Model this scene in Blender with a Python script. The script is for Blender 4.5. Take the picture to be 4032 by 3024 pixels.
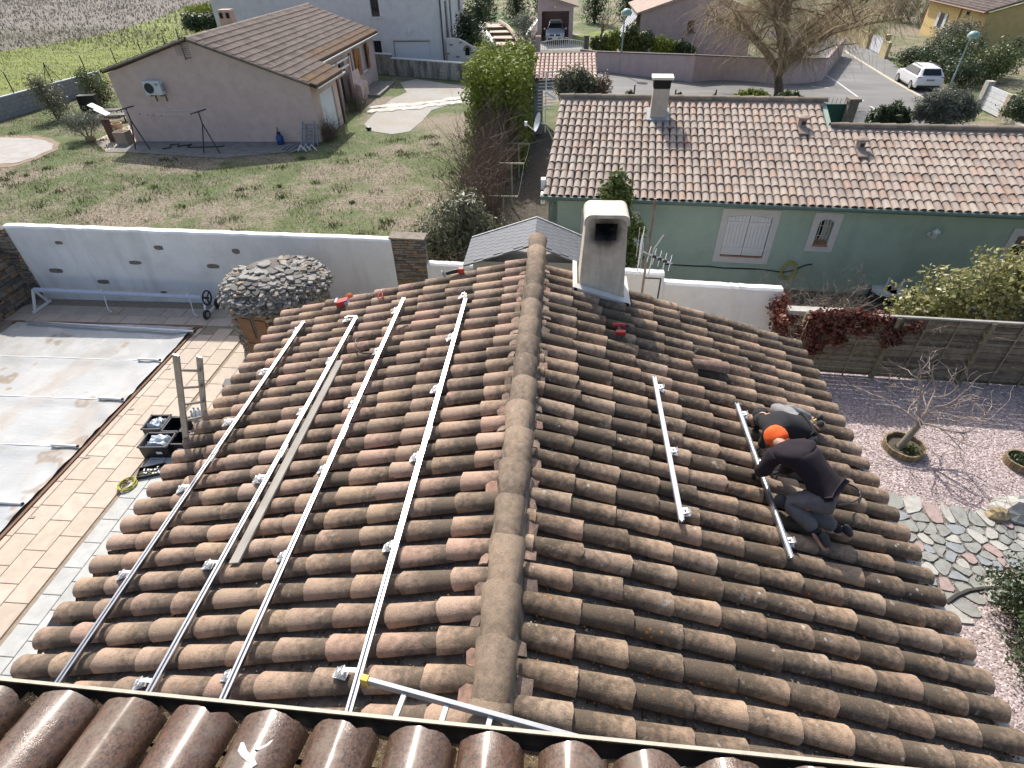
import bpy, math, random
import numpy as np
from mathutils import Vector, Matrix, noise as mnoise

for o in list(bpy.data.objects): bpy.data.objects.remove(o)
random.seed(7); rng = np.random.default_rng(7)
SC = bpy.context.scene
COL = SC.collection
PI = math.pi

# ------------------------------------------------------------------ camera
CAMZ = 8.0
F = 2205.34; CX, CY = 2016.0, 1512.0
RM = np.array([[0.99664516, -0.03461798, 0.07416208],
               [0.07945677, 0.62651311, -0.77535021],
               [-0.01962245, 0.77864171, 0.6271619]])
cam_d = bpy.data.cameras.new('camera'); cam = bpy.data.objects.new('camera', cam_d); COL.objects.link(cam)
m4 = Matrix.Identity(4)
for i in range(3):
    for j in range(3): m4[i][j] = RM[i][j]
m4[2][3] = CAMZ
cam.matrix_world = m4
cam_d.sensor_fit = 'HORIZONTAL'; cam_d.sensor_width = 36.0
cam_d.lens = 36.0*F/4032.0
cam_d.clip_start = 0.05; cam_d.clip_end = 900
SC.camera = cam

# ------------------------------------------------------------------ light
SUN_DIR = Vector((-0.225, 0.665, 0.712)).normalized()       # towards the sun
W = bpy.data.worlds.new('World'); SC.world = W; W.use_nodes = True
nt = W.node_tree
sky = nt.nodes.new('ShaderNodeTexSky'); sky.sky_type = 'NISHITA'; sky.sun_disc = False
sky.sun_elevation = math.asin(SUN_DIR.z)
sky.sun_rotation = math.atan2(SUN_DIR.x, SUN_DIR.y)
sky.air_density = 1.0; sky.dust_density = 3.5; sky.ozone_density = 1.0
bg = nt.nodes['Background']; bg.inputs['Strength'].default_value = 0.15
nt.links.new(sky.outputs[0], bg.inputs['Color'])
sun_d = bpy.data.lights.new('sun', 'SUN'); sun_d.energy = 4.4; sun_d.angle = math.radians(0.53); sun_d.color = (1.0, 0.95, 0.885)
sun = bpy.data.objects.new('sun', sun_d); COL.objects.link(sun)
sun.rotation_euler = (-SUN_DIR).to_track_quat('-Z', 'Y').to_euler(); sun.location = (-20, 60, 60)
VS = SC.view_settings
SC.display_settings.display_device = 'sRGB'
VS.view_transform = 'Standard'; VS.look = 'None'; VS.exposure = 0.32; VS.gamma = 1.0; VS.use_curve_mapping = False
SC.render.resolution_x = 1024; SC.render.resolution_y = 768
try:
    SC.cycles.max_bounces = 6; SC.cycles.diffuse_bounces = 3; SC.cycles.glossy_bounces = 3; SC.cycles.transparent_max_bounces = 8
    SC.cycles.sample_clamp_indirect = 6.0
except Exception: pass

# ------------------------------------------------------------------ picture measurements -> places
def wray(u, v):
    d = RM @ np.array([u - CX, -(v - CY), -F]); return d/np.linalg.norm(d)
def sstep(a, b, x):
    t = min(1.0, max(0.0, (x - a)/(b - a))); return t*t*(3 - 2*t)
def T(x, y):                                    # height of the land: it falls away to the right beyond the green house
    return -1.2*sstep(9.0, 20.0, x)*sstep(19.0, 30.0, y)
def at(u, v, z=0.0):                            # point of the ray at height z
    d = wray(u, v); t = (z - CAMZ)/d[2]; return Vector((d[0]*t, d[1]*t, z))
def aty(u, v, Y):                               # point of the ray at distance Y
    d = wray(u, v); t = Y/d[1]; return Vector((d[0]*t, Y, CAMZ+d[2]*t))
def on(u, v, dz=0.0):                           # point of the ray on the land
    z = 0.0
    for _ in range(12):
        p = at(u, v, z+dz); z = T(p.x, p.y)
    return at(u, v, z+dz)
def Zm(ox, oy, s): return lambda x, y: (ox+x/s, oy+y/s)
S_ = 4032/2212.0
def D(x, y): return (x*S_, y*S_)
z00 = Zm(0, 0, 1.8436); z10 = Zm(1000, 0, 1.8436); z20 = Zm(2000, 0, 1.8436); z30 = Zm(3000, 0, 1.843)
a0 = Zm(0, 800, 1.8436); a1 = Zm(1000, 800, 1.8436); a2 = Zm(2000, 700, 1.8436); a3 = Zm(2950, 700, 1.843)
b0 = Zm(0, 1600, 1.8436); b5 = Zm(3200, 1900, 1.476); wz = Zm(2850, 1500, 2.2117); zc = Zm(3300, 0, 2.963)
def depth_of(p): return float(-(np.array(p) - np.array([0, 0, CAMZ])) @ RM[:, 2])
def blobs_px(f, scale, items, Y, flat=.8):      # crown masses (cx, cy, rx, ry in picture units) standing at distance Y
    out = []
    for it in items:
        cx, cy, rx, ry = it[:4]; yy = it[4] if len(it) > 4 else Y; c = aty(*f(cx, cy), yy); k = depth_of(c)/F/scale
        out.append((c, (rx*k, rx*k*flat, ry*k*1.15), rx*ry/1000.0))
    return out
lz = Zm(450, 1380, 3.191); nz = Zm(1000, 2300, 1.58); gz = Zm(2600, 1100, 1.8436)

# ------------------------------------------------------------------ objects
def tag(o, label=None, cat=None, group=None, kind=None):
    if label: o['label'] = label
    if cat: o['category'] = cat
    if group: o['group'] = group
    if kind: o['kind'] = kind
    return o
XF = {}
def thing(name, label, cat, loc=(0, 0, 0), rz=0.0, group=None):
    o = bpy.data.objects.new(name, None); COL.objects.link(o)
    o.empty_display_size = 0.1
    o.location = loc; o.rotation_euler = (0, 0, rz)
    XF[o.name] = (Matrix.Translation(Vector(loc)) @ Matrix.Rotation(rz, 4, 'Z')).inverted()
    return tag(o, label, cat, group)
def root_inv(p):
    while p is not None:
        if p.name in XF: return XF[p.name]
        p = p.parent
    return Matrix.Identity(4)
def link(name, me, mat=None, parent=None, smooth=0):
    o = bpy.data.objects.new(name, me); COL.objects.link(o)
    if mat is not None:
        for mm in (mat if isinstance(mat, (list, tuple)) else [mat]): me.materials.append(mm)
    if parent is not None: o.parent = parent
    if smooth:
        me.polygons.foreach_set('use_smooth', [True]*len(me.polygons))
        if smooth < 179: me.set_sharp_from_angle(angle=math.radians(smooth))
    return o
def struct(o): o['kind'] = 'structure'; return o
def copy_tree(o, parent=None, loc=None, rz=None):
    c = o.copy(); COL.objects.link(c); c.parent = parent
    if loc is not None: c.location = loc
    if rz is not None: c.rotation_euler = (0, 0, rz)
    for ch in list(o.children): copy_tree(ch, c)
    return c

def frame(d, up=(0, 0, 1)):
    d = Vector(d).normalized(); up = Vector(up)
    if abs(d.dot(up)) > 0.97: up = Vector((1, 0, 0)) if abs(d.x) < 0.9 else Vector((0, 1, 0))
    s = d.cross(up).normalized(); u = s.cross(d).normalized()
    return s, u, d

class MB:
    """collects shapes, becomes ONE mesh object"""
    def __init__(s): s.v = []; s.f = []; s.mi = []
    def add(s, v, f, mi=0):
        b = len(s.v); s.v += [tuple(p) for p in v]; s.f += [tuple(i+b for i in q) for q in f]; s.mi += [mi]*len(f); return s
    def hexa(s, p, mi=0):       # 4 bottom (ccw from above)+4 top
        return s.add(p, [(3, 2, 1, 0), (4, 5, 6, 7), (0, 1, 5, 4), (1, 2, 6, 5), (2, 3, 7, 6), (3, 0, 4, 7)], mi)
    def box(s, c, d, rz=0.0, mi=0, tx=1.0, ty=1.0, M=None):
        x, y, z = [q/2 for q in d]
        P = [(-x, -y, -z), (x, -y, -z), (x, y, -z), (-x, y, -z), (-x*tx, -y*ty, z), (x*tx, -y*ty, z), (x*tx, y*ty, z), (-x*tx, y*ty, z)]
        R = M if M is not None else Matrix.Rotation(rz, 3, 'Z')
        return s.hexa([R @ Vector(p)+Vector(c) for p in P], mi)
    def beam(s, a, b, w, h, up=(0, 0, 1), mi=0):   # rectangular bar from a to b
        a = Vector(a); b = Vector(b); sd, u, d = frame(b - a, up)
        P = []
        for q in (a, b):
            P += [q - sd*w/2 - u*h/2, q+sd*w/2 - u*h/2, q+sd*w/2+u*h/2, q - sd*w/2+u*h/2]
        return s.add(P, [(0, 3, 2, 1)[::-1], (4, 5, 6, 7)[::-1], (0, 1, 5, 4), (1, 2, 6, 5), (2, 3, 7, 6), (3, 0, 4, 7)][:0]+[(0, 1, 2, 3), (7, 6, 5, 4), (4, 5, 1, 0), (5, 6, 2, 1), (6, 7, 3, 2), (7, 4, 0, 3)], mi)
    def prism(s, pts, ext, mi=0):
        n = len(pts); e = Vector(ext); P = [Vector(p) for p in pts]
        nn = Vector((0, 0, 0))
        for i in range(n): nn += P[i].cross(P[(i+1) % n])
        if nn.dot(e) < 0: P = P[::-1]
        V = P+[p+e for p in P]
        f = [tuple(range(n))[::-1], tuple(range(n, 2*n))]+[(i, (i+1) % n, n+(i+1) % n, n+i) for i in range(n)]
        return s.add(V, f, mi)
    def tube(s, pts, r, n=8, cap=True, mi=0):
        P = [Vector(p) for p in pts]; m = len(P)
        rr = [r]*m if not hasattr(r, '__len__') else r
        V = []; prev = None
        for i in range(m):
            d = (P[min(i+1, m - 1)] - P[max(i - 1, 0)])
            if d.length < 1e-9: d = Vector((0, 0, 1))
            if prev is None: sd, u, d = frame(d)
            else:
                d.normalize(); sd = prev - d*prev.dot(d)
                if sd.length < 1e-6: sd, u, d = frame(d)
                sd.normalize(); u = sd.cross(d)
            prev = sd
            for k in range(n):
                a = 2*PI*k/n; V.append(P[i]+(sd*math.cos(a)+u*math.sin(a))*rr[i])
        f = []
        for i in range(m - 1):
            for k in range(n):
                k2 = (k+1) % n; f.append((i*n+k, i*n+k2, (i+1)*n+k2, (i+1)*n+k)[::-1])
        if cap and n > 2: f.append(tuple(range(n))); f.append(tuple(range((m - 1)*n, m*n))[::-1])
        return s.add(V, f, mi)
    def lathe(s, prof, c=(0, 0, 0), n=16, M=None, mi=0):
        c = Vector(c); V = []
        for r, z in prof:
            for k in range(n):
                a = 2*PI*k/n; p = Vector((r*math.cos(a), r*math.sin(a), z)); V.append((M @ p if M else p)+c)
        f = []; m = len(prof)
        for i in range(m - 1):
            for k in range(n):
                k2 = (k+1) % n; f.append((i*n+k, i*n+k2, (i+1)*n+k2, (i+1)*n+k))
        f.append(tuple(range(n))[::-1]); f.append(tuple(range((m - 1)*n, m*n)))
        return s.add(V, f, mi)
    def ball(s, c, r, n=8, m=5, mi=0, M=None):
        r = (r, r, r) if not hasattr(r, '__len__') else r
        V = []; c = Vector(c)
        for i in range(m+1):
            t = PI*i/m
            for k in range(n):
                a = 2*PI*k/n
                p = Vector((r[0]*math.sin(t)*math.cos(a), r[1]*math.sin(t)*math.sin(a), r[2]*math.cos(t)))
                V.append((M @ p if M else p)+c)
        f = []
        for i in range(m):
            for k in range(n):
                k2 = (k+1) % n; q = (i*n+k, (i+1)*n+k, (i+1)*n+k2, i*n+k2); f.append(q)
        return s.add(V, f, mi)
    def mesh(s, name, inv=None):
        me = bpy.data.meshes.new(name)
        V = s.v if inv is None else [tuple(inv @ Vector(p)) for p in s.v]
        me.from_pydata(V, [], s.f)
        if any(s.mi): me.polygons.foreach_set('material_index', s.mi)
        me.update(); return me
    def obj(s, name, mat, parent=None, smooth=0, world=True, bevel=0.0):
        me = s.mesh(name, root_inv(parent) if (world and parent is not None) else None)
        o = link(name, me, mat, parent, smooth)
        if bevel:
            b = o.modifiers.new('bevel', 'BEVEL'); b.width = bevel; b.segments = 2; b.limit_method = 'ANGLE'
        return o

def np_mesh(name, V, Fq, mat, parent=None, attrs=None, smooth=0, world=True):
    """V (n,3), Fq (m,k) all faces with k corners; attrs: name -> per-point floats"""
    V = np.asarray(V, dtype=np.float64); Fq = np.asarray(Fq, dtype=np.int32)
    if world and parent is not None:
        A = np.array(root_inv(parent)); V = V @ A[:3, :3].T+A[:3, 3]
    me = bpy.data.meshes.new(name); m, k = Fq.shape
    me.vertices.add(len(V)); me.vertices.foreach_set('co', V.astype(np.float32).ravel())
    me.loops.add(m*k); me.loops.foreach_set('vertex_index', Fq.ravel())
    me.polygons.add(m); me.polygons.foreach_set('loop_start', np.arange(m, dtype=np.int32)*k)
    me.update(calc_edges=True); me.validate()
    for n_, a in (attrs or {}).items():
        at_ = me.attributes.new(n_, 'FLOAT', 'POINT'); at_.data.foreach_set('value', np.asarray(a, dtype=np.float32))
    return link(name, me, mat, parent, smooth)

# ------------------------------------------------------------------ materials
class NT:
    def __init__(s, name):
        s.m = bpy.data.materials.new(name); s.m.use_nodes = True; s.t = s.m.node_tree
        s.b = s.t.nodes['Principled BSDF']; s.out = s.t.nodes['Material Output']; s._pos = None
    def n(s, k, **kw):
        q = s.t.nodes.new(k)
        for a, b in kw.items(): setattr(q, a, b)
        return q
    def l(s, a, b): s.t.links.new(a, b)
    def pos(s):
        if s._pos is None: s._pos = s.n('ShaderNodeNewGeometry').outputs['Position']
        return s._pos
    def mapped(s, sc=(1, 1, 1), rot=(0, 0, 0)):
        m = s.n('ShaderNodeMapping'); m.inputs['Scale'].default_value = sc; m.inputs['Rotation'].default_value = rot
        s.l(s.pos(), m.inputs['Vector']); return m.outputs[0]
    def noise(s, scale, detail=5, rough=.55, vec=None, dist=0.0):
        q = s.n('ShaderNodeTexNoise'); q.inputs['Scale'].default_value = scale; q.inputs['Detail'].default_value = detail
        q.inputs['Roughness'].default_value = rough; q.inputs['Distortion'].default_value = dist
        s.l(vec if vec is not None else s.pos(), q.inputs['Vector']); return q.outputs['Fac']
    def vor(s, scale, vec=None, out='Distance', rnd=1.0, feature='F1'):
        q = s.n('ShaderNodeTexVoronoi'); q.feature = feature; q.inputs['Scale'].default_value = scale; q.inputs['Randomness'].default_value = rnd
        s.l(vec if vec is not None else s.pos(), q.inputs['Vector']); return q.outputs[out]
    def ramp(s, fac, stops, interp='LINEAR'):
        q = s.n('ShaderNodeValToRGB'); e = q.color_ramp.elements; q.color_ramp.interpolation = interp
        while len(e) > 1: e.remove(e[-1])
        for i, (p, c) in enumerate(stops):
            x = e[0] if i == 0 else e.new(p)
            x.position = p; x.color = (c[0], c[1], c[2], 1) if hasattr(c, '__len__') else (c, c, c, 1)
        s.l(fac, q.inputs[0]); return q.outputs[0]
    def mix(s, fac, a, b, blend='MIX'):
        q = s.n('ShaderNodeMix'); q.data_type = 'RGBA'; q.blend_type = blend
        for i, x in ((0, fac), (6, a), (7, b)):
            if isinstance(x, (int, float)): q.inputs[i].default_value = x if i == 0 else (x, x, x, 1)
            elif isinstance(x, (tuple, list)): q.inputs[i].default_value = (*x[:3], 1)
            else: s.l(x, q.inputs[i])
        return q.outputs[2]
    def math(s, op, a, b=0.0, clamp=False):
        q = s.n('ShaderNodeMath'); q.operation = op; q.use_clamp = clamp
        for i, x in ((0, a), (1, b)):
            if isinstance(x, (int, float)): q.inputs[i].default_value = x
            else: s.l(x, q.inputs[i])
        return q.outputs[0]
    def attr(s, name):
        q = s.n('ShaderNodeAttribute'); q.attribute_name = name; return q.outputs['Fac']
    def orand(s): return s.n('ShaderNodeObjectInfo').outputs['Random']
    def rnd(s):   # per piece, whether it is an object or lies in a joined field
        return s.math('FRACT', s.math('ADD', s.orand(), s.attr('rnd')))
    def color(s, c):
        if isinstance(c, (tuple, list)): s.b.inputs['Base Color'].default_value = (*c[:3], 1)
        else: s.l(c, s.b.inputs['Base Color'])
    def rough(s, r):
        if isinstance(r, (int, float)): s.b.inputs['Roughness'].default_value = r
        else: s.l(r, s.b.inputs['Roughness'])
    def bump(s, h, strength=.4, dist=.01):
        q = s.n('ShaderNodeBump'); q.inputs['Strength'].default_value = strength; q.inputs['Distance'].default_value = dist
        s.l(h, q.inputs['Height']); s.l(q.outputs[0], s.b.inputs['Normal'])
def simple(name, c, rough=.6, metal=0.0, var=.18, scale=6.0, bump=0.0, bscale=80., c2=None, spec=.5, streak=0.0):
    """one colour with uneven tone, grain and a little dirt"""
    m = NT(name)
    n1 = m.noise(scale, 6, .6); n2 = m.noise(scale*9, 4, .6)
    d = tuple(x*(1 - var*1.6) for x in c) if c2 is None else c2
    h = tuple(min(1, x*(1+var*.7)) for x in c)
    col = m.ramp(n1, [(.28, d), (.55, c), (.8, h)])
    col = m.mix(.35, col, m.ramp(n2, [(.3, tuple(x*.8 for x in c)), (.7, tuple(min(1, x*1.12) for x in c))]))
    if streak:
        v = m.mapped((4, 4, .35)); st = m.noise(1.6, 5, .65, v)
        col = m.mix(m.math('MULTIPLY', m.ramp(st, [(.5, 0), (.72, 1)]), streak), col, tuple(x*.45 for x in c))
    m.color(col); m.rough(rough); m.b.inputs['Metallic'].default_value = metal
    m.b.inputs['Specular IOR Level'].default_value = spec
    if bump: m.bump(m.noise(bscale, 5, .6), bump, .01)
    return m.m
def leafmat(name, stops, rough=.5, trans=.25, spec=.4):
    m = NT(name); r = m.attr('rnd')
    col = m.ramp(r, stops); col = m.mix(.5, col, m.mix(m.noise(2.5, 3), tuple(x*.7 for x in stops[0][1]), stops[-1][1]))
    m.color(col); m.rough(rough); m.b.inputs['Specular IOR Level'].default_value = spec
    tr = m.n('ShaderNodeBsdfTranslucent'); m.l(col, tr.inputs['Color'])
    mx = m.n('ShaderNodeMixShader'); mx.inputs[0].default_value = trans
    m.l(m.b.outputs[0], mx.inputs[1]); m.l(tr.outputs[0], mx.inputs[2]); m.l(mx.outputs[0], m.out.inputs['Surface'])
    return m.m
def tilemat(name, cols, dark, dk0, dk1, lichen=.0, orange=.0, rough=.85, pale=0.0, along=.22, spec=.25):
    """clay tile: its own fired colour, weathering patches, lichen spots"""
    m = NT(name); r = m.rnd()
    n = len(cols); col = m.ramp(r, [((i+.02)/n, c) for i, c in enumerate(cols)], 'LINEAR')
    fine = m.noise(95, 4, .7); mid = m.noise(17, 5, .65); big = m.noise(2.3, 4, .6)
    gr = m.noise(210, 3, .8)
    col = m.mix(1.0, col, m.ramp(m.math('ADD', m.math('MULTIPLY', fine, .55), m.math('MULTIPLY', gr, .45)), [(.34, .42), (.47, .92), (.56, 1.08), (.68, 1.45)]), 'MULTIPLY')
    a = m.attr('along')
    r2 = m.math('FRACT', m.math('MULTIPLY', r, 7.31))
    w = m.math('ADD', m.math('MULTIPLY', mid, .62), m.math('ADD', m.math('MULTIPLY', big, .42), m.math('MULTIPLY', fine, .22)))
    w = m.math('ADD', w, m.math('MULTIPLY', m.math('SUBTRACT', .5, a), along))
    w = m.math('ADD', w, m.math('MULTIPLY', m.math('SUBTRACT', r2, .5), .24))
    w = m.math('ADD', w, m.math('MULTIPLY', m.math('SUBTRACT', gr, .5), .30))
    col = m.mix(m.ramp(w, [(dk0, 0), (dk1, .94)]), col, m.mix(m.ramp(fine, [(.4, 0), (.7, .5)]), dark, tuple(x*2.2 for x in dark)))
    if pale:
        pv = m.noise(7, 6, .7); col = m.mix(m.math('MULTIPLY', m.ramp(pv, [(.62, 0), (.74, 1)]), pale), col, (.50, .47, .40))
    if lichen:
        sp = m.vor(9.0); msk = m.ramp(m.math('ADD', sp, m.math('MULTIPLY', m.noise(50), .12)), [(.17, 1), (.21, 0)])
        pick = m.ramp(m.noise(3.1, 2), [(.54, 0), (.60, 1)])
        col = m.mix(m.math('MULTIPLY', m.math('MULTIPLY', msk, pick), lichen), col, (.42, .42, .36))
    if orange:
        sp = m.vor(14.0); msk = m.ramp(m.math('ADD', sp, m.math('MULTIPLY', m.noise(70), .2)), [(.26, 1), (.31, 0)])
        pick = m.ramp(m.noise(2.3, 2), [(.60, 0), (.66, 1)])
        col = m.mix(m.math('MULTIPLY', m.math('MULTIPLY', msk, pick), orange), col, (.42, .16, .02))
    m.color(col); m.rough(rough); m.b.inputs['Specular IOR Level'].default_value = spec
    m.bump(m.math('ADD', m.math('MULTIPLY', fine, .8), mid), .6, .009)
    return m.m
# ================================================================== clay tiles
def tile_geo(L, r0, r1, th=.013, seg=8, flat=.86, closed=True, span=PI):
    """half-round tapered tile; local x runs down the slope, lower wide end at x=L"""
    V = []; al = []
    for x, r in ((0, r0), (L, r1)):
        for rr in (r, r - th):
            for k in range(seg+1):
                a = -span/2+span*k/seg
                V.append((x, rr*math.sin(a), rr*flat*math.cos(a))); al.append(x/L)
    n = seg+1; Fq = []
    for k in range(seg):
        Fq.append((k, k+1, 2*n+k+1, 2*n+k))                       # outside
        Fq.append((2*n+k, 2*n+k+1, 3*n+k+1, 3*n+k))       # lower rim
        if closed: Fq.append((n+k+1, n+k, 3*n+k, 3*n+k+1))    # inside
    return np.array(V), np.array(Fq), np.array(al)
def tile_mesh(name, g, mat):
    V, Fq, al = g
    o = np_mesh(name, V, Fq, mat, attrs={'along': al}, smooth=50, world=False); me = o.data
    bpy.data.objects.remove(o); return me
def worn(g, seg, n=6, amp=.010, seed=0):
    """copies of a tile with uneven, chipped lower lips and slightly warped barrels"""
    r = random.Random(seed); out = []
    for v in range(n):
        V, Fq, al = g[0].copy(), g[1], g[2]; m = seg+1; ph = r.uniform(0, 6)
        chip = r.randint(0, seg) if v % 2 else -9; cw = r.uniform(.012, .03)
        for k in range(m):
            dx = amp*.6*math.sin(k*.9+ph)+r.uniform(-amp, amp)*.5 - (cw if abs(k - chip) < 1 else cw*.4 if abs(k - chip) < 2 else 0)
            w_ = 1+r.uniform(-.02, .02)
            for b0_ in (2*m, 3*m): V[b0_+k, 0] += dx; V[b0_+k, 1] *= w_; V[b0_+k, 2] *= w_
        out.append((V, Fq, al))
    return out
def cam_dist(M): return (M.translation - Vector((0, 0, CAMZ))).length
def lay(parent, mats, g, mat, name, field, nmax=300, visible=None):
    """first nmax tiles (largest in view) are objects, the rest one joined field"""
    mats = sorted(mats, key=cam_dist)
    inv = root_inv(parent); mes = [tile_mesh(name, q, mat) for q in (g if isinstance(g, list) else [g])]
    for Mx in mats[:nmax]:
        o = bpy.data.objects.new(name, random.choice(mes)); COL.objects.link(o); o.parent = parent; o.matrix_basis = inv @ Mx
    rest = mats[nmax:]
    if rest: joined(parent, rest, g[0] if isinstance(g, list) else g, mat, field)
def joined(parent, mats, g, mat, name, kind='stuff'):
    V, Fq, al = g; n = len(V); A = np.array([np.array(m) for m in mats])
    P = np.einsum('mij,nj->mni', A[:, :3, :3], V)+A[:, None, :3, 3]
    FF = (Fq[None]+(np.arange(len(mats))*n)[:, None, None]).reshape(-1, Fq.shape[1])
    rn = np.repeat(rng.random(len(mats)), n)
    o = np_mesh(name, P.reshape(-1, 3), FF, mat, parent, {'rnd': rn, 'along': np.tile(al, len(mats))}, smooth=50)
    if kind: o['kind'] = kind
    return o
def tmat(p, down, up, yaw=0.0, roll=0.0, pitch=0.0, sc=(1, 1, 1)):
    d = Vector(down).normalized(); u = Vector(up).normalized(); s = u.cross(d).normalized(); u = d.cross(s)
    R = Matrix((d, s, u)).transposed().to_4x4()
    E = Matrix.Rotation(yaw, 4, 'Z') @ Matrix.Rotation(pitch, 4, 'Y') @ Matrix.Rotation(roll, 4, 'X')
    return Matrix.Translation(Vector(p)) @ R @ E @ Matrix.Diagonal((*sc, 1))
def jit(a): return random.uniform(-a, a)

M_tileL = tilemat('clay_tile_sunny_slope', [(.43, .295, .21), (.39, .28, .20), (.45, .32, .245), (.34, .25, .18), (.42, .305, .205), (.44, .29, .22), (.37, .265, .195)], (.088, .069, .051), .47, .74, lichen=.3, orange=.7, along=.40)
M_tileR = tilemat('clay_tile_lichen_slope', [(.43, .305, .21), (.385, .275, .19), (.335, .24, .168), (.42, .315, .23), (.375, .26, .185)], (.074, .058, .042), .41, .68, lichen=.9, orange=.9, pale=.85)
M_ridge = tilemat('clay_ridge_tile', [(.36, .27, .195), (.33, .25, .18), (.29, .22, .16), (.38, .285, .205)], (.085, .068, .052), .42, .76, lichen=.3, orange=.9, pale=.3)
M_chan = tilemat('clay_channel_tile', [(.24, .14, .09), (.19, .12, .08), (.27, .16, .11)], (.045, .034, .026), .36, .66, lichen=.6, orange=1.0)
M_frag = tilemat('broken_tile_piece', [(.46, .27, .20), (.40, .27, .205), (.42, .235, .17), (.36, .27, .21)], (.11, .085, .07), .5, .8)
M_debris = NT('roof_debris'); _m = M_debris
_m.color(_m.ramp(_m.attr('rnd'), [(0, (.03, .025, .02)), (.5, (.09, .065, .045)), (.8, (.2, .16, .12)), (.93, (.45, .4, .33)), (.95, (.40, .17, .03)), (1, (.46, .2, .03))])); _m.rough(.95); M_debris = _m.m
M_mortar = simple('grey_mortar', (.20, .17, .14), .95, var=.5, scale=14, bump=.8, bscale=60)
M_cream = simple('cream_render', (.62, .56, .46), .9, var=.1, scale=2, bump=.25, bscale=120, streak=.25)
M_alu = simple('brushed_aluminium', (.80, .81, .83), .30, metal=1.0, var=.05, scale=20)
M_galv = simple('galvanised_metal', (.62, .63, .64), .42, metal=1.0, var=.2, scale=25)
M_black = simple('black_plastic', (.018, .018, .02), .45, var=.2)
M_white = simple('white_paint', (.80, .80, .78), .55, var=.05, scale=4)

XR = -0.33
PL, PR = .254, .310
ZC = 4.13                                    # crest line of the cover tiles at the ridge
def zl(x): return ZC - PL*(XR - x)
def zr(x): return ZC - PR*(x - XR)
YN, YFAR = 0.55, 8.02
XLE, XRE = -4.68, 3.92
SPC = .2575

house = thing('tiled_house', 'low cream house under a broad canal-tile gable roof carrying metal rails', 'house', (-.4, 4.5, 0))
wall = MB()
for (x0, x1, y0, y1) in [(-4.4, -4.15, .9, 7.8), (3.35, 3.6, .9, 7.8)]:
    zt = (zl(x0) if x0 < 0 else zr(x1)) - .16
    wall.box(((x0+x1)/2, (y0+y1)/2, zt/2), (x1 - x0, y1 - y0, zt))
wall.obj('side_wall', M_cream, house)
g = MB(); g.prism([(-4.3, 7.55, 0), (3.3, 7.55, 0), (3.3, 7.55, zr(3.3) - .18), (XR, 7.55, ZC - .18), (-4.3, 7.55, zl(-4.3) - .18)], (0, .25, 0)); g.obj('gable_wall', M_cream, house)
roof = MB()
for sx, zf, xe in ((-1, zl, XLE+.12), (1, zr, XRE - .12)):
    a = [(XR, YN, ZC - .125), (xe, YN, zf(xe) - .125), (xe, YFAR - .05, zf(xe) - .125), (XR, YFAR - .05, ZC - .125)]
    roof.prism(a, (0, 0, -.05))
roof = roof.obj('roof', M_mortar, house)
GT = tile_geo(.50, .082, .104, seg=8)
lmat, rmat, chm = [], [], []
def slope_rows(sx, y0, zf, p, xe, expo, out):
    dn = Vector((sx, 0, -p)).normalized(); up = Vector((p*sx, 0, 1)).normalized()
    nrow = int((YFAR - .1 - y0)/SPC)+1
    for j in range(nrow):
        y = y0+j*SPC
        if y < YN: continue
        off = jit(.05)
        n = int(abs(xe - XR)/expo)+1
        row_e = random.uniform(-.012, .012)
        for i in range(n):
            x_low = xe - sx*(i*expo+(off*min(1, i))+jit(.012)*min(1, i))        # lower end
            top = x_low - sx*.5*dn.x*sx
            if abs(x_low - XR) < .2: continue
            Lf = 1.0
            if sx*(top - XR) < .02: Lf = max(.35, (abs(x_low - XR) - .03)/.48)
            base = Vector((x_low, y+jit(.006), zf(x_low))) - up*(.104*.86)+up*.012
            start = base - dn*.5*Lf
            Mx = tmat(start, dn, up, yaw=random.gauss(0, .017), roll=random.gauss(0, .05), pitch=-.030+jit(.010), sc=(Lf, random.uniform(.94, 1.06), random.uniform(.90, 1.08)))
            out.append(Mx)
        yc = y+SPC/2
        for i in range(n):
            x_low = xe - sx*(i*expo+.2*(i > 0))+sx*.03
            if abs(x_low - XR) < .3: continue
            base = Vector((x_low, yc+jit(.005), zf(x_low) - .118))
            start = base - dn*.5
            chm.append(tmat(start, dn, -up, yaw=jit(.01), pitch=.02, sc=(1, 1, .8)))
slope_rows(-1, .155, zl, PL, XLE, .432, lmat)
slope_rows(1, .235, zr, PR, XRE, .408, rmat)
# the 300 nearest as tiles of their own, shared between both slopes
allm = sorted([(cam_dist(m), 0, k) for k, m in enumerate(lmat)]+[(cam_dist(m), 1, k) for k, m in enumerate(rmat)])
nl = [lmat[k] for d, s, k in allm[:300] if s == 0]; nr = [rmat[k] for d, s, k in allm[:300] if s == 1]
GTW = worn(GT, 8, 8, .011, 3)
lay(roof, nl, GTW, M_tileL, 'cover_tile', '', 999); lay(roof, nr, GTW, M_tileR, 'cover_tile', '', 999)
joined(roof, [lmat[k] for d, s, k in allm[300:] if s == 0], GT, M_tileL, 'cover_tile_field')
joined(roof, [rmat[k] for d, s, k in allm[300:] if s == 1], GT, M_tileR, 'cover_tile_field')
joined(roof, chm, tile_geo(.5, .10, .085, seg=6, closed=False), M_chan, 'channel_tile_field')
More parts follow.
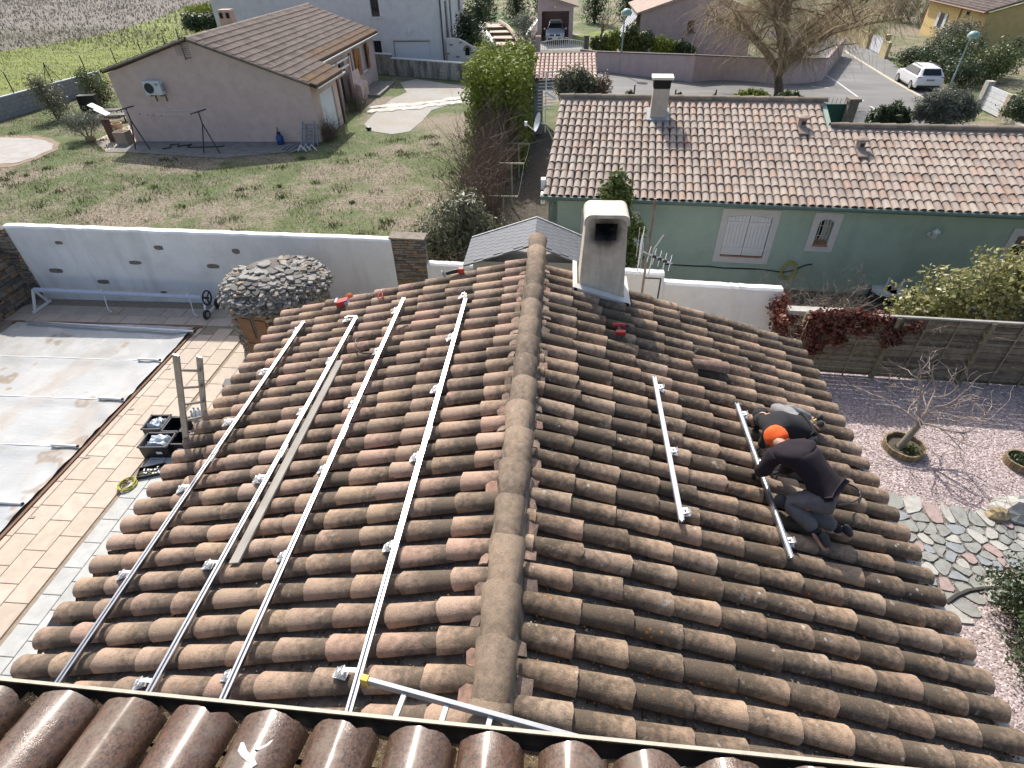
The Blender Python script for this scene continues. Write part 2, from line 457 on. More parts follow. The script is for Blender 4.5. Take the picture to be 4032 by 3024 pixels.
# ridge tiles, wide end away from the eye
rm = []
y = YN
while y < YFAR+.05:
    rm.append(tmat((XR+jit(.008), y, ZC+.008), (0, 1, 0), (0, 0, 1), yaw=jit(.015), pitch=-.030+jit(.008), roll=jit(.07), sc=(1, random.uniform(.93, 1.07), random.uniform(.90, 1.08)))); y += .41+jit(.02)
GR = worn(tile_geo(.50, .100, .146, th=.017, seg=10, flat=.92), 10, 6, .014, 4)
lay(roof, rm, GR, M_ridge, 'ridge_tile', '', 300)
mo = MB()
mo.prism([(XR - .17, YN, ZC - .16), (XR+.17, YN, ZC - .16), (XR+.13, YN, ZC - .02), (XR+.06, YN, ZC+.05), (XR - .06, YN, ZC+.05), (XR - .13, YN, ZC - .02)], (0, YFAR - YN, 0)); mo.obj('ridge_mortar', M_mortar, roof)
# broken tile pieces that close the channels under the ridge
for sx, y0, zf, p in ((-1, .155, zl, PL), (1, .235, zr, PR)):
    dn = Vector((sx, 0, -p)).normalized(); up = Vector((p*sx, 0, 1)).normalized()
    gf = [(0, -.045, 0), (.09, -.05, .0), (.10, .04, 0), (.0, .045, 0)]
    yy = y0+SPC/2
    while yy < YFAR - .2:
        if yy > 1.0 and random.random() < .93:
            b = MB()
            L = random.uniform(.07, .12); w = random.uniform(.055, .075)
            b.prism([(0, -w, .02), (L*.5, -w*1.05, .028), (L, -w*random.uniform(.7, 1.0), .012), (L*random.uniform(.85, 1.05), w*random.uniform(.6, 1), .012), (L*.4, w, .03), (0, w*.9, .02)], (0, 0, -.016))
            o = b.obj('tile_piece', M_frag, roof, world=False)
            x = XR+sx*random.uniform(.13, .15)
            o.matrix_basis = root_inv(roof) @ tmat((x, yy+jit(.02), zf(x) - .045+jit(.012)), dn, up, yaw=jit(.15), roll=jit(.25), pitch=jit(.12))
        yy += SPC
# crumbs of mortar and moss in the channels
def bits(name, pts, size, mat, parent, seed=1, flat=.6):
    r = np.random.default_rng(seed); n = len(pts); P = np.asarray(pts)
    T4 = np.array([[1, 0, -.4], [-.5, .85, -.4], [-.5, -.85, -.4], [0, 0, .9]])
    sz = size*r.uniform(.4, 1.5, (n, 1, 1)) ; rot = r.uniform(0, 6.28, n)
    V = T4[None]*sz*np.array([1, 1, flat])*r.uniform(.6, 1.4, (n, 1, 3))
    c, s = np.cos(rot)[:, None], np.sin(rot)[:, None]
    V = np.stack([V[:, :, 0]*c - V[:, :, 1]*s, V[:, :, 0]*s+V[:, :, 1]*c, V[:, :, 2]], -1)+P[:, None, :]
    Fq = np.array([[0, 2, 1], [0, 1, 3], [1, 2, 3], [2, 0, 3]])
    FF = (Fq[None]+(np.arange(n)*4)[:, None, None]).reshape(-1, 3)
    o = np_mesh(name, V.reshape(-1, 3), FF, mat, parent, {'rnd': np.repeat(r.random(n), 4)}); o['kind'] = 'stuff'; return o
pts = []
for sx, y0, zf, xe, cnt in ((-1, .155, zl, XLE, 2600), (1, .235, zr, XRE, 5200)):
    for _ in range(cnt):
        j = random.randint(4, 31); yy = y0+(j+.5)*SPC
        if yy > YFAR - .1: continue
        x = XR+(xe - XR)*random.uniform(.04, .99)
        dy = random.gauss(0, .026)
        pts.append((x, yy+dy, zf(x) - .098+dy*dy*7))
bits('channel_debris', pts, .014, M_debris, roof)
# cement under the eave tiles
for sx, zf, xe in ((-1, zl, XLE), (1, zr, XRE)):
    b = MB(); yy = .95
    while yy < YFAR - .1:
        b.box((xe - sx*.10, yy, zf(xe) - .125), (.22, .11, .07)); yy += SPC
    b.box((xe - sx*.16, (YN+YFAR)/2, zf(xe) - .175), (.26, YFAR - YN - .2, .05))
    b.obj('eave_mortar', simple('eave_mortar', (.66, .62, .55), .9, var=.2), roof)

# ------------------------------------------------------------------ chimney of the tiled house
ch_c = None
def onroof(u, v, off=0.0, side=1):
    d = wray(u, v); p = PR if side > 0 else PL; s = side
    t = (ZC+off+p*s*XR - CAMZ)/(d[2]+p*s*d[0]); return Vector((d[0]*t, d[1]*t, CAMZ+d[2]*t))
pa = onroof(*a2(505, 800)); pb = onroof(*a2(840, 885))
yc0 = (pa.y+pb.y)/2
xa, xb = pa.x, pb.x
top = aty(*a2(660, 228), yc0+.2).z
ch = thing('roof_chimney', 'flared pale concrete chimney with rounded hood and soot-blackened opening beside the ridge', 'chimney', ((xa+xb)/2, yc0+.3, zr((xa+xb)/2) - .1))
M_conc = simple('chimney_concrete', (.60, .53, .42), .9, var=.16, scale=5, bump=.3, bscale=90, streak=.35)
def chim_wall():
    m = NT('sooted_concrete'); P = m.pos()
    col = m.ramp(m.noise(6, 6, .6), [(.3, (.58, .50, .39)), (.55, (.70, .62, .50)), (.8, (.77, .70, .58))])
    st = m.noise(1.3, 5, .65, m.mapped((9, 9, .8))); col = m.mix(m.math('MULTIPLY', m.ramp(st, [(.46, 0), (.7, 1)]), .45), col, (.42, .34, .25))
    c = m.n('ShaderNodeVectorMath', operation='DISTANCE'); m.l(m.mapped((1, .0, .95)), c.inputs[0]); c.inputs[1].default_value = ((xa+xb)/2, 0, (top - .255)*.95)
    dd = m.math('ADD', c.outputs['Value'], m.math('MULTIPLY', m.math('SUBTRACT', m.noise(9, 4), .5), .10))
    col = m.mix(m.ramp(dd, [(.11, 1), (.19, .75), (.26, .25), (.36, 0)]), col, (.016, .011, .008)); m.color(col); m.rough(.92); m.bump(m.noise(110, 4), .25, .006); return m.m
M_soot = chim_wall()
wB, wT = (xb - xa), (xb - xa)*.80
xm = (xa+xb)/2; dB, dT = .62, .46
zb = zr(xm) - .32; zs = top - .03                  # shoulder height under the hood
def ring(f):                                       # cross-section at height fraction f (0 base .. 1 shoulder)
    w = wB+(wT - wB)*f; d = dB+(dT - dB)*f; return w, d, zb+(zs - zb)*f
o0 = MB()
w0, d0, z0 = ring(0); w1, d1, z1 = ring(1)
yf = lambda d: yc0+(dB - d)*.25
def quad4(w, y, z): return [(xm - w/2, y, z), (xm+w/2, y, z)]
oz0, oz1, ow = top - .38, top - .135, wT*.54       # opening
fz = lambda z: (z - zb)/(zs - zb)
def fx(z, s): w = ring(fz(z))[0]; return xm+s*w/2
def fy(z): return yf(ring(fz(z))[1])
b = MB()
A = [(fx(zb, -1), fy(zb), zb), (fx(zb, 1), fy(zb), zb), (fx(oz0, 1), fy(oz0), oz0), (fx(oz0, -1), fy(oz0), oz0)]
b.add(A, [(0, 1, 2, 3)])
b.add([(fx(oz1, -1), fy(oz1), oz1), (fx(oz1, 1), fy(oz1), oz1), (fx(zs, 1), fy(zs), zs), (fx(zs, -1), fy(zs), zs)], [(0, 1, 2, 3)])
B = [(fx(oz0, -1), fy(oz0), oz0), (xm - ow/2, fy(oz0), oz0), (xm - ow/2, fy(oz1), oz1), (fx(oz1, -1), fy(oz1), oz1)]
b.add(B, [(0, 1, 2, 3)])
Cc = [(xm+ow/2, fy(oz0), oz0), (fx(oz0, 1), fy(oz0), oz0), (fx(oz1, 1), fy(oz1), oz1), (xm+ow/2, fy(oz1), oz1)]
b.add(Cc, [(0, 1, 2, 3)])
yb0, yb1 = fy(zb)+d0, fy(zs)+d1
b.add([(fx(zb, -1), fy(zb), zb), (fx(zs, -1), fy(zs), zs), (fx(zs, -1), yb1, zs), (fx(zb, -1), yb0, zb)], [(0, 1, 2, 3)])
b.add([(fx(zb, 1), fy(zb), zb), (fx(zb, 1), yb0, zb), (fx(zs, 1), yb1, zs), (fx(zs, 1), fy(zs), zs)], [(0, 1, 2, 3)])
b.add([(fx(zb, -1), yb0, zb), (fx(zs, -1), yb1, zs), (fx(zs, 1), yb1, zs), (fx(zb, 1), yb0, zb)], [(0, 1, 2, 3)])
# inside of the opening
for q in ([(xm - ow/2, fy(oz0), oz0), (xm+ow/2, fy(oz0), oz0), (xm+ow/2, fy(oz0)+.3, oz0+.02), (xm - ow/2, fy(oz0)+.3, oz0+.02)],
          [(xm - ow/2, fy(oz0), oz0), (xm - ow/2, fy(oz0)+.3, oz0), (xm - ow/2, fy(oz0)+.3, zs), (xm - ow/2, fy(zs), zs)],
          [(xm+ow/2, fy(oz0)+.3, oz0), (xm+ow/2, fy(oz0), oz0), (xm+ow/2, fy(zs), zs), (xm+ow/2, fy(oz0)+.3, zs)],
          [(xm - ow/2, fy(oz0)+.3, oz0), (xm+ow/2, fy(oz0)+.3, oz0), (xm+ow/2, fy(oz0)+.3, zs - .02), (xm - ow/2, fy(oz0)+.3, zs - .02)]):
    b.add(q, [(0, 1, 2, 3)])
b.obj('shaft', M_soot, ch)
# rounded hood: an upside-down U around the top, open to the front above the mouth
hw = wT/2+.03
prof = [(xm - hw, top - .15)]+[(xm - hw+.10*(1 - math.cos(k/6*PI/2)), top - .10+.10*math.sin(k/6*PI/2)) for k in range(7)]
prof = prof+[(2*xm - x, z) for x, z in prof[::-1]]
inn = [(xm+(x - xm)*(1 - .05/hw), z - (.045 if z > top - .11 else 0)) for x, z in prof]
hd = MB(); y0h, y1h = fy(zs) - .05, yb1+.03
n = len(prof)
P = [(x, y0h, z) for x, z in prof]+[(x, y0h, z) for x, z in inn]+[(x, y1h, z) for x, z in prof]+[(x, y1h, z) for x, z in inn]
ff = []
for k in range(n - 1):
    ff += [(k, k+1, n+k+1, n+k), (2*n+k+1, 2*n+k, 3*n+k, 3*n+k+1), (k+1, k, 2*n+k, 2*n+k+1), (n+k, n+k+1, 3*n+k+1, 3*n+k)]
ff += [(0, n, 3*n, 2*n), (n - 1, 3*n - 1, 4*n - 1, 2*n - 1)]
hd.add(P, ff); hd.add([(x, y1h - .01, z) for x, z in prof], [tuple(range(n))[::-1]])
hd.obj('hood', simple('hood_concrete', (.66, .60, .50), .9, var=.25, scale=7, bump=.3, bscale=60), ch, smooth=40)
# white flashing skirt following the slope
sk = MB()
for (x0, x1, y0, y1) in [(xa - .05, xb+.07, yc0 - .10, yc0 - .005), (xa - .07, xa - .005, yc0 - .10, yc0+.7), (xb+.005, xb+.09, yc0 - .10, yc0+.7)]:
    sk.hexa([(x0, y0, zr(x0) - .15), (x1, y0, zr(x1) - .15), (x1, y1, zr(x1) - .15), (x0, y1, zr(x0) - .15), (x0, y0, zr(x0)+.035), (x1, y0, zr(x1)+.035), (x1, y1, zr(x1)+.06), (x0, y1, zr(x0)+.06)])
sk.obj('flashing', simple('white_mortar', (.72, .69, .63), .85, var=.12), ch)

# ================================================================== roof the photograph was taken from
near = thing('foreground_roof', 'wet glossy dark canal-tile roof edge with cream gutter', 'roof', (0, 0, 0))
def wetmat():
    m = NT('wet_tile'); r = m.rnd()
    col = m.ramp(r, [(0, (.14, .066, .04)), (.3, (.09, .055, .038)), (.6, (.16, .083, .05)), (.85, (.085, .058, .044)), (1, (.17, .105, .068))])
    fine = m.noise(85, 4, .8); mid = m.noise(34, 6, .75); big = m.noise(5, 4)
    col = m.mix(m.ramp(mid, [(.45, 0), (.57, .75)]), col, (.19, .11, .07))
    col = m.mix(m.ramp(m.math('ADD', m.math('MULTIPLY', fine, .6), m.math('MULTIPLY', mid, .5)), [(.50, 0), (.64, .9)]), col, (.028, .018, .013))
    col = m.mix(m.math('MULTIPLY', m.ramp(big, [(.56, 0), (.66, 1)]), .35), col, (.22, .2, .16))
    m.color(col); m.rough(m.ramp(m.math('ADD', big, m.math('MULTIPLY', mid, .3)), [(.5, .18), (.62, .45), (.78, .7)])); m.b.inputs['Specular IOR Level'].default_value = .5
    m.bump(m.math('ADD', fine, mid), .35, .006); m.l(m.ramp(m.noise(3.2, 4, .6), [(.42, .75), (.60, .1)]), m.b.inputs['Coat Weight']); m.b.inputs['Coat Roughness'].default_value = .2; return m.m
M_wet = wetmat()
GN = worn(tile_geo(.52, .096, .118, th=.014, seg=14, flat=.93), 14, 6, .006, 5)
pN = .30
lip_a = at(91, 2689, 5.78); lip_b = at(3281, 3007, 5.78)
def lipy(x): return lip_a.y+(lip_b.y - lip_a.y)*(x - lip_a.x)/(lip_b.x - lip_a.x)
dnN = Vector((0, 1, -pN)).normalized(); upN = Vector((0, pN, 1)).normalized()
nm, nc = [], []
xs = [at(*q, 5.86).x for q in [(291, 2708), (567, 2735), (838, 2767), (1103, 2790), (1376, 2818), (1677, 2860), (1950, 2878)]]
sp = (xs[-1] - xs[0])/(len(xs) - 1)
x0 = xs[0] - 3*sp; pp = 0
for k in range(16):
    x = x0+k*sp
    for i in range(3):
        ylow = lipy(x) - .060 - i*.40
        z = 5.905+(i*.40)*pN
        base = Vector((x+jit(.006), ylow, z)) - upN*.118*.93
        nm.append(tmat(base - dnN*.52, dnN, upN, yaw=jit(.02), pitch=-.03, roll=jit(.03), sc=(1, random.uniform(.96, 1.05), random.uniform(.96, 1.04))))
        nc.append(tmat(Vector((x+sp/2, ylow+.03, z - .135)) - dnN*.52, dnN, -upN, pitch=.02, sc=(1, 1.05, .75)))
lay(near, nm, GN, M_wet, 'cover_tile', '', 300)
M_wetc = NT('wet_channel'); _m = M_wetc
_m.color(_m.ramp(_m.noise(40, 5, .7), [(.35, (.025, .018, .012)), (.5, (.10, .065, .035)), (.62, (.16, .12, .05)), (.75, (.2, .17, .13))])); _m.rough(_m.ramp(_m.noise(60, 3), [(.4, .06), (.7, .5)])); _m.bump(_m.noise(70, 5, .7), .9, .012); M_wetc = _m.m
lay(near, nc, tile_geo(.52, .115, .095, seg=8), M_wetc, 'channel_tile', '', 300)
dk = MB(); dk.hexa([(-3, -1.2, 6.0), (4, -1.2, 6.0), (4, lipy(4) - .16, 5.62), (-3, lipy(-3) - .16, 5.62), (-3, -1.2, 6.03), (4, -1.2, 6.03), (4, lipy(4) - .16, 5.655), (-3, lipy(-3) - .16, 5.655)]); dk.obj('roof_deck', M_mortar, near)
# gutter: half round trough with rolled cream lip
gu = MB(); gl = MB(); R_ = .075
xsn = [-3.2, 4.2]
V = []; Fc = []; ns = 10
for x in xsn:
    yl = lipy(x)
    for rr in (R_, R_+.004):
        for k in range(ns+1):
            a = PI+PI*k/ns; V.append((x, yl - R_+rr*math.cos(a)*-1, 5.775+rr*math.sin(a)))
n = ns+1
for k in range(ns):
    Fc += [(k, k+1, 2*n+k+1, 2*n+k), (n+k+1, n+k, 3*n+k, 3*n+k+1)]
gut = gu.add(V, Fc).obj('gutter', simple('gutter_inside', (.05, .046, .042), .4, var=.3), near, smooth=60)
gl.beam((-3.2, lipy(-3.2)+.004, 5.782), (4.2, lipy(4.2)+.004, 5.782), .012, .013)
gl.obj('gutter_lip', simple('cream_gutter_edge', (.52, .49, .40), .45, var=.2, scale=14), gut)
# white bird dropping on a wet tile
px = at(*Zm(0, 2600, 1.097)(1160, 390), 5.93)
md = MB()
def crest(x, y): return 5.905+(lipy(x) - .060 - y)*pN
kx = min(range(16), key=lambda k: abs(x0+k*sp - px.x)); xk = x0+kx*sp
def ont(x, y):
    r = .118; dx = max(-.108, min(.108, x - xk)); return Vector((xk+dx, y, crest(x, y) - r*.93+.93*math.sqrt(r*r - dx*dx)+.008))
def drip(pts, w):
    V = [];
    for i, (x, y) in enumerate(pts):
        for s in (-1, 0, 1):
            q = ont(x+s*w[i]*.6, y+s*w[i]*.5*0.0); q.z += (.006 if s == 0 else 0); V.append(q)
    f = []
    for i in range(len(pts) - 1):
        for s in range(2): f.append((i*3+s, i*3+s+1, (i+1)*3+s+1, (i+1)*3+s))
    md.add(V, f)
tp = at(*Zm(0, 2600, 1.097)(1255, 295), 5.87)
drip([(tp.x, tp.y), (tp.x - .012, tp.y - .04), (tp.x - .03, tp.y - .075), (tp.x - .055, tp.y - .095)], [.011, .015, .012, .016])
drip([(tp.x - .115, tp.y - .075), (tp.x - .10, tp.y - .10), (tp.x - .07, tp.y - .12), (tp.x - .045, tp.y - .135), (tp.x - .06, tp.y - .17)], [.010, .028, .034, .020, .004])
md.obj('white_splash', simple('white_splash', (.74, .74, .72), .35, var=.1), near, smooth=180)
# ================================================================== the land
def drape(name, poly, off, mat, cuts=0, parent=None, flat=None):
    import bmesh
    bm = bmesh.new(); vs = [bm.verts.new((p[0], p[1], 0)) for p in poly]; f = bm.faces.new(vs)
    if f.calc_area() and f.normal.z < 0: pass
    bm.normal_update()
    if bm.faces[:][0].normal.z < 0: bmesh.ops.reverse_faces(bm, faces=bm.faces[:])
    bmesh.ops.triangulate(bm, faces=bm.faces[:])
    for _ in range(cuts):
        es = [e for e in bm.edges if e.calc_length() > 2.2]
        if not es: break
        bmesh.ops.subdivide_edges(bm, edges=es, cuts=1); bmesh.ops.triangulate(bm, faces=bm.faces[:])
    for v in bm.verts: v.co.z = (T(v.co.x, v.co.y) if flat is None else flat)+off
    me = bpy.data.meshes.new(name); bm.to_mesh(me); bm.free()
    o = link(name, me, mat, parent)
    if parent is None: struct(o)
    return o
def yard_mat():
    m = NT('rough_winter_grass')
    big = m.noise(.22, 4, .6); mid = m.noise(1.3, 6, .65); fine = m.noise(9, 6, .7); vf = m.noise(42, 4, .7)
    straw = m.ramp(fine, [(.3, (.13, .105, .07)), (.5, (.25, .205, .145)), (.7, (.40, .35, .27))])
    green = m.ramp(fine, [(.3, (.05, .07, .02)), (.5, (.10, .135, .04)), (.72, (.19, .22, .09))])
    k = m.math('ADD', m.math('MULTIPLY', big, .95), m.math('ADD', m.math('MULTIPLY', mid, .45), m.math('MULTIPLY', vf, .3)))
    col = m.mix(m.ramp(k, [(.76, 0), (.90, 1)]), straw, green)
    col = m.mix(m.ramp(vf, [(.62, 0), (.74, .75)]), col, (.42, .40, .34))
    m.color(col); m.rough(.95); m.bump(m.math('ADD', fine, m.math('MULTIPLY', vf, .5)), .9, .06); return m.m
def meadow_mat(name, cs, sc=.5):
    m = NT(name); v = m.mapped((.45, 1.6, 1), (0, 0, .25))
    a = m.noise(sc, 5, .6, v); b = m.noise(sc*8, 6, .7)
    m.color(m.ramp(m.math('ADD', m.math('MULTIPLY', a, .65), m.math('MULTIPLY', b, .35)), [(.33, cs[0]), (.46, cs[1]), (.56, cs[2]), (.68, cs[3])])); m.rough(.95); m.bump(b, .9, .08); return m.m
M_yard = yard_mat()
gs = 260; xs_ = np.linspace(-170, 190, gs); ys_ = np.linspace(-25, 320, gs)
V = [(x, y, T(x, y) - .012) for y in ys_ for x in xs_]
Fq = [(j*gs+i, j*gs+i+1, (j+1)*gs+i+1, (j+1)*gs+i) for j in range(gs - 1) for i in range(gs - 1)]
ground = struct(np_mesh('ground', V, Fq, M_yard))
M_meadow = meadow_mat('green_meadow', [(.10, .105, .04), (.14, .17, .035), (.19, .23, .04), (.25, .27, .08)])
M_dry = meadow_mat('dry_field', [(.09, .085, .075), (.15, .135, .115), (.21, .19, .16), (.26, .24, .17)], .8)
mb = [on(*z00(*p)) for p in [(-700, 480), (0, 375), (420, 310), (800, 235), (1150, 130), (1330, 55), (1500, 20)]]
mw = [(-33.2, 70), (-33.2, 45), (-33.3, 20), (-90, 12)]
drape('meadow', [(p.x, p.y) for p in mb]+[(-33, 100)]+mw, .004, M_meadow)
drape('dry_field', [(p.x, p.y) for p in mb]+[(-33, 300), (-160, 300), (-160, 30)], .008, M_dry)

# terrace: slabs laid over a mortar bed
M_bed = simple('mortar_joint', (.30, .24, .18), .95, var=.3, scale=10)
terrace = drape('terrace', [(-17, -3), (-4.3, -3), (-4.3, 13.0), (-17, 13.15)], .004, M_bed)
def slabmat(name, cs, st):
    m = NT(name); r = m.orand()
    col = m.ramp(r, [(i/(len(cs) - 1), c) for i, c in enumerate(cs)])
    n = m.noise(5, 6, .65); col = m.mix(m.ramp(n, [(.35, .5), (.6, 0)]), col, tuple(x*.72 for x in cs[0]))
    n2 = m.noise(1.1, 5, .6); col = m.mix(m.ramp(n2, [(.60, 0), (.70, st)]), col, (.36, .23, .12))
    m.color(col); m.rough(.75); m.bump(m.noise(45, 5, .6), .15, .006); return m.m
M_beige = slabmat('beige_slab', [(.49, .405, .315), (.53, .44, .35), (.46, .385, .305), (.51, .425, .34), (.56, .475, .385)], .3)
M_grey = slabmat('pale_grey_slab', [(.42, .43, .415), (.48, .485, .465), (.45, .455, .43), (.51, .515, .495)], .1)
def slab_mesh(w, l):
    b = MB(); e = .006; w -= .012; l -= .012
    b.add([(-w/2, -l/2, 0), (w/2, -l/2, 0), (w/2, l/2, 0), (-w/2, l/2, 0), (-w/2, -l/2, .020), (w/2, -l/2, .020), (w/2, l/2, .020), (-w/2, l/2, .020),
           (-w/2+e, -l/2+e, .024), (w/2 - e, -l/2+e, .024), (w/2 - e, l/2 - e, .024), (-w/2+e, l/2 - e, .024)],
          [(8, 9, 10, 11)]+[(i, (i+1) % 4, 4+(i+1) % 4, 4+i) for i in range(4)]+[(4+i, 4+(i+1) % 4, 8+(i+1) % 4, 8+i) for i in range(4)])
    return b.mesh('slab')
sb = slab_mesh(.415, .62); sb.materials.append(M_beige)
sg = slab_mesh(.335, .485); sg.materials.append(M_grey)
POOL = (-14.4, -9.5, 11.72)
def put_slab(me, x, y, rz=0):
    o = bpy.data.objects.new('slab', me); COL.objects.link(o); o.parent = terrace; o.location = (x, y, .004+jit(.0015)); o.rotation_euler = (jit(.003), jit(.003), rz)
# beige runs beside the pool
for c in range(3):
    x = -9.06+c*.415
    y = 2.2+(.31 if c % 2 else 0)+.26
    while y < 11.75:
        put_slab(sb, x, y); y += .62
for c in range(5):
    x = -7.77+c*.335
    y = 2.0+(.24 if c % 2 else 0)
    while y < (8.0 if c < 3 else 8.2):
        put_slab(sg, x, y); y += .485
for c in range(7):
    x = -7.73+c*.415
    y = 8.55+(.31 if c % 2 else 0)
    while y < 11.75:
        put_slab(sb, x, y); y += .62
for c in range(2):                              # runs along the white wall
    y = 12.0+c*.415+.08; x = -16.4+(.31 if c else 0)
    while x < -6: put_slab(sb, x, y, PI/2); x += .62
for x in np.arange(-16.4, -6, .62): put_slab(sb, x, 12.92, PI/2) if False else None
# brown rim of the pool
sn = slab_mesh(.13, .62); sn.materials.append(M_beige)
y = 2.3
while y < 11.7: put_slab(sn, -9.335, y+.1); y += .62
e = MB(); e.box((-9.445, 4.5, .026), (.07, 14.6, .04)); e.box((-12.0, 11.80, .024), (5.4, .12, .036))
rim = e.obj('pool_edge', simple('brown_pool_edge', (.20, .11, .07), .8, var=.3), terrace)

# pool cover: sagging translucent sheet with bars
def covermat():
    m = NT('pool_cover_plastic')
    v = m.mapped((1.2, .5, 1)); st = m.noise(.9, 6, .62, v)
    base = m.ramp(m.noise(.7, 4), [(.35, (.40, .41, .40)), (.6, (.48, .485, .47))])
    col = m.mix(m.ramp(st, [(.50, 0), (.62, .35), (.74, .6)]), base, (.37, .285, .195))
    v2 = m.mapped((.9, .9, 1)); ring = m.noise(1.0, 3, .5, v2); col = m.mix(m.ramp(ring, [(.60, 0), (.62, .6), (.645, .75), (.66, .35), (.7, .25)]), col, (.30, .215, .13))
    m.color(col); m.rough(m.ramp(m.noise(2.0, 4), [(.4, .12), (.65, .38)])); m.b.inputs['Specular IOR Level'].default_value = .6
    m.bump(m.noise(5, 5, .6, m.mapped((.5, 2.5, 1))), .25, .03); return m.m
nx, ny = 60, 150; V = []
ybars = [10.2 - 1.463*k for k in range(8)]
for j in range(ny+1):
    y = -1.0+(11.72+1.0)*j/ny
    for i in range(nx+1):
        x = -14.5+5.02*i/nx
        ph = min(abs(y - b) for b in ybars+[11.7]); sag = -.05*(1 - math.exp(-(ph/.28) ** 2))*min(1, max(0, (-9.55 - x)/.5))*min(1, max(0, (x+14.45)/.5))
        edge = max(0, 1 - (-9.48 - x)/.9) if x > -10.4 else 0
        q = mnoise.noise(Vector((x*1.3+.6*y, y*3.2 - x*1.5, 0))); q2 = mnoise.noise(Vector((x*.9, y*.9, 4)))
        dg = mnoise.noise(Vector((x*4.5+y*4.0, (x - y)*.7, 9)))
        z = .085+sag+.012*q+.016*q2+edge*.045*dg+.010*max(0, dg)*(1 if y > 10.2 else .3)
        V.append((x, y, max(z, .05)))
Fq = [(j*(nx+1)+i, j*(nx+1)+i+1, (j+1)*(nx+1)+i+1, (j+1)*(nx+1)+i) for j in range(ny) for i in range(nx)]
pool = thing('pool_cover', 'large whitish plastic pool cover with cross bars and brown stains', 'pool cover', (-12, 6, 0))
np_mesh('sheet', V, Fq, covermat(), pool, smooth=180)
M_pole = simple('anodised_tube', (.66, .68, .70), .3, metal=.9, var=.1)
b = MB(); b.tube([at(*a0(188, 860), .15), at(*a0(1410, 932), .15)], .035, 12); o = b.obj('end_tube', M_pole, pool, smooth=60)
b = MB(); b.tube([at(*a0(1408, 932), .15), at(*a0(1416, 932), .15)], .037, 12); b.obj('end_cap', M_black, o)
for yb in ybars:
    b = MB(); b.tube([(-14.4, yb, .078), (-10.05, yb, .078)], .016, 8); o = b.obj('cross_bar', M_white, pool, smooth=60)
    b = MB(); b.tube([(-10.08, yb, .125), (-9.52, yb - .01, .125)], .028, 10); s_ = b.obj('bar_sleeve', M_white, o, smooth=60)
    b = MB(); b.tube([(-9.525, yb - .01, .125), (-9.50, yb - .01, .125)], .029, 10); b.obj('bar_cap', M_black, o)
M_anchor = simple('anchor', (.35, .30, .25), .6)
for yb in ybars:
    b = MB(); b.box((-9.22, yb - .22, .034), (.11, .045, .012)); b.obj('floor_anchor', M_anchor, terrace)

# pool cover reel along the white wall
ra, rb = at(*a0(250, 625), .53), at(*a0(1470, 682), .50)
ra.y = rb.y = 12.55; ra = aty(*a0(250, 628), 12.55); rb = aty(*a0(1470, 684), 12.55)
reel = thing('cover_reel', 'long grey roller tube on legs with black handwheel along white wall', 'cover reel', ((ra.x+rb.x)/2, 12.55, 0))
b = MB(); b.tube([ra, rb], .062, 14); b.obj('roller_tube', simple('blue_grey_tube', (.52, .56, .66), .4, var=.1), reel, smooth=60)
for q, sx in ((ra, -1), (rb, 1)):
    b = MB(); b.beam((q.x+sx*.05, 12.55, q.z), (q.x+sx*.08, 12.28, .08), .05, .05); b.beam((q.x+sx*.05, 12.55, q.z), (q.x+sx*.08, 12.80, .08), .05, .05)
    b.beam((q.x+sx*.08, 12.2, .07), (q.x+sx*.08, 12.88, .07), .06, .06); b.obj('leg_frame', M_white, reel)
wc = Vector((rb.x+.16, 12.5, rb.z+.02))
def ringmb(b, c, r, t, axis, n=24):
    s, u, d = frame(axis); P = [c+(s*math.cos(2*PI*k/n)+u*math.sin(2*PI*k/n))*r for k in range(n+1)]; b.tube(P, t, 8, cap=False)
b = MB(); ringmb(b, wc, .19, .022, (1, 0, 0));
for k in range(3):
    a = 2*PI*k/3+.5; b.tube([wc, wc+Vector((0, math.cos(a)*.19, math.sin(a)*.19))], .018, 6)
b.tube([wc - Vector((.1, 0, 0)), wc+Vector((.05, 0, 0))], .03, 8); b.obj('handwheel', M_black, reel, smooth=60)
for yy in (12.25, 12.86):
    b = MB(); c = Vector((rb.x+.14, yy, .13)); b.lathe([(.09, -.03), (.13, -.03), (.13, .03), (.09, .03)], c, 20, Matrix.Rotation(PI/2, 3, 'Y')); w_ = b.obj('wheel', M_black, reel, smooth=40)
    b = MB(); b.lathe([(.02, -.034), (.075, -.034), (.075, .034), (.02, .034)], c, 14, Matrix.Rotation(PI/2, 3, 'Y')); b.obj('hub', M_galv, w_)
for q in [(745, 645), (1370, 672)]:
    p = aty(*a0(*q), 12.55); b = MB()
    for k in range(10):
        a = PI*k/9;
    b.tube([p+Vector((0, -.065, .03)), p+Vector((0, 0, .075)), p+Vector((.0, .065, .0)), p+Vector((.04, -.07, -.1)), p+Vector((.10, -.22, -.42)), p+Vector((.24, -.3, -.44))], .014, 5); b.obj('strap', M_white, reel)

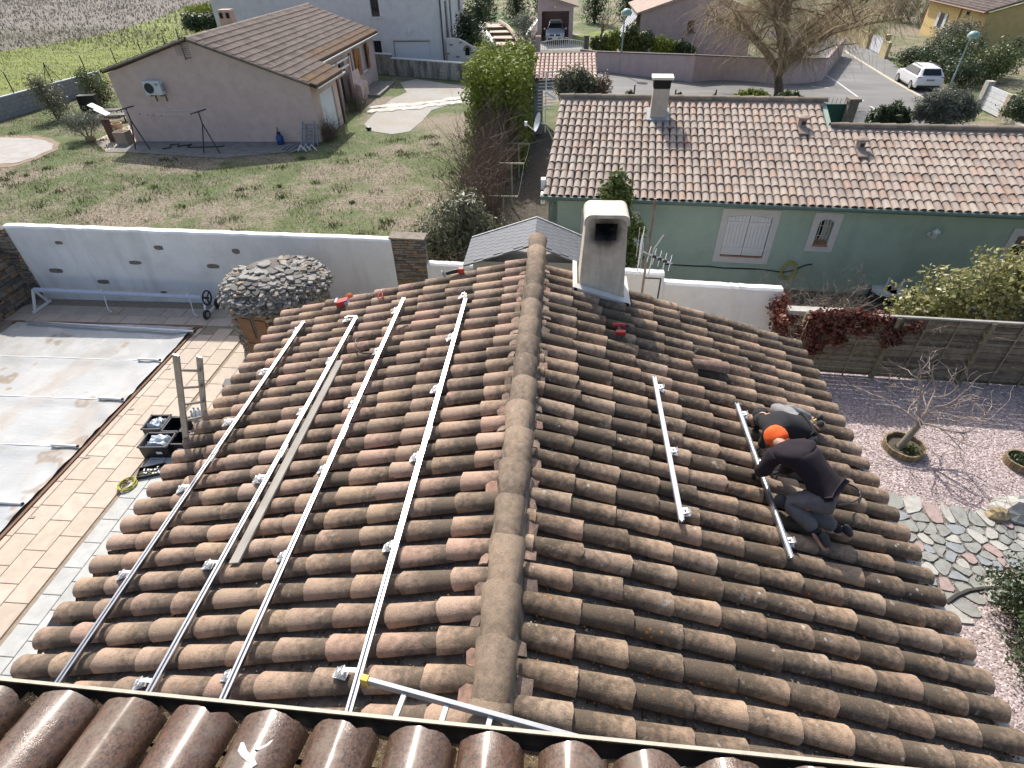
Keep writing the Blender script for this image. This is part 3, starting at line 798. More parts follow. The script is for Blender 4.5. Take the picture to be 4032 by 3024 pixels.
# ------------------------------------------------------------------ walls of the terrace
def whitewall():
    m = NT('whitewashed_render'); v = m.mapped((2.2, 2.2, .35)); st = m.noise(1.2, 5, .6, v)
    col = m.ramp(m.noise(1.4, 5, .6), [(.3, (.70, .69, .66)), (.6, (.82, .81, .79))]); col = m.mix(m.ramp(st, [(.52, 0), (.75, .45)]), col, (.48, .46, .43))
    m.color(col); m.rough(.9); m.bump(m.noise(14, 6, .65), .4, .03); return m.m
M_ww = whitewall()
M_stone = simple('schist_stone', (.20, .165, .13), .9, var=.45, scale=6, bump=.6, bscale=25, c2=(.08, .065, .055))
def stone_poly(rx, rz, n=8):
    P = []
    for k in range(n):
        a = 2*PI*k/n; P.append((rx*math.copysign(abs(math.cos(a)) ** .55, math.cos(a))*random.uniform(.9, 1.05), rz*math.copysign(abs(math.sin(a)) ** .6, math.sin(a))*random.uniform(.85, 1.1)))
    return P
ww = thing('white_garden_wall', 'long whitewashed wall with dark inset stones behind the pool', 'wall', (-9.6, 13.1, 0))
b = MB(); xl, xr_ = -14.75, -4.25
n = 40; top = []
for i in range(n+1):
    x = xl+(xr_ - xl)*i/n; z = 2.22 - .22*(x - xl)/(xr_ - xl)+jit(.012); top.append((x, z))
for i in range(n):
    (x0_, z0_), (x1_, z1_) = top[i], top[i+1]
    prof0 = [(13.06, 0), (13.06, z0_ - .05), (13.10, z0_ - .01), (13.22, z0_), (13.33, z0_ - .03), (13.36, 0)]
    prof1 = [(13.06, 0), (13.06, z1_ - .05), (13.10, z1_ - .01), (13.22, z1_), (13.33, z1_ - .03), (13.36, 0)]
    V = [(x0_, y_, z_) for y_, z_ in prof0]+[(x1_, y_, z_) for y_, z_ in prof1]
    b.add(V, [(k, k+6, k+7, k+1) for k in range(5)])
b.add([(xl, y_, z_) for y_, z_ in [(13.06, 0), (13.06, 2.17), (13.22, 2.22), (13.36, 0)]], [(0, 1, 2, 3)])
b.add([(xr_, y_, z_) for y_, z_ in [(13.06, 0), (13.06, 1.95), (13.22, 2.0), (13.36, 0)]], [(3, 2, 1, 0)])
b.obj('rendered_face', M_ww, ww, smooth=40)
for q, w_, h_ in [((425, 288), 34, 11), ((408, 492), 60, 17), ((752, 571), 52, 15), ((980, 432), 54, 13), ((1150, 324), 38, 14), ((1188, 647), 27, 8), ((1548, 459), 52, 15), ((1710, 350), 31, 17)]:
    p = aty(*a0(*q), 13.05); sc = 13.8/F/1.8436
    b = MB(); b.prism([(p.x+x, 13.048+jit(.004), p.z+z) for x, z in stone_poly(w_*sc*1.02, h_*sc*1.3)], (0, .06, 0)); b.obj('inset_stone', M_stone, ww)
M_schist = [simple('schist_grey', (.24, .20, .16), .9, var=.4, scale=9, bump=.5, bscale=30), simple('schist_rust', (.30, .20, .12), .9, var=.4, scale=9, bump=.5, bscale=30), simple('schist_dark', (.13, .115, .10), .9, var=.4, scale=9, bump=.5, bscale=30)]
def stone_face(parent, o, ux, uz, wid, hei, sl=(.12, .38), sh=(.04, .09), depth=.08, bow=.03, mats=M_schist, prob=(6, 2, 3)):
    """flat stones laid in rough courses on a face; o lower left corner, ux along, outward normal = ux x uz"""
    o = Vector(o); ux = Vector(ux).normalized(); uz = Vector(uz).normalized(); nn = ux.cross(uz)
    z = 0.0; cnt = 0
    while z < hei - .02:
        h = random.uniform(*sh); h = min(h, hei - z); x = -random.uniform(0, .1)
        while x < wid:
            l = random.uniform(*sl); x0_ = max(0, x); x1_ = min(wid, x+l)
            if x1_ - x0_ > .03:
                q = [(x0_+.008, z+.006+jit(.006)), (x1_ - .008, z+.006+jit(.006)), (x1_ - .012, z+h - .006+jit(.006)), (x0_+.012, z+h - .006+jit(.006))]
                d = random.uniform(.2, 1)*bow
                b = MB(); b.prism([o+ux*a+uz*c+nn*d for a, c in q], -nn*depth); b.obj('stone', random.choices(mats, prob)[0], parent); cnt += 1
            x += l
        z += h
    return cnt
pil = thing('stone_pillar', 'dry schist stone pillar at the end of the whitewashed wall', 'pillar', (-3.8, 13.2, 0))
b = MB(); b.box((-3.82, 13.25, 1.0), (.80, .3, 2.0)); b.obj('core', M_mortar, pil)
stone_face(pil, (-4.24, 13.09, .6), (1, 0, 0), (0, 0, 1), .86, 1.42)
b = MB(); b.prism([(-4.3, 13.04, 2.02), (-3.38, 13.04, 1.99), (-3.38, 13.42, 2.0), (-4.3, 13.42, 2.03)], (0, 0, .04)); b.obj('capstone', M_schist[0], pil)
# dark stone wall closing the terrace on the left
lw = thing('left_stone_wall', 'dark rough stone wall closing the terrace beside the cover reel', 'wall', (-15.2, 11, 0))
b = MB(); b.box((-15.55, 10.6, .85), (.9, 5.2, 1.7)); b.obj('core', M_schist[2], lw)
stone_face(lw, (-15.08, 13.05, 0), (0, -1, 0), (0, 0, 1), 5.0, 1.5, (.15, .45), (.07, .15), bow=.07, prob=(3, 2, 5))
b = MB(); b.box((-15.2, 13.2, 1.05), (.8, .34, 2.1)); b.obj('corner_core', M_mortar, lw)
stone_face(lw, (-15.6, 13.02, .3), (1, 0, 0), (0, 0, 1), .92, 1.85, (.12, .4), (.05, .10))
# low white wall pieces behind the tiled house
def lowwall(name, label, x0, x1, y0, y1, h0, h1):
    b = MB(); n = 14; th = .26
    for i in range(n):
        ta, tb = i/n, (i+1)/n
        V = []
        for t in (ta, tb):
            x = x0+(x1 - x0)*t; y = y0+(y1 - y0)*t; h = h0+(h1 - h0)*t+jit(.01)
            V += [(x, y, 0), (x, y, h - .04), (x, y+.05, h), (x, y+th - .05, h), (x, y+th, h - .04), (x, y+th, 0)]
        b.add(V, [(k, k+6, k+7, k+1) for k in range(5)])
        if i == 0: b.add(V[:6], [(0, 1, 2, 3, 4, 5)])
        if i == n - 1: b.add(V[6:], [(5, 4, 3, 2, 1, 0)])
    return tag(b.obj(name, M_ww), label, 'wall')
lowwall('low_white_wall', 'low white wall between stone pillar and grey shed roof', -3.40, -1.2, 13.05, 12.9, 1.36, 1.34)
lowwall('stepped_white_wall', 'higher white wall step behind the antenna mast', .9, 2.40, 11.62, 11.55, 2.0, 1.97)
lowwall('white_boundary_wall', 'white boundary wall in front of green house ending at red creeper', 2.40, 5.06, 11.62, 11.5, 1.72, 1.66)

# ------------------------------------------------------------------ dry stone hut
hut = thing('stone_hut', 'round dry stone hut with corbelled dome and wooden door', 'hut', (-6.6, 11.2, 0))
hc = Vector((-6.6, 11.22, 0)); HR = 1.16
M_drys = [simple('dry_stone_light', (.30, .285, .26), .9, var=.35, scale=8, bump=.5, bscale=30), simple('dry_stone_mid', (.20, .19, .17), .9, var=.35, scale=8, bump=.5, bscale=30), simple('dry_stone_dark', (.12, .112, .10), .9, var=.35, scale=8, bump=.5, bscale=30), simple('dry_stone_warm', (.34, .27, .19), .9, var=.3, scale=8, bump=.5, bscale=30)]
b = MB(); b.lathe([(HR - .14, 0), (HR - .12, 1.5), (HR - .08, 1.6), (HR*.88, 1.80), (HR*.62, 2.03), (HR*.32, 2.155), (.02, 2.195)], hc, 28); b.obj('core', M_schist[2], hut)
cand = []
def dome_r(z):       # outside radius by height
    if z < 1.55: return HR - .06+.02*z
    t = (z - 1.55)/.67; return (HR+.11)*math.sqrt(max(0, 1 - t ** 2.1))*(1 if t > .02 else 1)
z = .02
while z < 2.21:
    h = random.uniform(.034, .058) if z > 1.55 else random.uniform(.05, .085)
    r = dome_r(z+h/2);
    if r < .08: break
    a = random.uniform(0, .3); circ = 0
    while circ < 2*PI:
        l = random.uniform(.08, .22); da = l/max(r, .15); am = a+circ+da/2
        cand.append((am, z+h/2, r, min(l, 1.2*r), h)); circ += da
    z += h*.92
cand.append((0, 2.205, .0, .3, .05)); cand.append((2, 2.195, .18, .3, .05))
def facing(c):
    n_ = Vector((math.cos(c[0]), math.sin(c[0]), .5 if c[1] > 1.55 else 0)); p = hc+Vector((math.cos(c[0])*c[2], math.sin(c[0])*c[2], c[1]))
    return n_.normalized().dot((Vector((0, 0, CAMZ)) - p).normalized())
cand.sort(key=lambda c: -facing(c) - (c[1] > .9)*.3)
def stone_geo():
    P = []
    for k in range(7):
        a = 2*PI*k/7+jit(.25); P.append((.5*math.cos(a)*random.uniform(.8, 1.1), .5*math.sin(a)*random.uniform(.8, 1.1)))
    V = [(x, y, -.5) for x, y in P]+[(x*.92, y*.92, .35+jit(.12)) for x, y in P]+[(0, 0, .5)]
    Fq = [(i, (i+1) % 7, 7+(i+1) % 7) for i in range(7)]+[(i, 7+(i+1) % 7, 7+i) for i in range(7)]+[(7+i, 7+(i+1) % 7, 14) for i in range(7)]
    return np.array(V), np.array(Fq), np.zeros(15)
gst = [stone_geo() for _ in range(10)]
sme = []
for mi, mm in enumerate(M_drys):
    for gg in gst[:5] if mi % 2 else gst[5:]:
        sme.append((mi, tile_mesh('stone', (gg[0], gg[1], gg[2]), mm)))

door_a = -1.78
hinv = root_inv(hut); rest = {0: [], 1: [], 2: [], 3: []}; cnt = 0
for c in cand:
    am, zz, r, l, h = c
    da = abs((am - door_a+PI) % (2*PI) - PI)
    if zz < 1.56 and da < .36: continue
    if facing(c) < -.35: continue
    mi = random.choices([0, 1, 2, 3], [4, 4, 2, 1] if zz > 1.55 else [1, 3, 1, 6])[0]
    nrm = Vector((math.cos(am), math.sin(am), 0)); tan = Vector((-math.sin(am), math.cos(am), 0))
    p = hc+nrm*(r - .10+jit(.05))+Vector((0, 0, zz))
    tilt = .10 if zz > 1.55 else .04
    R = Matrix((tan, nrm, Vector((0, 0, 1)))).transposed().to_4x4()
    Mx = Matrix.Translation(p) @ R @ Matrix.Rotation(-tilt+jit(.16), 4, 'X') @ Matrix.Rotation(jit(.16), 4, 'Y') @ Matrix.Rotation(jit(1.6 if zz > 2.02 else .5), 4, 'Z') @ Matrix.Diagonal((l*1.1, .24+(.10 if zz > 1.95 else 0), h*random.uniform(.8, 1.25), 1))
    if cnt < 300:
        me = random.choice([m for k, m in sme if k == mi]); o = bpy.data.objects.new('stone', me); COL.objects.link(o); o.parent = hut; o.matrix_basis = hinv @ Mx; cnt += 1
    else: rest[mi].append(Mx)
for mi in rest:
    if rest[mi]: joined(hut, rest[mi], gst[mi], M_drys[mi], 'stone_field')
M_wood = simple('varnished_door_wood', (.20, .085, .03), .5, var=.35, scale=5, streak=.5)
dv = Vector((math.cos(door_a), math.sin(door_a), 0)); dt = Vector((-dv.y, dv.x, 0)); dc = hc+dv*(HR - .16)
b = MB(); Rd = Matrix((dt, dv, Vector((0, 0, 1)))).transposed()
b.box(dc+Vector((0, 0, .77)), (.84, .06, 1.54), M=Rd); dr = b.obj('door', M_wood, hut)
for sx in (-1, 1):
    for zc_ in (.40, 1.08):
        b = MB(); b.box(dc+dt*sx*.2+dv*.035+Vector((0, 0, zc_)), (.28, .03, .52), M=Rd); b.obj('door_panel', M_wood, dr, bevel=.008)
b = MB(); b.box(dc+Vector((0, 0, 1.56))+dv*.03, (1.0, .14, .09), M=Rd); b.obj('lintel', M_wood, hut)
# ================================================================== generic building pieces
def render_mat(name, c, st=.3, sc=2.2, dirt=0.0):
    m = NT(name); v = m.mapped((3, 3, .4)); s = m.noise(.9, 5, .6, v)
    col = m.ramp(m.noise(sc, 6, .62), [(.3, tuple(x*.86 for x in c)), (.55, c), (.78, tuple(min(1, x*1.08) for x in c))])
    col = m.mix(m.math('MULTIPLY', m.ramp(s, [(.5, 0), (.75, 1)]), st), col, tuple(x*.62 for x in c))
    g = m.noise(38, 4, .7); col = m.mix(m.ramp(g, [(.35, .35), (.6, 0)]), col, tuple(x*.78 for x in c))
    m.color(col); m.rough(.92); m.bump(m.noise(55, 5, .7), .35, .012); return m.m
def onp(u, v, x0, z0, sl, sx=1):          # ray on the slope z = z0 - sl*sx*(x-x0)
    d = wray(u, v); t = (z0+sl*sx*x0 - CAMZ)/(d[2]+sl*sx*d[0]); return Vector((d[0]*t, d[1]*t, CAMZ+d[2]*t))
def rect_wall(b, p0, p1, z0, z1, th, holes=()):
    """upright wall from p0 to p1 (outer face on the right-hand side seen from above going p0->p1 is -n), with rectangular openings (s0,s1,za,zb)"""
    p0 = Vector((p0[0], p0[1], 0)); p1 = Vector((p1[0], p1[1], 0)); L = (p1 - p0).length; d = (p1 - p0)/L; n = Vector((-d.y, d.x, 0))
    ss = sorted(set([0, L]+[h[0] for h in holes]+[h[1] for h in holes]))
    for a, c in zip(ss[:-1], ss[1:]):
        zz = [(z0, z1)]
        for h in holes:
            if h[0] <= a+1e-6 and h[1] >= c - 1e-6:
                nz_ = []
                for u, v in zz:
                    if h[2] > u: nz_.append((u, min(v, h[2])))
                    if h[3] < v: nz_.append((max(u, h[3]), v))
                zz = nz_
        for u, v in zz:
            if v - u < 1e-4: continue
            q = [p0+d*a, p0+d*c, p0+d*c+n*th, p0+d*a+n*th]
            b.hexa([p+Vector((0, 0, u)) for p in q]+[p+Vector((0, 0, v)) for p in q])

# ================================================================== green house
GA = math.atan2(-.083, 1.0)                       # it stands a little askew
ge_l = Vector((-.48, 14.78, 0))                   # left end of the eave
gd = Vector((math.cos(GA), math.sin(GA), 0)); gn = Vector((-gd.y, gd.x, 0))
ZE = 2.55
def gp_(s, t, z): return ge_l+gd*s+gn*t+Vector((0, 0, z))
green = thing('green_house', 'green rendered bungalow with pinkish canal-tile roof and white shutters', 'house', gp_(6, 3, 0), GA)
M_green = render_mat('green_render', (.38, .475, .385), .4)
M_surr = simple('white_surround', (.60, .58, .55), .8, var=.08)
LW = 15.0; t0 = .36
def swall(u, v):                                  # s, z on the green wall under a pixel
    d = Vector(wray(u, v)); o = Vector((0, 0, CAMZ)); p0 = gp_(0, t0, 0); k = (p0 - o).dot(gn)/d.dot(gn); p = o+d*k
    return (p - ge_l).dot(gd), p.z
def rect_px(pts):
    q = [swall(*p) for p in pts]; return min((q[0][0]+q[3][0])/2, q[0][0]), max(q[1][0], q[1][0]), (q[2][1]+q[3][1])/2, (q[0][1]+q[1][1])/2
w1 = [swall(*a2(1600, 270)), swall(*a2(1910, 300)), swall(*a2(1850, 590)), swall(*a2(1540, 560))]
w1r = ((w1[0][0]+w1[3][0])/2, (w1[1][0]+w1[2][0])/2, (w1[2][1]+w1[3][1])/2, (w1[0][1]+w1[1][1])/2+.04)
w2 = [swall(*a3(520, 300)), swall(*a3(615, 300)), swall(*a3(570, 490)), swall(*a3(455, 490))]
w2r = ((w2[0][0]+w2[3][0])/2, (w2[1][0]+w2[2][0])/2, (w2[2][1]+w2[3][1])/2, (w2[0][1]+w2[1][1])/2)
w3s = swall(*a3(1985, 420)); w3r = (w3s[0] - .1, w3s[0]+1.4, .08, w3s[1]+.02)
w0s = swall(*a2(745, 260)); w0r = (w0s[0] - .62, w0s[0]+.62, .95, w0s[1] - .05)
b = MB(); holes = [w1r, w2r, w3r, w0r]
pA, pB = gp_(.14, t0, 0), gp_(LW, t0, 0)
rect_wall(b, pA, pB, -.1, ZE+.02, .28, [(h[0] - .14, h[1] - .14, h[2], h[3]) for h in holes]); b.obj('front_wall', M_green, green)
g1 = 4.55; g2 = 3.30; SJ = 7.72
b = MB(); rt = 1.4
b.prism([gp_(.14, t0, -.1), gp_(.14, 2*g1 - .3, -.1), gp_(.14, 2*g1 - .3, ZE), gp_(.14, g1, ZE+1.32), gp_(.14, t0, ZE+.05)], gd*.25); b.obj('gable_wall', M_green, green)
b = MB(); b.prism([gp_(.4, 2*g1 - .6, 0), gp_(SJ, 2*g1 - .6, 0), gp_(SJ, 2*g1 - .6, ZE), gp_(.4, 2*g1 - .6, ZE)], gn*.2); b.obj('rear_wall', M_green, green)
pg = .305
def gz_(t): return ZE+.04+pg*t
roofg = MB()
for s0, s1, tr in ((.02, SJ, g1), (SJ, LW, g2)):
    roofg.prism([gp_(s0, .03, gz_(.03) - .10), gp_(s1, .03, gz_(.03) - .10), gp_(s1, tr, gz_(tr) - .10), gp_(s0, tr, gz_(tr) - .10)], (0, 0, -.05))
    roofg.prism([gp_(s0, tr, gz_(tr) - .10), gp_(s1, tr, gz_(tr) - .10), gp_(s1, tr*2 - .1, gz_(.1) - .10), gp_(s0, tr*2 - .1, gz_(.1) - .10)], (0, 0, -.05))
roofg = roofg.obj('roof', M_mortar, green)
M_gtile = tilemat('pinkish_tile', [(.40, .315, .265), (.46, .38, .32), (.37, .30, .255), (.48, .41, .34), (.43, .35, .295), (.34, .28, .24), (.45, .315, .245), (.44, .37, .31), (.41, .345, .295)], (.16, .125, .105), .60, .96, lichen=.5, orange=.5, pale=.35, along=.30)
dnG = (-gn*1.0+Vector((0, 0, -pg))).normalized(); upG = (-gn*pg*1.0+Vector((0, 0, 1))).normalized()
tm = []; sp_ = .196; ex = .36
ns_ = int((LW - .05)/sp_)
for k in range(ns_):
    s = .10+k*sp_; tr = g1 if s < SJ else g2
    nrow = int(tr/(ex*.957))+1
    for i in range(nrow):
        t = -.02+i*ex*.957+jit(.008)
        if t > tr - .12: continue
        Lf = min(1.0, (tr - t)/(.42*.957))
        p = gp_(s+jit(.006), t, gz_(t) - .075+.012)
        tm.append(tmat(p - dnG*.42*Lf, dnG, upG, yaw=jit(.02), roll=jit(.05), pitch=-.032, sc=(Lf, random.uniform(.96, 1.05), random.uniform(.93, 1.06))))
lay(roofg, tm, tile_geo(.42, .076, .092, seg=6, flat=.85), M_gtile, 'cover_tile', 'cover_tile_field', 300)
gr = []
for s0, s1, tr in ((-.02, SJ+.1, g1), (SJ - .02, LW, g2)):
    s = s0
    while s < s1 - .1:
        p = gp_(s, tr, gz_(tr)+.0); gr.append(tmat(p, gd, (0, 0, 1), yaw=jit(.012), pitch=-.015, roll=jit(.05))); s += .41
M_gridge = tilemat('grey_ridge_tile', [(.27, .22, .17), (.24, .20, .16), (.30, .24, .18)], (.10, .085, .07), .55, .9, orange=.5)
lay(roofg, gr, tile_geo(.46, .115, .13, seg=8), M_gridge, 'ridge_tile', '', 300)
# pale packing under the ridge, and the step where the roof drops
for s0, s1, tr in ((0, SJ, g1), (SJ, LW, g2)):
    b = MB(); b.prism([gp_(s0, tr - .2, gz_(tr) - .12), gp_(s1, tr - .2, gz_(tr) - .12), gp_(s1, tr, gz_(tr)+.02), gp_(s0, tr, gz_(tr)+.02)], (0, 0, .03)); b.obj('ridge_bedding', simple('pale_bedding', (.42, .33, .27), .9, var=.3, scale=15), roofg)
b = MB(); b.prism([gp_(SJ - .02, g2, gz_(g2) - .1), gp_(SJ - .02, g1, gz_(g1) - .05), gp_(SJ - .02, 2*g1 - .2, gz_(.2) - .1), gp_(SJ - .02, g2+1, 2.2), ], gd*.12); b.obj('step_wall', M_green, green)
b = MB(); b.tube([gp_(-.05, -.06, ZE - .05), gp_(LW, -.06, ZE - .05)], .058, 8); b.obj('gutter', simple('green_gutter', (.11, .16, .13), .5, var=.2), green, smooth=60)
b = MB(); b.beam(gp_(.14, .30, ZE - .14), gp_(LW, .30, ZE - .14), .14, .05); b.obj('cornice', simple('pale_cornice', (.34, .38, .31), .8, var=.15), green)
b = MB(); b.beam(gp_(.0, .10, ZE - .16), gp_(.0, 2*g1 - .4, ZE - .16), .05, .14); b.obj('side_board', M_green, green)
def surround(r, w=.17, arch=.06):
    s0, s1, za, zb = r; b = MB(); t = t0 - .025
    for (x0_, x1_, z0_, z1_) in ((s0 - w, s0, za - w, zb+w), (s1, s1+w, za - w, zb+w), (s0, s1, zb, zb+w), (s0, s1, za - w, za)):
        b.prism([gp_(x0_, t, z0_), gp_(x1_, t, z0_), gp_(x1_, t, z1_), gp_(x0_, t, z1_)], gn*.10)
    # shallow arch at the head
    n_ = 8
    P = [(s0+(s1 - s0)*k/n_, zb - arch*(2*k/n_ - 1) ** 2) for k in range(n_+1)]
    b.prism([gp_(x, t+.02, z) for x, z in P]+[gp_(s1, t+.02, zb+.001), gp_(s0, t+.02, zb+.001)], gn*.08)
    return b.obj('window_surround', M_surr, green)
M_shut = simple('white_shutter', (.70, .69, .67), .5, var=.06)
M_dark = simple('dark_glass', (.02, .024, .028), .08, var=.3)
M_brick = simple('brick_sill', (.36, .19, .12), .85, var=.3)
def shutters(r):
    so = surround(r); s0, s1, za, zb = r; m = (s0+s1)/2; n_ = 6
    for side, (x0_, x1_) in enumerate(((s0+.012, m - .005), (m+.005, s1 - .012))):
        b = MB(); w = (x1_ - x0_)/n_
        for k in range(n_):
            xa_, xb_ = x0_+k*w, x0_+(k+1)*w - .006
            za_ = zb - .012 - .06*(2*((xa_+xb_)/2 - s0)/(s1 - s0) - 1) ** 2
            b.prism([gp_(xa_, t0+.005, za+.05), gp_(xb_, t0+.005, za+.05), gp_(xb_, t0+.005, za_), gp_(xa_, t0+.005, za_)], gn*.035)
        sh = b.obj('shutter', M_shut, green)
        for zz in (za+.22, zb - .24):
            h = MB(); h.prism([gp_(x0_, t0 - .012, zz), gp_(x1_, t0 - .012, zz), gp_(x1_, t0 - .012, zz+.06), gp_(x0_, t0 - .012, zz+.06)], gn*.02); h.obj('batten', M_shut, sh)
    b = MB(); b.prism([gp_(s0, t0 - .03, za), gp_(s1, t0 - .03, za), gp_(s1, t0 - .03, za+.04), gp_(s0, t0 - .03, za+.04)], gn*.2); b.obj('sill', M_brick, green)
shutters(w1r); shutters(w0r)
surround(w2r, .17, .10); s0, s1, za, zb = w2r
b = MB(); b.prism([gp_(s0, t0+.2, za), gp_(s1, t0+.2, za), gp_(s1, t0+.2, zb), gp_(s0, t0+.2, zb)], gn*.04); pane = b.obj('window_pane', M_dark, green)
b = MB(); b.prism([gp_(s0+(s1 - s0)*.55, t0+.16, za+.1), gp_(s1 - .02, t0+.16, za+.1), gp_(s1 - .02, t0+.16, zb - .1), gp_(s0+(s1 - s0)*.55, t0+.16, zb - .04)], gn*.03); b.obj('curtain', simple('net_curtain', (.45, .44, .40), .9), pane)
for k in range(4):
    s = s0+(s1 - s0)*(k+.7)/4.4; b = MB(); b.tube([gp_(s, t0+.05, za+.12), gp_(s+.01, t0+.03, (za+zb)/2), gp_(s, t0+.05, zb - .02)], .009, 5); b.obj('grille_bar', M_surr, pane)
for zz in (za+(zb - za)*.35, za+(zb - za)*.72):
    b = MB(); b.tube([gp_(s0, t0+.05, zz), gp_(s1, t0+.05, zz)], .008, 5); b.obj('grille_bar', M_surr, pane)
b = MB(); b.hexa([gp_(s0 - .02, t0 - .05, za - .02), gp_(s1+.02, t0 - .05, za - .02), gp_(s1 - .02, t0+.2, za - .02), gp_(s0+.02, t0+.2, za - .02), gp_(s0, t0 - .05, za+.03), gp_(s1, t0 - .05, za+.03), gp_(s1 - .02, t0+.2, za+.12), gp_(s0+.02, t0+.2, za+.12)]); b.obj('sill', M_brick, green)
surround(w3r, .17, .04); s0, s1, za, zb = w3r
b = MB(); b.prism([gp_(s0, t0+.1, za), gp_(s1, t0+.1, za), gp_(s1, t0+.1, zb), gp_(s0, t0+.1, zb)], gn*.04); pane = b.obj('french_door', M_dark, green)
for k in range(7):
    zz = za+(zb - za)*k/6; b = MB(); b.beam(gp_(s0, t0+.085, zz), gp_(s1, t0+.085, zz), .03, .03); b.obj('glazing_bar', M_shut, pane)
for k in range(5):
    s = s0+(s1 - s0)*k/4; b = MB(); b.beam(gp_(s, t0+.08, za), gp_(s, t0+.08, zb), .035, .03, up=gn); b.obj('glazing_bar', M_shut, pane)
# wall lantern
sl, zl_ = swall(*a3(1330, 390)); p = gp_(sl, t0 - .16, zl_)
lam = thing('wall_lantern', 'small white lantern on bracket fixed to the green wall', 'lantern', p)
b = MB(); b.lathe([(.11, .06), (.03, .13), (.01, .15)], p, 8); b.obj('lamp_shade', M_white, lam)
b = MB(); b.lathe([(.05, -.10), (.075, .055)], p, 6); b.obj('glass_body', simple('lantern_glass', (.6, .62, .6), .3), lam)
b = MB(); b.tube([p+Vector((0, 0, -.05)), p+Vector((-.05, .04, -.1)), gp_(sl - .06, t0, zl_ - .05)], .012, 6); b.lathe([(.045, -.01), (.045, .01)], gp_(sl - .06, t0 - .01, zl_ - .05), 8, Matrix.Rotation(PI/2, 3, 'X')); b.obj('bracket', M_white, lam)
# hose line and coil on the wall
def wpt(x, y, off=.03, f=a3): s, z = swall(*f(x, y)); return gp_(s, t0 - off, z)
b = MB(); b.tube([wpt(*q, f=a2) for q in [(1140, 625), (1250, 632), (1350, 638), (1460, 640), (1560, 652), (1690, 655), (1820, 660), (1960, 678)]]+[wpt(*q) for q in [(230, 683), (290, 675), (340, 660), (400, 632), (455, 624)]], .017, 6)
tag(b.obj('black_hose', M_black, smooth=60), 'black pipe running low along the green wall', 'pipe')
cs_, cz_ = swall(*a3(283, 665)); cc = gp_(cs_, t0 - .07, cz_); b = MB(); P = []
for k in range(90):
    a = 2*PI*k/18; r = .22+.03*math.sin(k*1.7); P.append(cc+gd*math.cos(a)*r*.85+Vector((0, 0, math.sin(a)*r*1.15)) - gn*(.02*math.sin(k*.9)))
b.tube(P, .014, 5); b.tube([P[-1], wpt(330, 715, .1), wpt(380, 712, .1), wpt(430, 680, .06), wpt(462, 640, .04)], .008, 5)
tag(b.obj('hose_coil', simple('yellow_hose', (.42, .38, .07), .5), smooth=60), 'coil of yellow garden hose hung on green wall', 'garden hose')
# roof furniture of the green house
cpos = on(*z20(1090, 850));
d = Vector(wray(*z20(1085, 858)));
def on_green(u, v):
    d = Vector(wray(u, v)); o = Vector((0, 0, CAMZ)); nrm = upG; p0 = gp_(0, 0, gz_(0)); k = (p0 - o).dot(nrm)/d.dot(nrm); return o+d*k
pc = on_green(*z20(1088, 862)); wch = .46
gch = thing('square_chimney', 'tall square pale chimney with black band and cream cap on green house roof', 'chimney', pc)
ztop = aty(*z20(1120, 548), pc.y+.25).z
Mg = Matrix.Rotation(GA, 3, 'Z')
b = MB(); b.box(pc+gn*.22+Vector((0, 0, (ztop - .30 - pc.z)/2 - .15)), (.46, .44, ztop - .30 - pc.z+.3), M=Mg); b.obj('shaft', simple('pale_chimney', (.52, .45, .37), .9, var=.2, scale=4, streak=.4), gch)
b = MB(); b.box(pc+gn*.22+Vector((0, 0, ztop - .17 - pc.z)), (.48, .46, .22), M=Mg, mi=0); b.obj('smoke_band', simple('soot', (.015, .013, .012), .9), gch)
b = MB(); b.box(pc+gn*.22+Vector((0, 0, ztop - .03 - pc.z)), (.60, .58, .06), M=Mg); b.obj('cap', simple('cream_cap', (.70, .66, .56), .8, var=.1), gch)
b = MB(); b.box(pc+gn*.22+Vector((0, 0, .02)), (.66, .66, .16), M=Mg @ Matrix.Rotation(math.atan(pg), 3, 'X')); b.obj('flashing', simple('lead_flashing', (.33, .35, .37), .6, var=.3), gch)
for q, nm_ in (((285, 920), 'small clay vent hood on the taller part of green house roof'), ((705, 1080), 'small clay vent hood on the lower part of green house roof')):
    p = on_green(*z30(*q)); vt = thing('roof_vent', nm_, 'roof vent', p, 0, 'clay roof vents')
    b = MB(); b.lathe([(.13, -.12), (.12, .10), (.115, .22)], p, 12); vb = b.obj('vent_body', M_gtile, vt, smooth=40)
    b = MB(); b.box(p+Vector((0, -.105, .12)), (.10, .03, .10)); b.obj('vent_slot', M_black, vb)
    b = MB(); b.lathe([(.17, .22), (.16, .26), (.09, .30), (.02, .31)], p, 12); b.obj('vent_cap', M_gtile, vt, smooth=40)
    b = MB(); b.box(p+gn*-.28+Vector((0, 0, -.03)), (.24, .34, .04), M=Mg @ Matrix.Rotation(math.atan(pg), 3, 'X')); b.obj('base_tile', M_gtile, vt)

# ================================================================== pink house with the gable towards the pool
YG = 28.7
pink = thing('pink_house', 'pink rendered bungalow with blank gable wall and brown ribbed tile roof', 'house', (-16.8, 34, 0))
M_pink = render_mat('pink_render', (.66, .50, .44), .16)
xa_, xb_ = -22.15, -12.05; ax, az = -17.35, 4.55
def zpr(x): return az - .352*(x - ax)
def zpl(x): return az - .275*(ax - x)
b = MB(); b.prism([(xa_+.25, YG, -.1), (xb_, YG, -.1), (xb_, YG, zpr(xb_) - .12), (ax, YG, az - .12), (xa_+.25, YG, zpl(xa_) - .10)], (0, .25, 0)); b.obj('gable_wall', M_pink, pink)
b = MB(); b.prism([(xa_+.25, YG+.25, -.1), (xa_+.25, 44, -.1), (xa_+.25, 44, zpl(xa_) - .12), (xa_+.25, YG+.25, zpl(xa_) - .12)], (.25, 0, 0)); b.obj('side_wall', M_pink, pink)
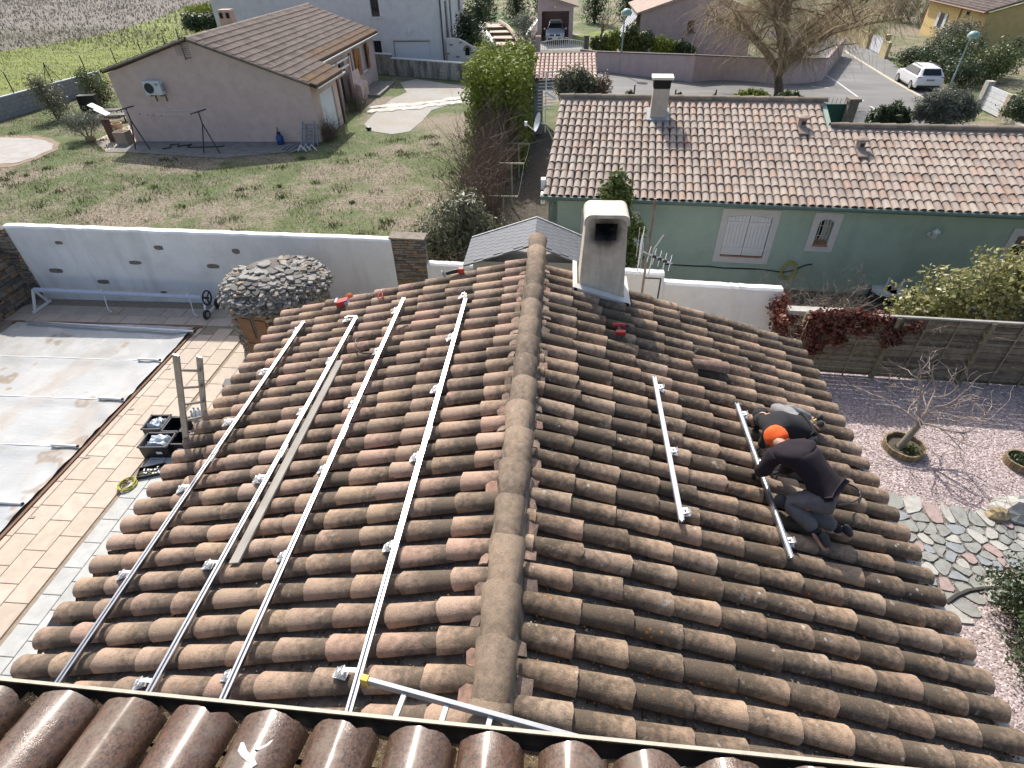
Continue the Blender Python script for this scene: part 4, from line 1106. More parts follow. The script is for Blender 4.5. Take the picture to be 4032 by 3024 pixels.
b = MB(); rect_wall(b, (xb_, YG+.25), (xb_, 32.5), -.1, zpr(xb_) - .14, .25, [(.75, 2.75, -.1, 1.98)]); b.prism([(xb_, 32.5, -.1), (-13.3, 32.5, -.1), (-13.3, 32.5, zpr(-13.3) - .14), (xb_, 32.5, zpr(xb_) - .14)], (0, -.2, 0)); b.obj('garage_wall', M_pink, pink)
b = MB(); b.box((xb_ - .10, YG+.25+1.75, .95), (.06, 1.98, 2.02)); gdr = b.obj('garage_door', simple('white_metal_door', (.66, .70, .76), .45, var=.05), pink)
for yy, zz in ((29.7, 1.62), (30.6, .35)):
    b = MB(); b.box((xb_ - .06, yy, zz), (.03, .08, .08)); b.obj('vent_knob', M_black, gdr)
XS = -13.25
b = MB(); rect_wall(b, (XS, 32.5), (XS, 44), -.1, zpr(XS) - .14, .25, [(2.6, 4.9, -.1, 2.35), (5.85, 6.45, 1.45, 2.45), (7.55, 9.05, 1.1, 2.5)]); b.obj('porch_wall', M_pink, pink)
b = MB(); b.prism([(XS - .25, 44, -.1), (-21.9, 44, -.1), (-21.9, 44, zpl(-21.9) - .12), (ax, 44, az - .12), (XS - .25, 44, zpr(XS) - .14)], (0, -.25, 0)); b.obj('rear_gable', M_pink, pink)
b = MB(); b.box((XS - .3, 36.2, 1.1), (.1, 2.3, 2.4)); b.obj('porch_recess', M_dark, pink)
for yy in (35.0, 37.3):
    b = MB(); b.box((XS+.35, yy, 1.25), (.18, .18, 2.5)); b.obj('porch_pillar', M_pink, pink)
for zz in (2.42, 2.05):
    b = MB(); b.beam((XS+.35, 33.0, zz), (XS+.35, 37.3, zz+.02), .08, .10); b.obj('porch_beam', M_white, pink)
b = MB(); b.prism([(XS+.3, 37.4, -.1), (XS+.8, 37.4, -.1), (XS+.8, 37.4, .85), (XS+.42, 37.4, 1.0), (XS+.32, 37.4, 1.6)], (0, 1.5, 0)); b.obj('porch_side_wall', M_pink, pink)
for s0, s1, za, zb, nm_ in ((5.85, 6.45, 1.45, 2.45, 'small'), (7.55, 9.05, 1.1, 2.5, 'big')):
    y0_, y1_ = 32.5+s0, 32.5+s1
    b = MB(); b.box((XS - .12, (y0_+y1_)/2, (za+zb)/2), (.05, y1_ - y0_, zb - za)); wn = b.obj('window', M_dark if nm_ == 'small' else simple('pale_blind', (.62, .63, .66), .4), pink)
    b = MB(); b.box((XS+.04, (y0_+y1_)/2, za - .04), (.16, y1_ - y0_+.2, .06)); b.obj('sill', M_white, wn)
    if nm_ == 'big':
        for yy, off in ((y0_ - .02, -.38), (y1_+.02, .38)):
            b = MB(); b.box((XS+.16, yy+off, (za+zb)/2), (.05, .72, zb - za+.06), rz=-.35*(1 if off < 0 else -1)*.6); sh = b.obj('shutter', simple('varnished_shutter', (.36, .155, .05), .55, var=.25, scale=8), pink)
            b = MB(); b.beam((XS+.20, yy+off - .22, za+.2), (XS+.20, yy+off+.22, zb - .2), .07, .03, up=(1, 0, 0)); b.obj('brace', simple('shutter_brace', (.30, .12, .04), .55), sh)
# its roof
proof = MB()
def pslab(x0_, x1_, y0_, y1_, zf): proof.prism([(x0_, y0_, zf(x0_) - .06), (x1_, y0_, zf(x1_) - .06), (x1_, y1_, zf(x1_) - .06), (x0_, y1_, zf(x0_) - .06)], (0, 0, -.07))
pslab(ax, -11.66, YG - .12, 32.66, zpr); pslab(ax, -12.82, 32.66, 44.15, zpr); pslab(xa_+.05, ax, YG - .12, 44.15, zpl)
proof = proof.obj('roof', simple('roof_underlay', (.10, .075, .06), .95), pink)
M_ptile = tilemat('brown_ribbed_tile', [(.25, .20, .17), (.21, .165, .14), (.29, .235, .20), (.24, .185, .155)], (.06, .05, .045), .58, .92, lichen=.5, orange=0, along=.5)
M_ptile_y = tilemat('brown_ribbed_tile_lichened', [(.24, .16, .11), (.28, .17, .08), (.22, .15, .11)], (.06, .05, .04), .62, .95, lichen=.6, orange=1.0, along=.5)
def ribbed(L=.48, w=.30, seg=3):
    """interlocking tile: two low ribs and flat pans, thick lower edge"""
    prof = [(-.15, .0), (-.12, .065), (-.06, .07), (-.03, .0), (.0, .0), (.03, .065), (.09, .07), (.12, .0), (.15, .0)]
    V = []; al = []
    for x, dz in ((0, 0), (L, .034)):
        for y_, z_ in prof: V.append((x, y_*w/.30, z_+dz)); al.append(x/L)
    n_ = len(prof)
    for y_, z_ in prof: V.append((L, y_*w/.30, -.03)); al.append(1)
    Fq = [(k, k+1, n_+k+1, n_+k) for k in range(n_ - 1)]+[(n_+k, n_+k+1, 2*n_+k+1, 2*n_+k) for k in range(n_ - 1)]
    return np.array(V), np.array([q[::-1] for q in Fq])[:, ::-1], np.array(al)
GP = ribbed()
tm, tmy = [], []; dnP = Vector((1, 0, -.352)).normalized(); upP = Vector((.352, 0, 1)).normalized()
ncol = int((44.15 - YG+.1)/.30)
for c in range(ncol):
    y = YG - .0+c*.30
    xe = -11.66 if y < 32.6 else -12.82; x = -11.66 if True else xe; i = 0
    while x > ax+.1:
        if x <= xe+.01:
            Lf = min(1, (x - ax)/(.48*.943))
            p = Vector((x, y+.03, zpr(x) - .03)); M_ = tmat(p - dnP*.48*Lf, dnP, upP, yaw=jit(.008), roll=jit(.01), sc=(Lf, 1, 1))
            (tmy if x > xe - .75 else tm).append(M_)
        x -= .40; i += 1
        if i == 3 and y >= 32.6: pass
allp = sorted([(cam_dist(m), 0, k) for k, m in enumerate(tm)]+[(cam_dist(m), 1, k) for k, m in enumerate(tmy)])
for sel, fn in ((allp[:300], 'o'), (allp[300:], 'j')):
    for q, mm, src in ((0, M_ptile, tm), (1, M_ptile_y, tmy)):
        ms = [src[k] for d, s, k in sel if s == q]
        if fn == 'o': lay(proof, ms, GP, mm, 'roof_tile', '', 999)
        elif ms: joined(proof, ms, GP, mm, 'roof_tile_field')
tml = []; dnL = Vector((-1, 0, -.275)).normalized(); upL = Vector((-.275, 0, 1)).normalized()
for c in range(ncol):
    x = xa_
    while x < ax - .1:
        p = Vector((x, YG+c*.30+.03, zpl(x) - .03)); Lf = min(1, (ax - x)/.46); tml.append(tmat(p - dnL*.48*Lf, dnL, upL, sc=(Lf, 1, 1))); x += .40
joined(proof, tml, GP, M_ptile, 'roof_tile_field')
rg = []; y = YG - .1
while y < 44: rg.append(tmat((ax, y, az - .05), (0, 1, 0), (0, 0, 1), pitch=-.01, yaw=jit(.01))); y += .38
lay(proof, rg, tile_geo(.43, .11, .125, seg=6), M_ptile, 'ridge_tile', '')
vg = []
for sx, zf, xe in ((1, zpr, -11.66), (-1, zpl, xa_+.05)):
    dn = Vector((sx, 0, -.352 if sx > 0 else -.275)).normalized(); x = ax+sx*.45
    while sx*(xe - x) > -.02:
        vg.append(tmat(Vector((x, YG - .13, zf(x) - .05)) - dn*.45, dn, (0, -.25, 1), pitch=-.02)); x += sx*.38
lay(proof, vg, tile_geo(.45, .075, .085, seg=6), M_gridge, 'verge_tile', '')
b = MB(); b.tube([(-11.62, YG - .1, zpr(-11.66) - .14), (-11.62, 32.7, zpr(-11.66) - .14)], .06, 8); b.tube([(-12.78, 32.66, zpr(-12.82) - .14), (-12.78, 44.2, zpr(-12.82) - .14)], .06, 8); b.obj('gutter', simple('grey_gutter', (.40, .38, .36), .5), pink, smooth=60)
b = MB(); b.tube([(-11.75, 32.55, 2.3), (-12.0, 32.55, 2.1), (-12.0, 32.55, 0)], .04, 8); b.obj('downpipe', simple('pink_pipe', (.42, .32, .28), .6), pink, smooth=60)
# chimney of the pink house
pcx = aty(*z00(1668, 190), 36.5); pch = thing('hooded_chimney', 'peach hooded chimney with two dark openings behind the pink house ridge', 'chimney', (pcx.x, 36.5, 3.8))
tz = aty(*z00(1660, 68), 36.5).z
b = MB(); b.box((pcx.x, 36.5, (3.6+tz - .1)/2), (.85, .6, tz - .1 - 3.6), tx=.78, ty=.85); b.obj('shaft', simple('peach_render', (.60, .43, .31), .9, var=.15), pch)
b = MB(); b.box((pcx.x, 36.5, tz - .04), (.72, .6, .10), tx=.92, ty=.9); b.obj('cap', simple('peach_cap', (.62, .47, .36), .9, var=.2), pch)
for dx in (-.19, .19):
    b = MB(); b.box((pcx.x+dx, 36.5 - .275, tz - .27), (.17, .06, .26)); b.obj('smoke_opening', simple('soot_dark', (.02, .016, .014), .9), pch)
# air conditioner on the gable
p0 = aty(*z00(1040, 590), YG - .32); p1 = aty(*z00(1155, 690), YG - .32)
ac = thing('air_conditioner', 'white air conditioner unit on brackets on the pink gable wall', 'air conditioner', ((p0.x+p1.x)/2, YG - .17, p1.z))
xc = (p0.x+p1.x)/2+.06; wz_ = .86; hz_ = .60; zc2 = (p0.z+p1.z)/2
b = MB(); b.box((xc, YG - .20, zc2), (wz_, .30, hz_)); b.obj('casing', simple('ac_white', (.66, .67, .68), .5, var=.06), ac, bevel=.012)
b = MB(); cfan = Vector((xc - .15, YG - .352, zc2)); b.lathe([(.225, 0), (.225, .02)], cfan, 24, Matrix.Rotation(PI/2, 3, 'X')); fn_ = b.obj('fan_opening', simple('fan_dark', (.06, .06, .065), .7), ac)
for r in (.06, .11, .16, .21):
    b = MB(); ringmb(b, cfan+Vector((0, -.025, 0)), r, .006, (0, 1, 0), 20); b.obj('fan_guard_ring', M_black, fn_)
b = MB(); b.box((xc+.27, YG - .353, zc2+.16), (.16, .012, .10)); b.obj('badge_plate', simple('badge_grey', (.30, .31, .33), .5), ac)
b = MB(); b.box((xc+wz_/2+.03, YG - .18, zc2), (.06, .20, .3)); b.obj('side_valve_cover', simple('ac_grey', (.35, .35, .36), .5), ac)
for dx in (-.2, .32):
    b = MB(); b.beam((xc+dx, YG - .36, zc2 - hz_/2 - .03), (xc+dx, YG, zc2 - hz_/2 - .03), .05, .05); b.beam((xc+dx, YG - .02, zc2 - hz_/2 - .03), (xc+dx, YG - .02, zc2 - hz_/2 - .34), .05, .04, up=(0, 1, 0)); b.obj('wall_bracket', simple('rusty_bracket', (.14, .085, .06), .8, var=.4), ac)
# tv aerial fixed to the gable
p = aty(*z00(1335, 390), YG - .1); pt = aty(*z00(1300, 205), YG - .1)
ta = thing('gable_aerial', 'rusty television aerial on a mast at the pink gable top', 'aerial', (p.x, YG - .1, p.z))
M_rust = simple('weathered_metal', (.20, .17, .15), .6, metal=.5, var=.3)
b = MB(); b.tube([p+Vector((0, 0, -.25)), Vector((p.x, YG - .1, pt.z))], .025, 6); b.tube([p+Vector((0, .1, -.2)), p+Vector((0, -.02, -.2)), p+Vector((.32, -.02, -.15))], .02, 5); b.obj('mast', M_rust, ta)
b = MB()
for zz in np.linspace(-.05, .45, 7): b.tube([p+Vector((-.3, -.06, zz)), p+Vector((.34, -.06, zz+.02))], .007, 4)
for dx in (-.3, -.1, .15, .34): b.tube([p+Vector((dx, -.06, -.05)), p+Vector((dx, -.06, .45))], .006, 4)
b.obj('reflector_grid', M_rust, ta)

# ================================================================== white house behind
M_wh = render_mat('white_render', (.74, .72, .70), .12)
wh = thing('white_house', 'tall white rendered house with garage door and barred windows', 'house', (-16, 50, 0))
YW = 47.5; xw = -8.95
b = MB(); rect_wall(b, (-26, YW), (xw, YW), -.6, 6.2, .3, [(11.9, 12.52, 3.45, 4.9), (13.22, 15.98, -.4, 1.92), (11.7, 12.3, .6, 1.95)]); b.obj('front_wall', M_wh, wh)
b = MB(); rect_wall(b, (xw, YW+.3), (xw, 58), -.6, 6.2, .3, [(1.0, 2.0, 1.2, 4.2), (3.0, 3.8, 1.2, 4.2), (7.3, 8.3, 3.0, 4.6)]); b.obj('side_wall', M_wh, wh)
b = MB(); b.prism([(-26, 44+3.3, 6.2), (xw+.4, 47.1, 6.2), (xw+.4, 58, 6.2), (-26, 58, 6.2)], (0, 0, .3)); b.obj('roof_slab', M_gridge, wh)
b = MB(); b.prism([(-26, 58, -.6), (xw - .3, 58, -.6), (xw - .3, 58, 6.2), (-26, 58, 6.2)], (0, -.2, 0)); b.obj('rear_wall', M_wh, wh)
b = MB(); b.box((-26+14.6, YW+.14, .74), (2.76, .08, 2.36)); gd_ = b.obj('garage_door', simple('white_garage_door', (.78, .79, .80), .45, var=.04), wh)
for k in range(5):
    b = MB(); b.box((-11.4, YW+.095, .05+k*.42), (2.70, .02, .40)); b.obj('door_panel', simple('white_garage_door2', (.76, .77, .78), .45, var=.04), gd_)
for x0_, z0_, z1_ in ((-26+12.21, 3.45, 4.9), (-14.0, .6, 1.95)):
    b = MB(); b.box((x0_, YW+.2, (z0_+z1_)/2), (.62, .05, z1_ - z0_)); wn = b.obj('window', M_dark, wh)
    for k in range(4):
        b = MB(); b.tube([(x0_ - .22+k*.147, YW+.06, z0_), (x0_ - .22+k*.147, YW+.06, z1_)], .014, 5); b.obj('window_bar', simple('dark_bar', (.10, .10, .10), .5), wn)
    b = MB(); b.box((x0_, YW - .05, z0_ - .05), (.86, .26, .08)); b.obj('sill', M_wh, wn)
    b = MB(); b.box((x0_ - .36, YW - .02, (z0_+z1_)/2), (.10, .05, z1_ - z0_)); b.box((x0_+.36, YW - .02, (z0_+z1_)/2), (.10, .05, z1_ - z0_)); b.obj('frame', M_wh, wn)
for s0, s1, z0_, z1_ in ((1.0, 2.0, 1.2, 4.2), (3.0, 3.8, 1.2, 4.2), (7.3, 8.3, 3.0, 4.6)):
    b = MB(); b.box((xw - .12, YW+.3+(s0+s1)/2, (z0_+z1_)/2), (.06, s1 - s0, z1_ - z0_)); b.obj('dark_shutter', simple('navy_shutter', (.03, .035, .05), .5), wh)
b = MB(); b.tube([(xw - .06, YW - .07, 6.2), (xw - .06, YW - .07, -.5)], .06, 8); b.obj('downpipe', simple('dark_pipe', (.09, .085, .085), .5), wh, smooth=60)
b = MB(); b.lathe([(.09, -.2), (.11, .02), (.10, .12), (.03, .2)], (-11.42, YW - .13, 2.6), 10); b.obj('wall_lamp', M_white, wh)
b = MB(); b.box((-11.4, YW - .03, 2.04), (3.0, .06, .12)); b.obj('door_lintel', M_wh, wh)
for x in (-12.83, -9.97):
    b = MB(); b.box((x+.05, YW+.05, .75), (.07, .06, 2.36)); b.obj('jamb_shade_strip', simple('jamb_shadow_grey', (.20, .20, .20), .8), wh)  # dark strips: recess shade beside the garage door, put in as colour
b = MB(); b.box((-11.4, YW+.05, 1.89), (2.8, .06, .06)); b.obj('head_shade_strip', simple('head_shadow_grey', (.22, .22, .22), .8), wh)  # same painted shade, along the top of the door recess
# curved garden wall with niche, at the house corner
cw = thing('curved_garden_wall', 'white curved garden wall with small arched niche and inset stones', 'wall', (-7.2, YW+.2, 0))
cp = [aty(*z10(*q), YW) for q in [(1395, 278), (1450, 280), (1490, 285), (1530, 305), (1570, 330), (1620, 350), (1680, 365), (1735, 380)]]
b = MB(); b.prism([(cp[0].x, YW, -.6)]+[(p.x, YW, p.z) for p in cp]+[(cp[-1].x, YW, -.6)], (0, .3, 0)); b.obj('wall_face', render_mat('cream_white', (.72, .68, .64), .1), cw)
pn = aty(*z10(1550, 375), YW - .02)
b = MB(); b.prism([(pn.x - .17, YW - .015, pn.z - .24), (pn.x+.17, YW - .015, pn.z - .24)]+[(pn.x+.17*math.cos(a), YW - .015, pn.z+.1+.17*math.sin(a)) for a in np.linspace(0, PI, 8)], (0, .05, 0)); b.obj('niche', M_dark, cw)
for k in range(9):
    a = PI*k/8; c = Vector((pn.x+.25*math.cos(a), YW - .02, pn.z+.1+.25*math.sin(a))); b = MB(); b.box(c, (.13, .05, .07), M=Matrix.Rotation(-a, 3, 'Y')); b.obj('niche_stone', M_schist[1], cw)
for q in [(1410, 390), (1432, 325), (1500, 308), (1480, 412), (1640, 380), (1575, 383)]:
    p = aty(*z10(*q), YW - .02); b = MB(); b.box((p.x, YW - .012, p.z), (.26, .04, .08)); b.obj('inset_stone', M_schist[0], cw)
# block boundary wall with white coping
bw = thing('block_boundary_wall', 'weathered grey block wall with white coping before the white house', 'wall', (-10, 45, 0))
P0, P1, P2 = on(*z10(860, 537)), on(*z10(1010, 547)), on(*z10(1640, 600))
M_blk = NT('stained_block'); _m = M_blk; _v = _m.mapped((2.5, 2.5, .5))
_m.color(_m.mix(_m.ramp(_m.noise(1.1, 5, .65, _v), [(.42, 0), (.62, .9)]), _m.ramp(_m.noise(8, 5), [(.3, (.33, .31, .27)), (.7, (.47, .45, .40))]), (.13, .12, .11))); _m.rough(.95); _m.bump(_m.noise(40, 5), .5, .01); M_blk = _m.m
for A, B, h in ((P0, P1, 1.32), (P1, P2, 1.08)):
    L = (B - A).length; d = (B - A).normalized(); n_ = Vector((-d.y, d.x, 0))
    core = MB(); core.hexa([A+n_*.02, B+n_*.02, B+n_*.2, A+n_*.2]+[q+Vector((0, 0, h)) for q in (A+n_*.02, B+n_*.02, B+n_*.2, A+n_*.2)]); core.obj('core', M_mortar, bw)
    nb = int(L/.5)
    for r in range(5):
        for k in range(nb+1):
            s0_, s1_ = max(0, k*.5 - (.25 if r % 2 else 0)), min(L, k*.5+.5 - (.25 if r % 2 else 0))
            if s1_ - s0_ < .06: continue
            b = MB(); b.prism([A+d*(s0_+.006)+Vector((0, 0, r*h/5+.005)), A+d*(s1_ - .006)+Vector((0, 0, r*h/5+.005)), A+d*(s1_ - .006)+Vector((0, 0, (r+1)*h/5 - .005)), A+d*(s0_+.006)+Vector((0, 0, (r+1)*h/5 - .005))], n_*.03); b.obj('block', M_blk, bw)
    b = MB(); b.beam(A+n_*.1+Vector((0, 0, h+.03)), B+n_*.1+Vector((0, 0, h+.03)), .26, .07); b.obj('coping', M_white, bw)
# ================================================================== road and drives
def asph():
    m = NT('worn_asphalt'); a = m.noise(.5, 5, .6, m.mapped((.5, 1.6, 1))); b_ = m.noise(30, 4, .7)
    col = m.ramp(a, [(.35, (.13, .128, .125)), (.6, (.19, .187, .18)), (.75, (.24, .235, .225))]); col = m.mix(m.ramp(b_, [(.4, 0), (.7, .5)]), col, (.28, .275, .26))
    m.color(col); m.rough(.9); m.bump(b_, .4, .008); return m.m
M_asph = asph()
wb = [on(*z20(640, 518)), on(*z20(1330, 600)), on(*z30(110, 612)), on(*z30(428, 592))]
we = on(*z30(428, 592));
rp = [(1.2, 22.0), (34, 22.0), (30, 28), (24.5, 31), (23.2, 33.0), (23.6, 38), (24.6, 42), (27.5, 56), (31, 75), (22, 75), (we.x+1.5, we.y+10), (we.x+.4, we.y+1.0)]+[(p.x, p.y+.05) for p in wb[::-1]]+[(1.2, 46.8)]
drape("road", rp, .03, M_asph, cuts=7)
M_line = simple('road_paint', (.62, .61, .57), .7, var=.35, scale=12)
def ribbon(name, pts, w, off, mat, h=0.0):
    b = MB(); P = []
    for (A, B) in zip(pts[:-1], pts[1:]):
        n_ = max(1, int((B - A).length/1.0))
        for k in range(n_): P.append(A+(B - A)*k/n_)
    P.append(pts[-1])
    for A, B in zip(P[:-1], P[1:]):
        d = Vector((B.x - A.x, B.y - A.y, 0)).normalized(); s = Vector((-d.y, d.x, 0))*w/2
        q = [A - s, B - s, B+s, A+s]
        V = [Vector((p.x, p.y, T(p.x, p.y)+off)) for p in q]
        if h: b.hexa([v - Vector((0, 0, .1)) for v in V]+[v+Vector((0, 0, h)) for v in V])
        else: b.add(V, [(0, 1, 2, 3)])
    return struct(b.obj(name, mat))
ribbon('road_marking', [on(*zc(-300, 790)), on(*zc(0, 970)), on(*zc(440, 1290))], .13, .036, M_line)
ribbon('road_marking', [on(*z30(350, 632)), on(*z30(490, 642))], .16, .036, M_line)
ribbon('road_marking', [on(*zc(1560, 1480)), on(*zc(1650, 1540))], .35, .036, M_line)
M_kerb = simple('pale_kerb', (.50, .46, .36), .85, var=.2, scale=8)
ribbon('kerb', [on(*zc(0, 555)), on(*zc(300, 745)), on(*zc(640, 955)), on(*zc(990, 1150)), on(*zc(1400, 1380))], .24, .0, M_kerb, .07)
M_drive = NT('pale_gravel_drive'); _m = M_drive
_m.color(_m.mix(_m.ramp(_m.noise(.6, 5, .6), [(.45, 0), (.62, .8)]), _m.ramp(_m.noise(14, 5, .7), [(.3, (.25, .24, .22)), (.55, (.38, .37, .34)), (.75, (.50, .485, .45))]), (.34, .295, .23))); _m.rough(.95); _m.bump(_m.noise(30, 5, .7), .5, .02); M_drive = _m.m
dp = [on(*z10(*q)) for q in [(900, 800), (1000, 720), (1110, 670), (1060, 600), (1180, 575), (1480, 620), (1600, 640), (1620, 745), (1420, 760), (1290, 800), (1220, 880), (1130, 955), (1000, 975), (840, 950), (800, 900)]]
drive = drape('driveway', [(p.x, p.y) for p in dp], .006, M_drive, 4)
M_flag = [simple('pale_flag', (.50, .47, .42), .85, var=.25, scale=6, bump=.3), simple('pale_flag_b', (.58, .55, .49), .85, var=.2, scale=6, bump=.3)]
for k in range(26):                     # pale flagstones crossing the drive
    t = k/25
    for r in range(2):
        px_ = 860+720*t; py_ = 790 - 75*t ** 1.5+(r - .5)*26+jit(5)
        p = on(*z10(px_, py_)); b = MB(); rr = random.uniform(.16, .27)
        b.prism([(p.x+rr*1.15*math.cos(a+jit(.2)) , p.y+rr*1.9*math.sin(a+jit(.2)), .008) for a in np.linspace(0, 2*PI, 7)[:-1]], (0, 0, .012+random.random()*.02)); b.obj('flagstone', random.choice(M_flag), drive)
M_patio = simple('grey_concrete', (.24, .225, .20), .95, var=.35, scale=3, bump=.3)
drape('gable_path', [(-22.4, 26.9), (-21.2, 26.9), (-16, 26.0), (-12.4, 27.3), (-12.1, 28.7), (-22.4, 28.7)], .008, M_patio)
drape('side_patio', [(-24.3, 28.8), (-22.4, 27.0), (-21.9, 28.7), (-21.9, 33), (-24.3, 33)], .007, simple('pale_patio', (.50, .45, .37), .9, var=.2))
b = MB(); b.box((-12.45, 40.6, .06), (1.5, 4.2, .16)); struct(b.obj('porch_slab', M_patio))
pc_ = [on(*z00(*q)) for q in [(-250, 985), (0, 1000), (200, 1002), (330, 1020), (390, 1050), (370, 1085), (250, 1145), (120, 1180), (0, 1195), (-250, 1200)]]
_c = sum(pc_, Vector())/len(pc_); _q = []
for _a, _b in zip(pc_, pc_[1:]+pc_[:1]):
    for _k in range(5): _p = _a.lerp(_b, _k/5); _q.append(_c+(_p - _c)*(1+.05*mnoise.noise(_p*1.7)+.03*mnoise.noise(_p*5)))
drape('worn_ring', [(_c.x+(p.x - _c.x)*1.16, _c.y+(p.y - _c.y)*1.25) for p in _q], .002, simple('dry_earth', (.27, .20, .14), .95, var=.3, scale=3, bump=.5))
pc_ = _q
drape('pale_disc', [(p.x, p.y) for p in pc_], .012, simple('pale_sand', (.40, .375, .345), .95, var=.2, scale=2, bump=.4, bscale=20))
M_soil = simple('dark_soil', (.095, .08, .06), .98, var=.5, scale=6, bump=.8, bscale=18)
drape('green_house_yard', [(-3.3, 13.4), (-.7, 12.0), (15, 10.9), (15, 14.8), (-.3, 15.3), (-.6, 31), (-3.2, 31)], .004, M_soil)

# ================================================================== garage, walls and houses along the road
sgz = 2.62
q = [at(*z20(105, 380), 3.12), at(*z20(645, 390), 3.12), at(*z20(650, 575), 2.55), at(*z20(190, 562), 2.55)]
sgar = thing('small_garage', 'small garage with pale rounded tiles beside the tall green hedge', 'garage', ((q[0].x+q[1].x)/2, 31.5, 0))
xg0, xg1 = -1.62, 1.6; yr = (q[0].y+q[1].y)/2; ye = (q[2].y+q[3].y)/2
M_gw = render_mat('grey_render', (.34, .335, .325), .3)
b = MB(); rect_wall(b, (xg0+.1, ye+.15), (xg1 - .1, ye+.15), -.1, 2.45, .2, [(.5, 2.7, 0, 2.0)]); b.obj('front_wall', M_gw, sgar)
b = MB(); b.prism([(xg0+.1, ye+.35, -.1), (xg0+.1, yr, -.1), (xg0+.1, yr, 3.0), (xg0+.1, ye+.35, 2.45)], (.2, 0, 0)); b.obj('left_wall', M_gw, sgar)
b = MB(); b.prism([(xg1 - .3, ye+.35, -.1), (xg1 - .3, yr, -.1), (xg1 - .3, yr, 3.0), (xg1 - .3, ye+.35, 2.45)], (.2, 0, 0)); b.obj('right_wall', M_gw, sgar)
pgar = (3.12 - 2.55)/(yr - ye); dnS = Vector((0, -1, -pgar)).normalized(); upS = Vector((0, -pgar, 1)).normalized()
b = MB(); b.prism([(xg0, ye+.03, 2.43), (xg1, ye+.03, 2.43), (xg1, yr, 3.0), (xg0, yr, 3.0)], (0, 0, -.06)); rs = b.obj('roof', M_mortar, sgar)
M_stile = tilemat('pale_pink_tile', [(.56, .43, .37), (.50, .36, .30), (.60, .48, .42), (.53, .38, .31)], (.22, .17, .14), .66, 1.0, along=.2)
tm = []; nxs = int((xg1 - xg0)/.215)
for k in range(nxs+1):
    for i in range(int((yr - ye)/.40)+1):
        yy = ye+i*.40
        if yy > yr - .1: continue
        tm.append(tmat(Vector((xg0+.08+k*.215, yy, 2.55+(yy - ye)*pgar - .06)) - dnS*.48, dnS, upS, pitch=-.03, yaw=jit(.02), roll=jit(.04)))
lay(rs, tm, tile_geo(.48, .085, .10, seg=6), M_stile, 'cover_tile', '')
b = MB(); b.tube([(xg0, yr+.02, 3.08), (xg1, yr+.02, 3.06)], .09, 8); b.obj('ridge_cap', M_stile, rs, smooth=60)
# long pink wall by the road
M_pw = render_mat('mauve_pink_render', (.54, .415, .40), .5)
M_cop = simple('dark_coping', (.15, .125, .12), .9, var=.3)
tops = [aty(*z20(640, 380), wb[0].y), aty(*z20(1330, 405), wb[1].y)]
pwl = thing('long_pink_wall', 'long mauve-pink rendered wall with dark coping along the road', 'wall', tuple(wb[1]))
hts = [tops[0].z - T(wb[0].x, wb[0].y), tops[1].z - T(wb[1].x, wb[1].y)]; hts += [hts[1]*.98, hts[1]*.96]
ext = [Vector((wb[0].x - 1.2, wb[0].y+.9, 0))]+wb; hts = [hts[0]]+hts
bw_ = MB(); bc_ = MB()
for A, B, h0, h1 in zip(ext[:-1], ext[1:], hts[:-1], hts[1:]):
    d = (B - A); d.z = 0; d.normalize(); n_ = Vector((-d.y, d.x, 0))*.22
    za_, zb_ = T(A.x, A.y), T(B.x, B.y)
    bw_.hexa([Vector((A.x, A.y, za_ - .3)), Vector((B.x, B.y, zb_ - .3)), Vector((B.x, B.y, zb_ - .3))+n_, Vector((A.x, A.y, za_ - .3))+n_, Vector((A.x, A.y, za_+h0)), Vector((B.x, B.y, zb_+h1)), Vector((B.x, B.y, zb_+h1))+n_, Vector((A.x, A.y, za_+h0))+n_])
    bc_.beam(Vector((A.x, A.y, za_+h0+.03))+n_/2, Vector((B.x, B.y, zb_+h1+.03))+n_/2, .30, .07)
E2 = ext[-1]; d2 = Vector((.45, .9, 0)).normalized(); F2 = E2+d2*12; n2 = Vector((-d2.y, d2.x, 0))*.22
bw_.hexa([Vector((p.x, p.y, T(p.x, p.y) - .3)) for p in (E2+d2*.02, F2, F2+n2, E2+d2*.02+n2)]+[Vector((p.x, p.y, T(p.x, p.y)+hts[-1])) for p in (E2+d2*.02, F2, F2+n2, E2+d2*.02+n2)])
bw_.obj('wall_face', M_pw, pwl); bc_.obj('coping', M_cop, pwl)
# gate before the carport
gt = thing('curved_white_gate', 'low white barred gate with curved top before the pink carport', 'gate', (-.3, 55.3, 0))
ga, gb = aty(*z20(238, 375), 55.3), aty(*z20(550, 375), 55.2)
b = MB(); n_ = 22
for k in range(n_+1):
    t = k/n_; x = ga.x+(gb.x - ga.x)*t; h = .72+.20*math.sin(PI*t)
    q_ = MB(); q_.tube([(x, 55.3, .08), (x, 55.3, h)], .02, 5); q_.obj('bar', M_white, gt)
b = MB(); b.tube([(ga.x+(gb.x - ga.x)*k/12, 55.3, .72+.20*math.sin(PI*k/12)) for k in range(13)], .03, 6); b.obj('top_rail', M_white, gt)
b = MB(); b.beam((ga.x, 55.3, .12), (gb.x, 55.3, .12), .04, .06); b.obj('bottom_rail', M_white, gt)
for nm_, x, w, lab in (('gate_pier', ga.x - .25, .4, 'pink gate pier beside the small white gate, next to the low pink wall'), ('gate_pier', gb.x+.2, .4, 'grey gate pier joining the small white gate to the long pink wall')):
    b = MB(); b.box((x, 55.35, .55), (w, .4, 1.1)); b.box((x, 55.35, 1.13), (w+.08, .48, .08)); tag(b.obj(nm_, M_pw if x < 0 else M_cop), lab, 'gate pier')
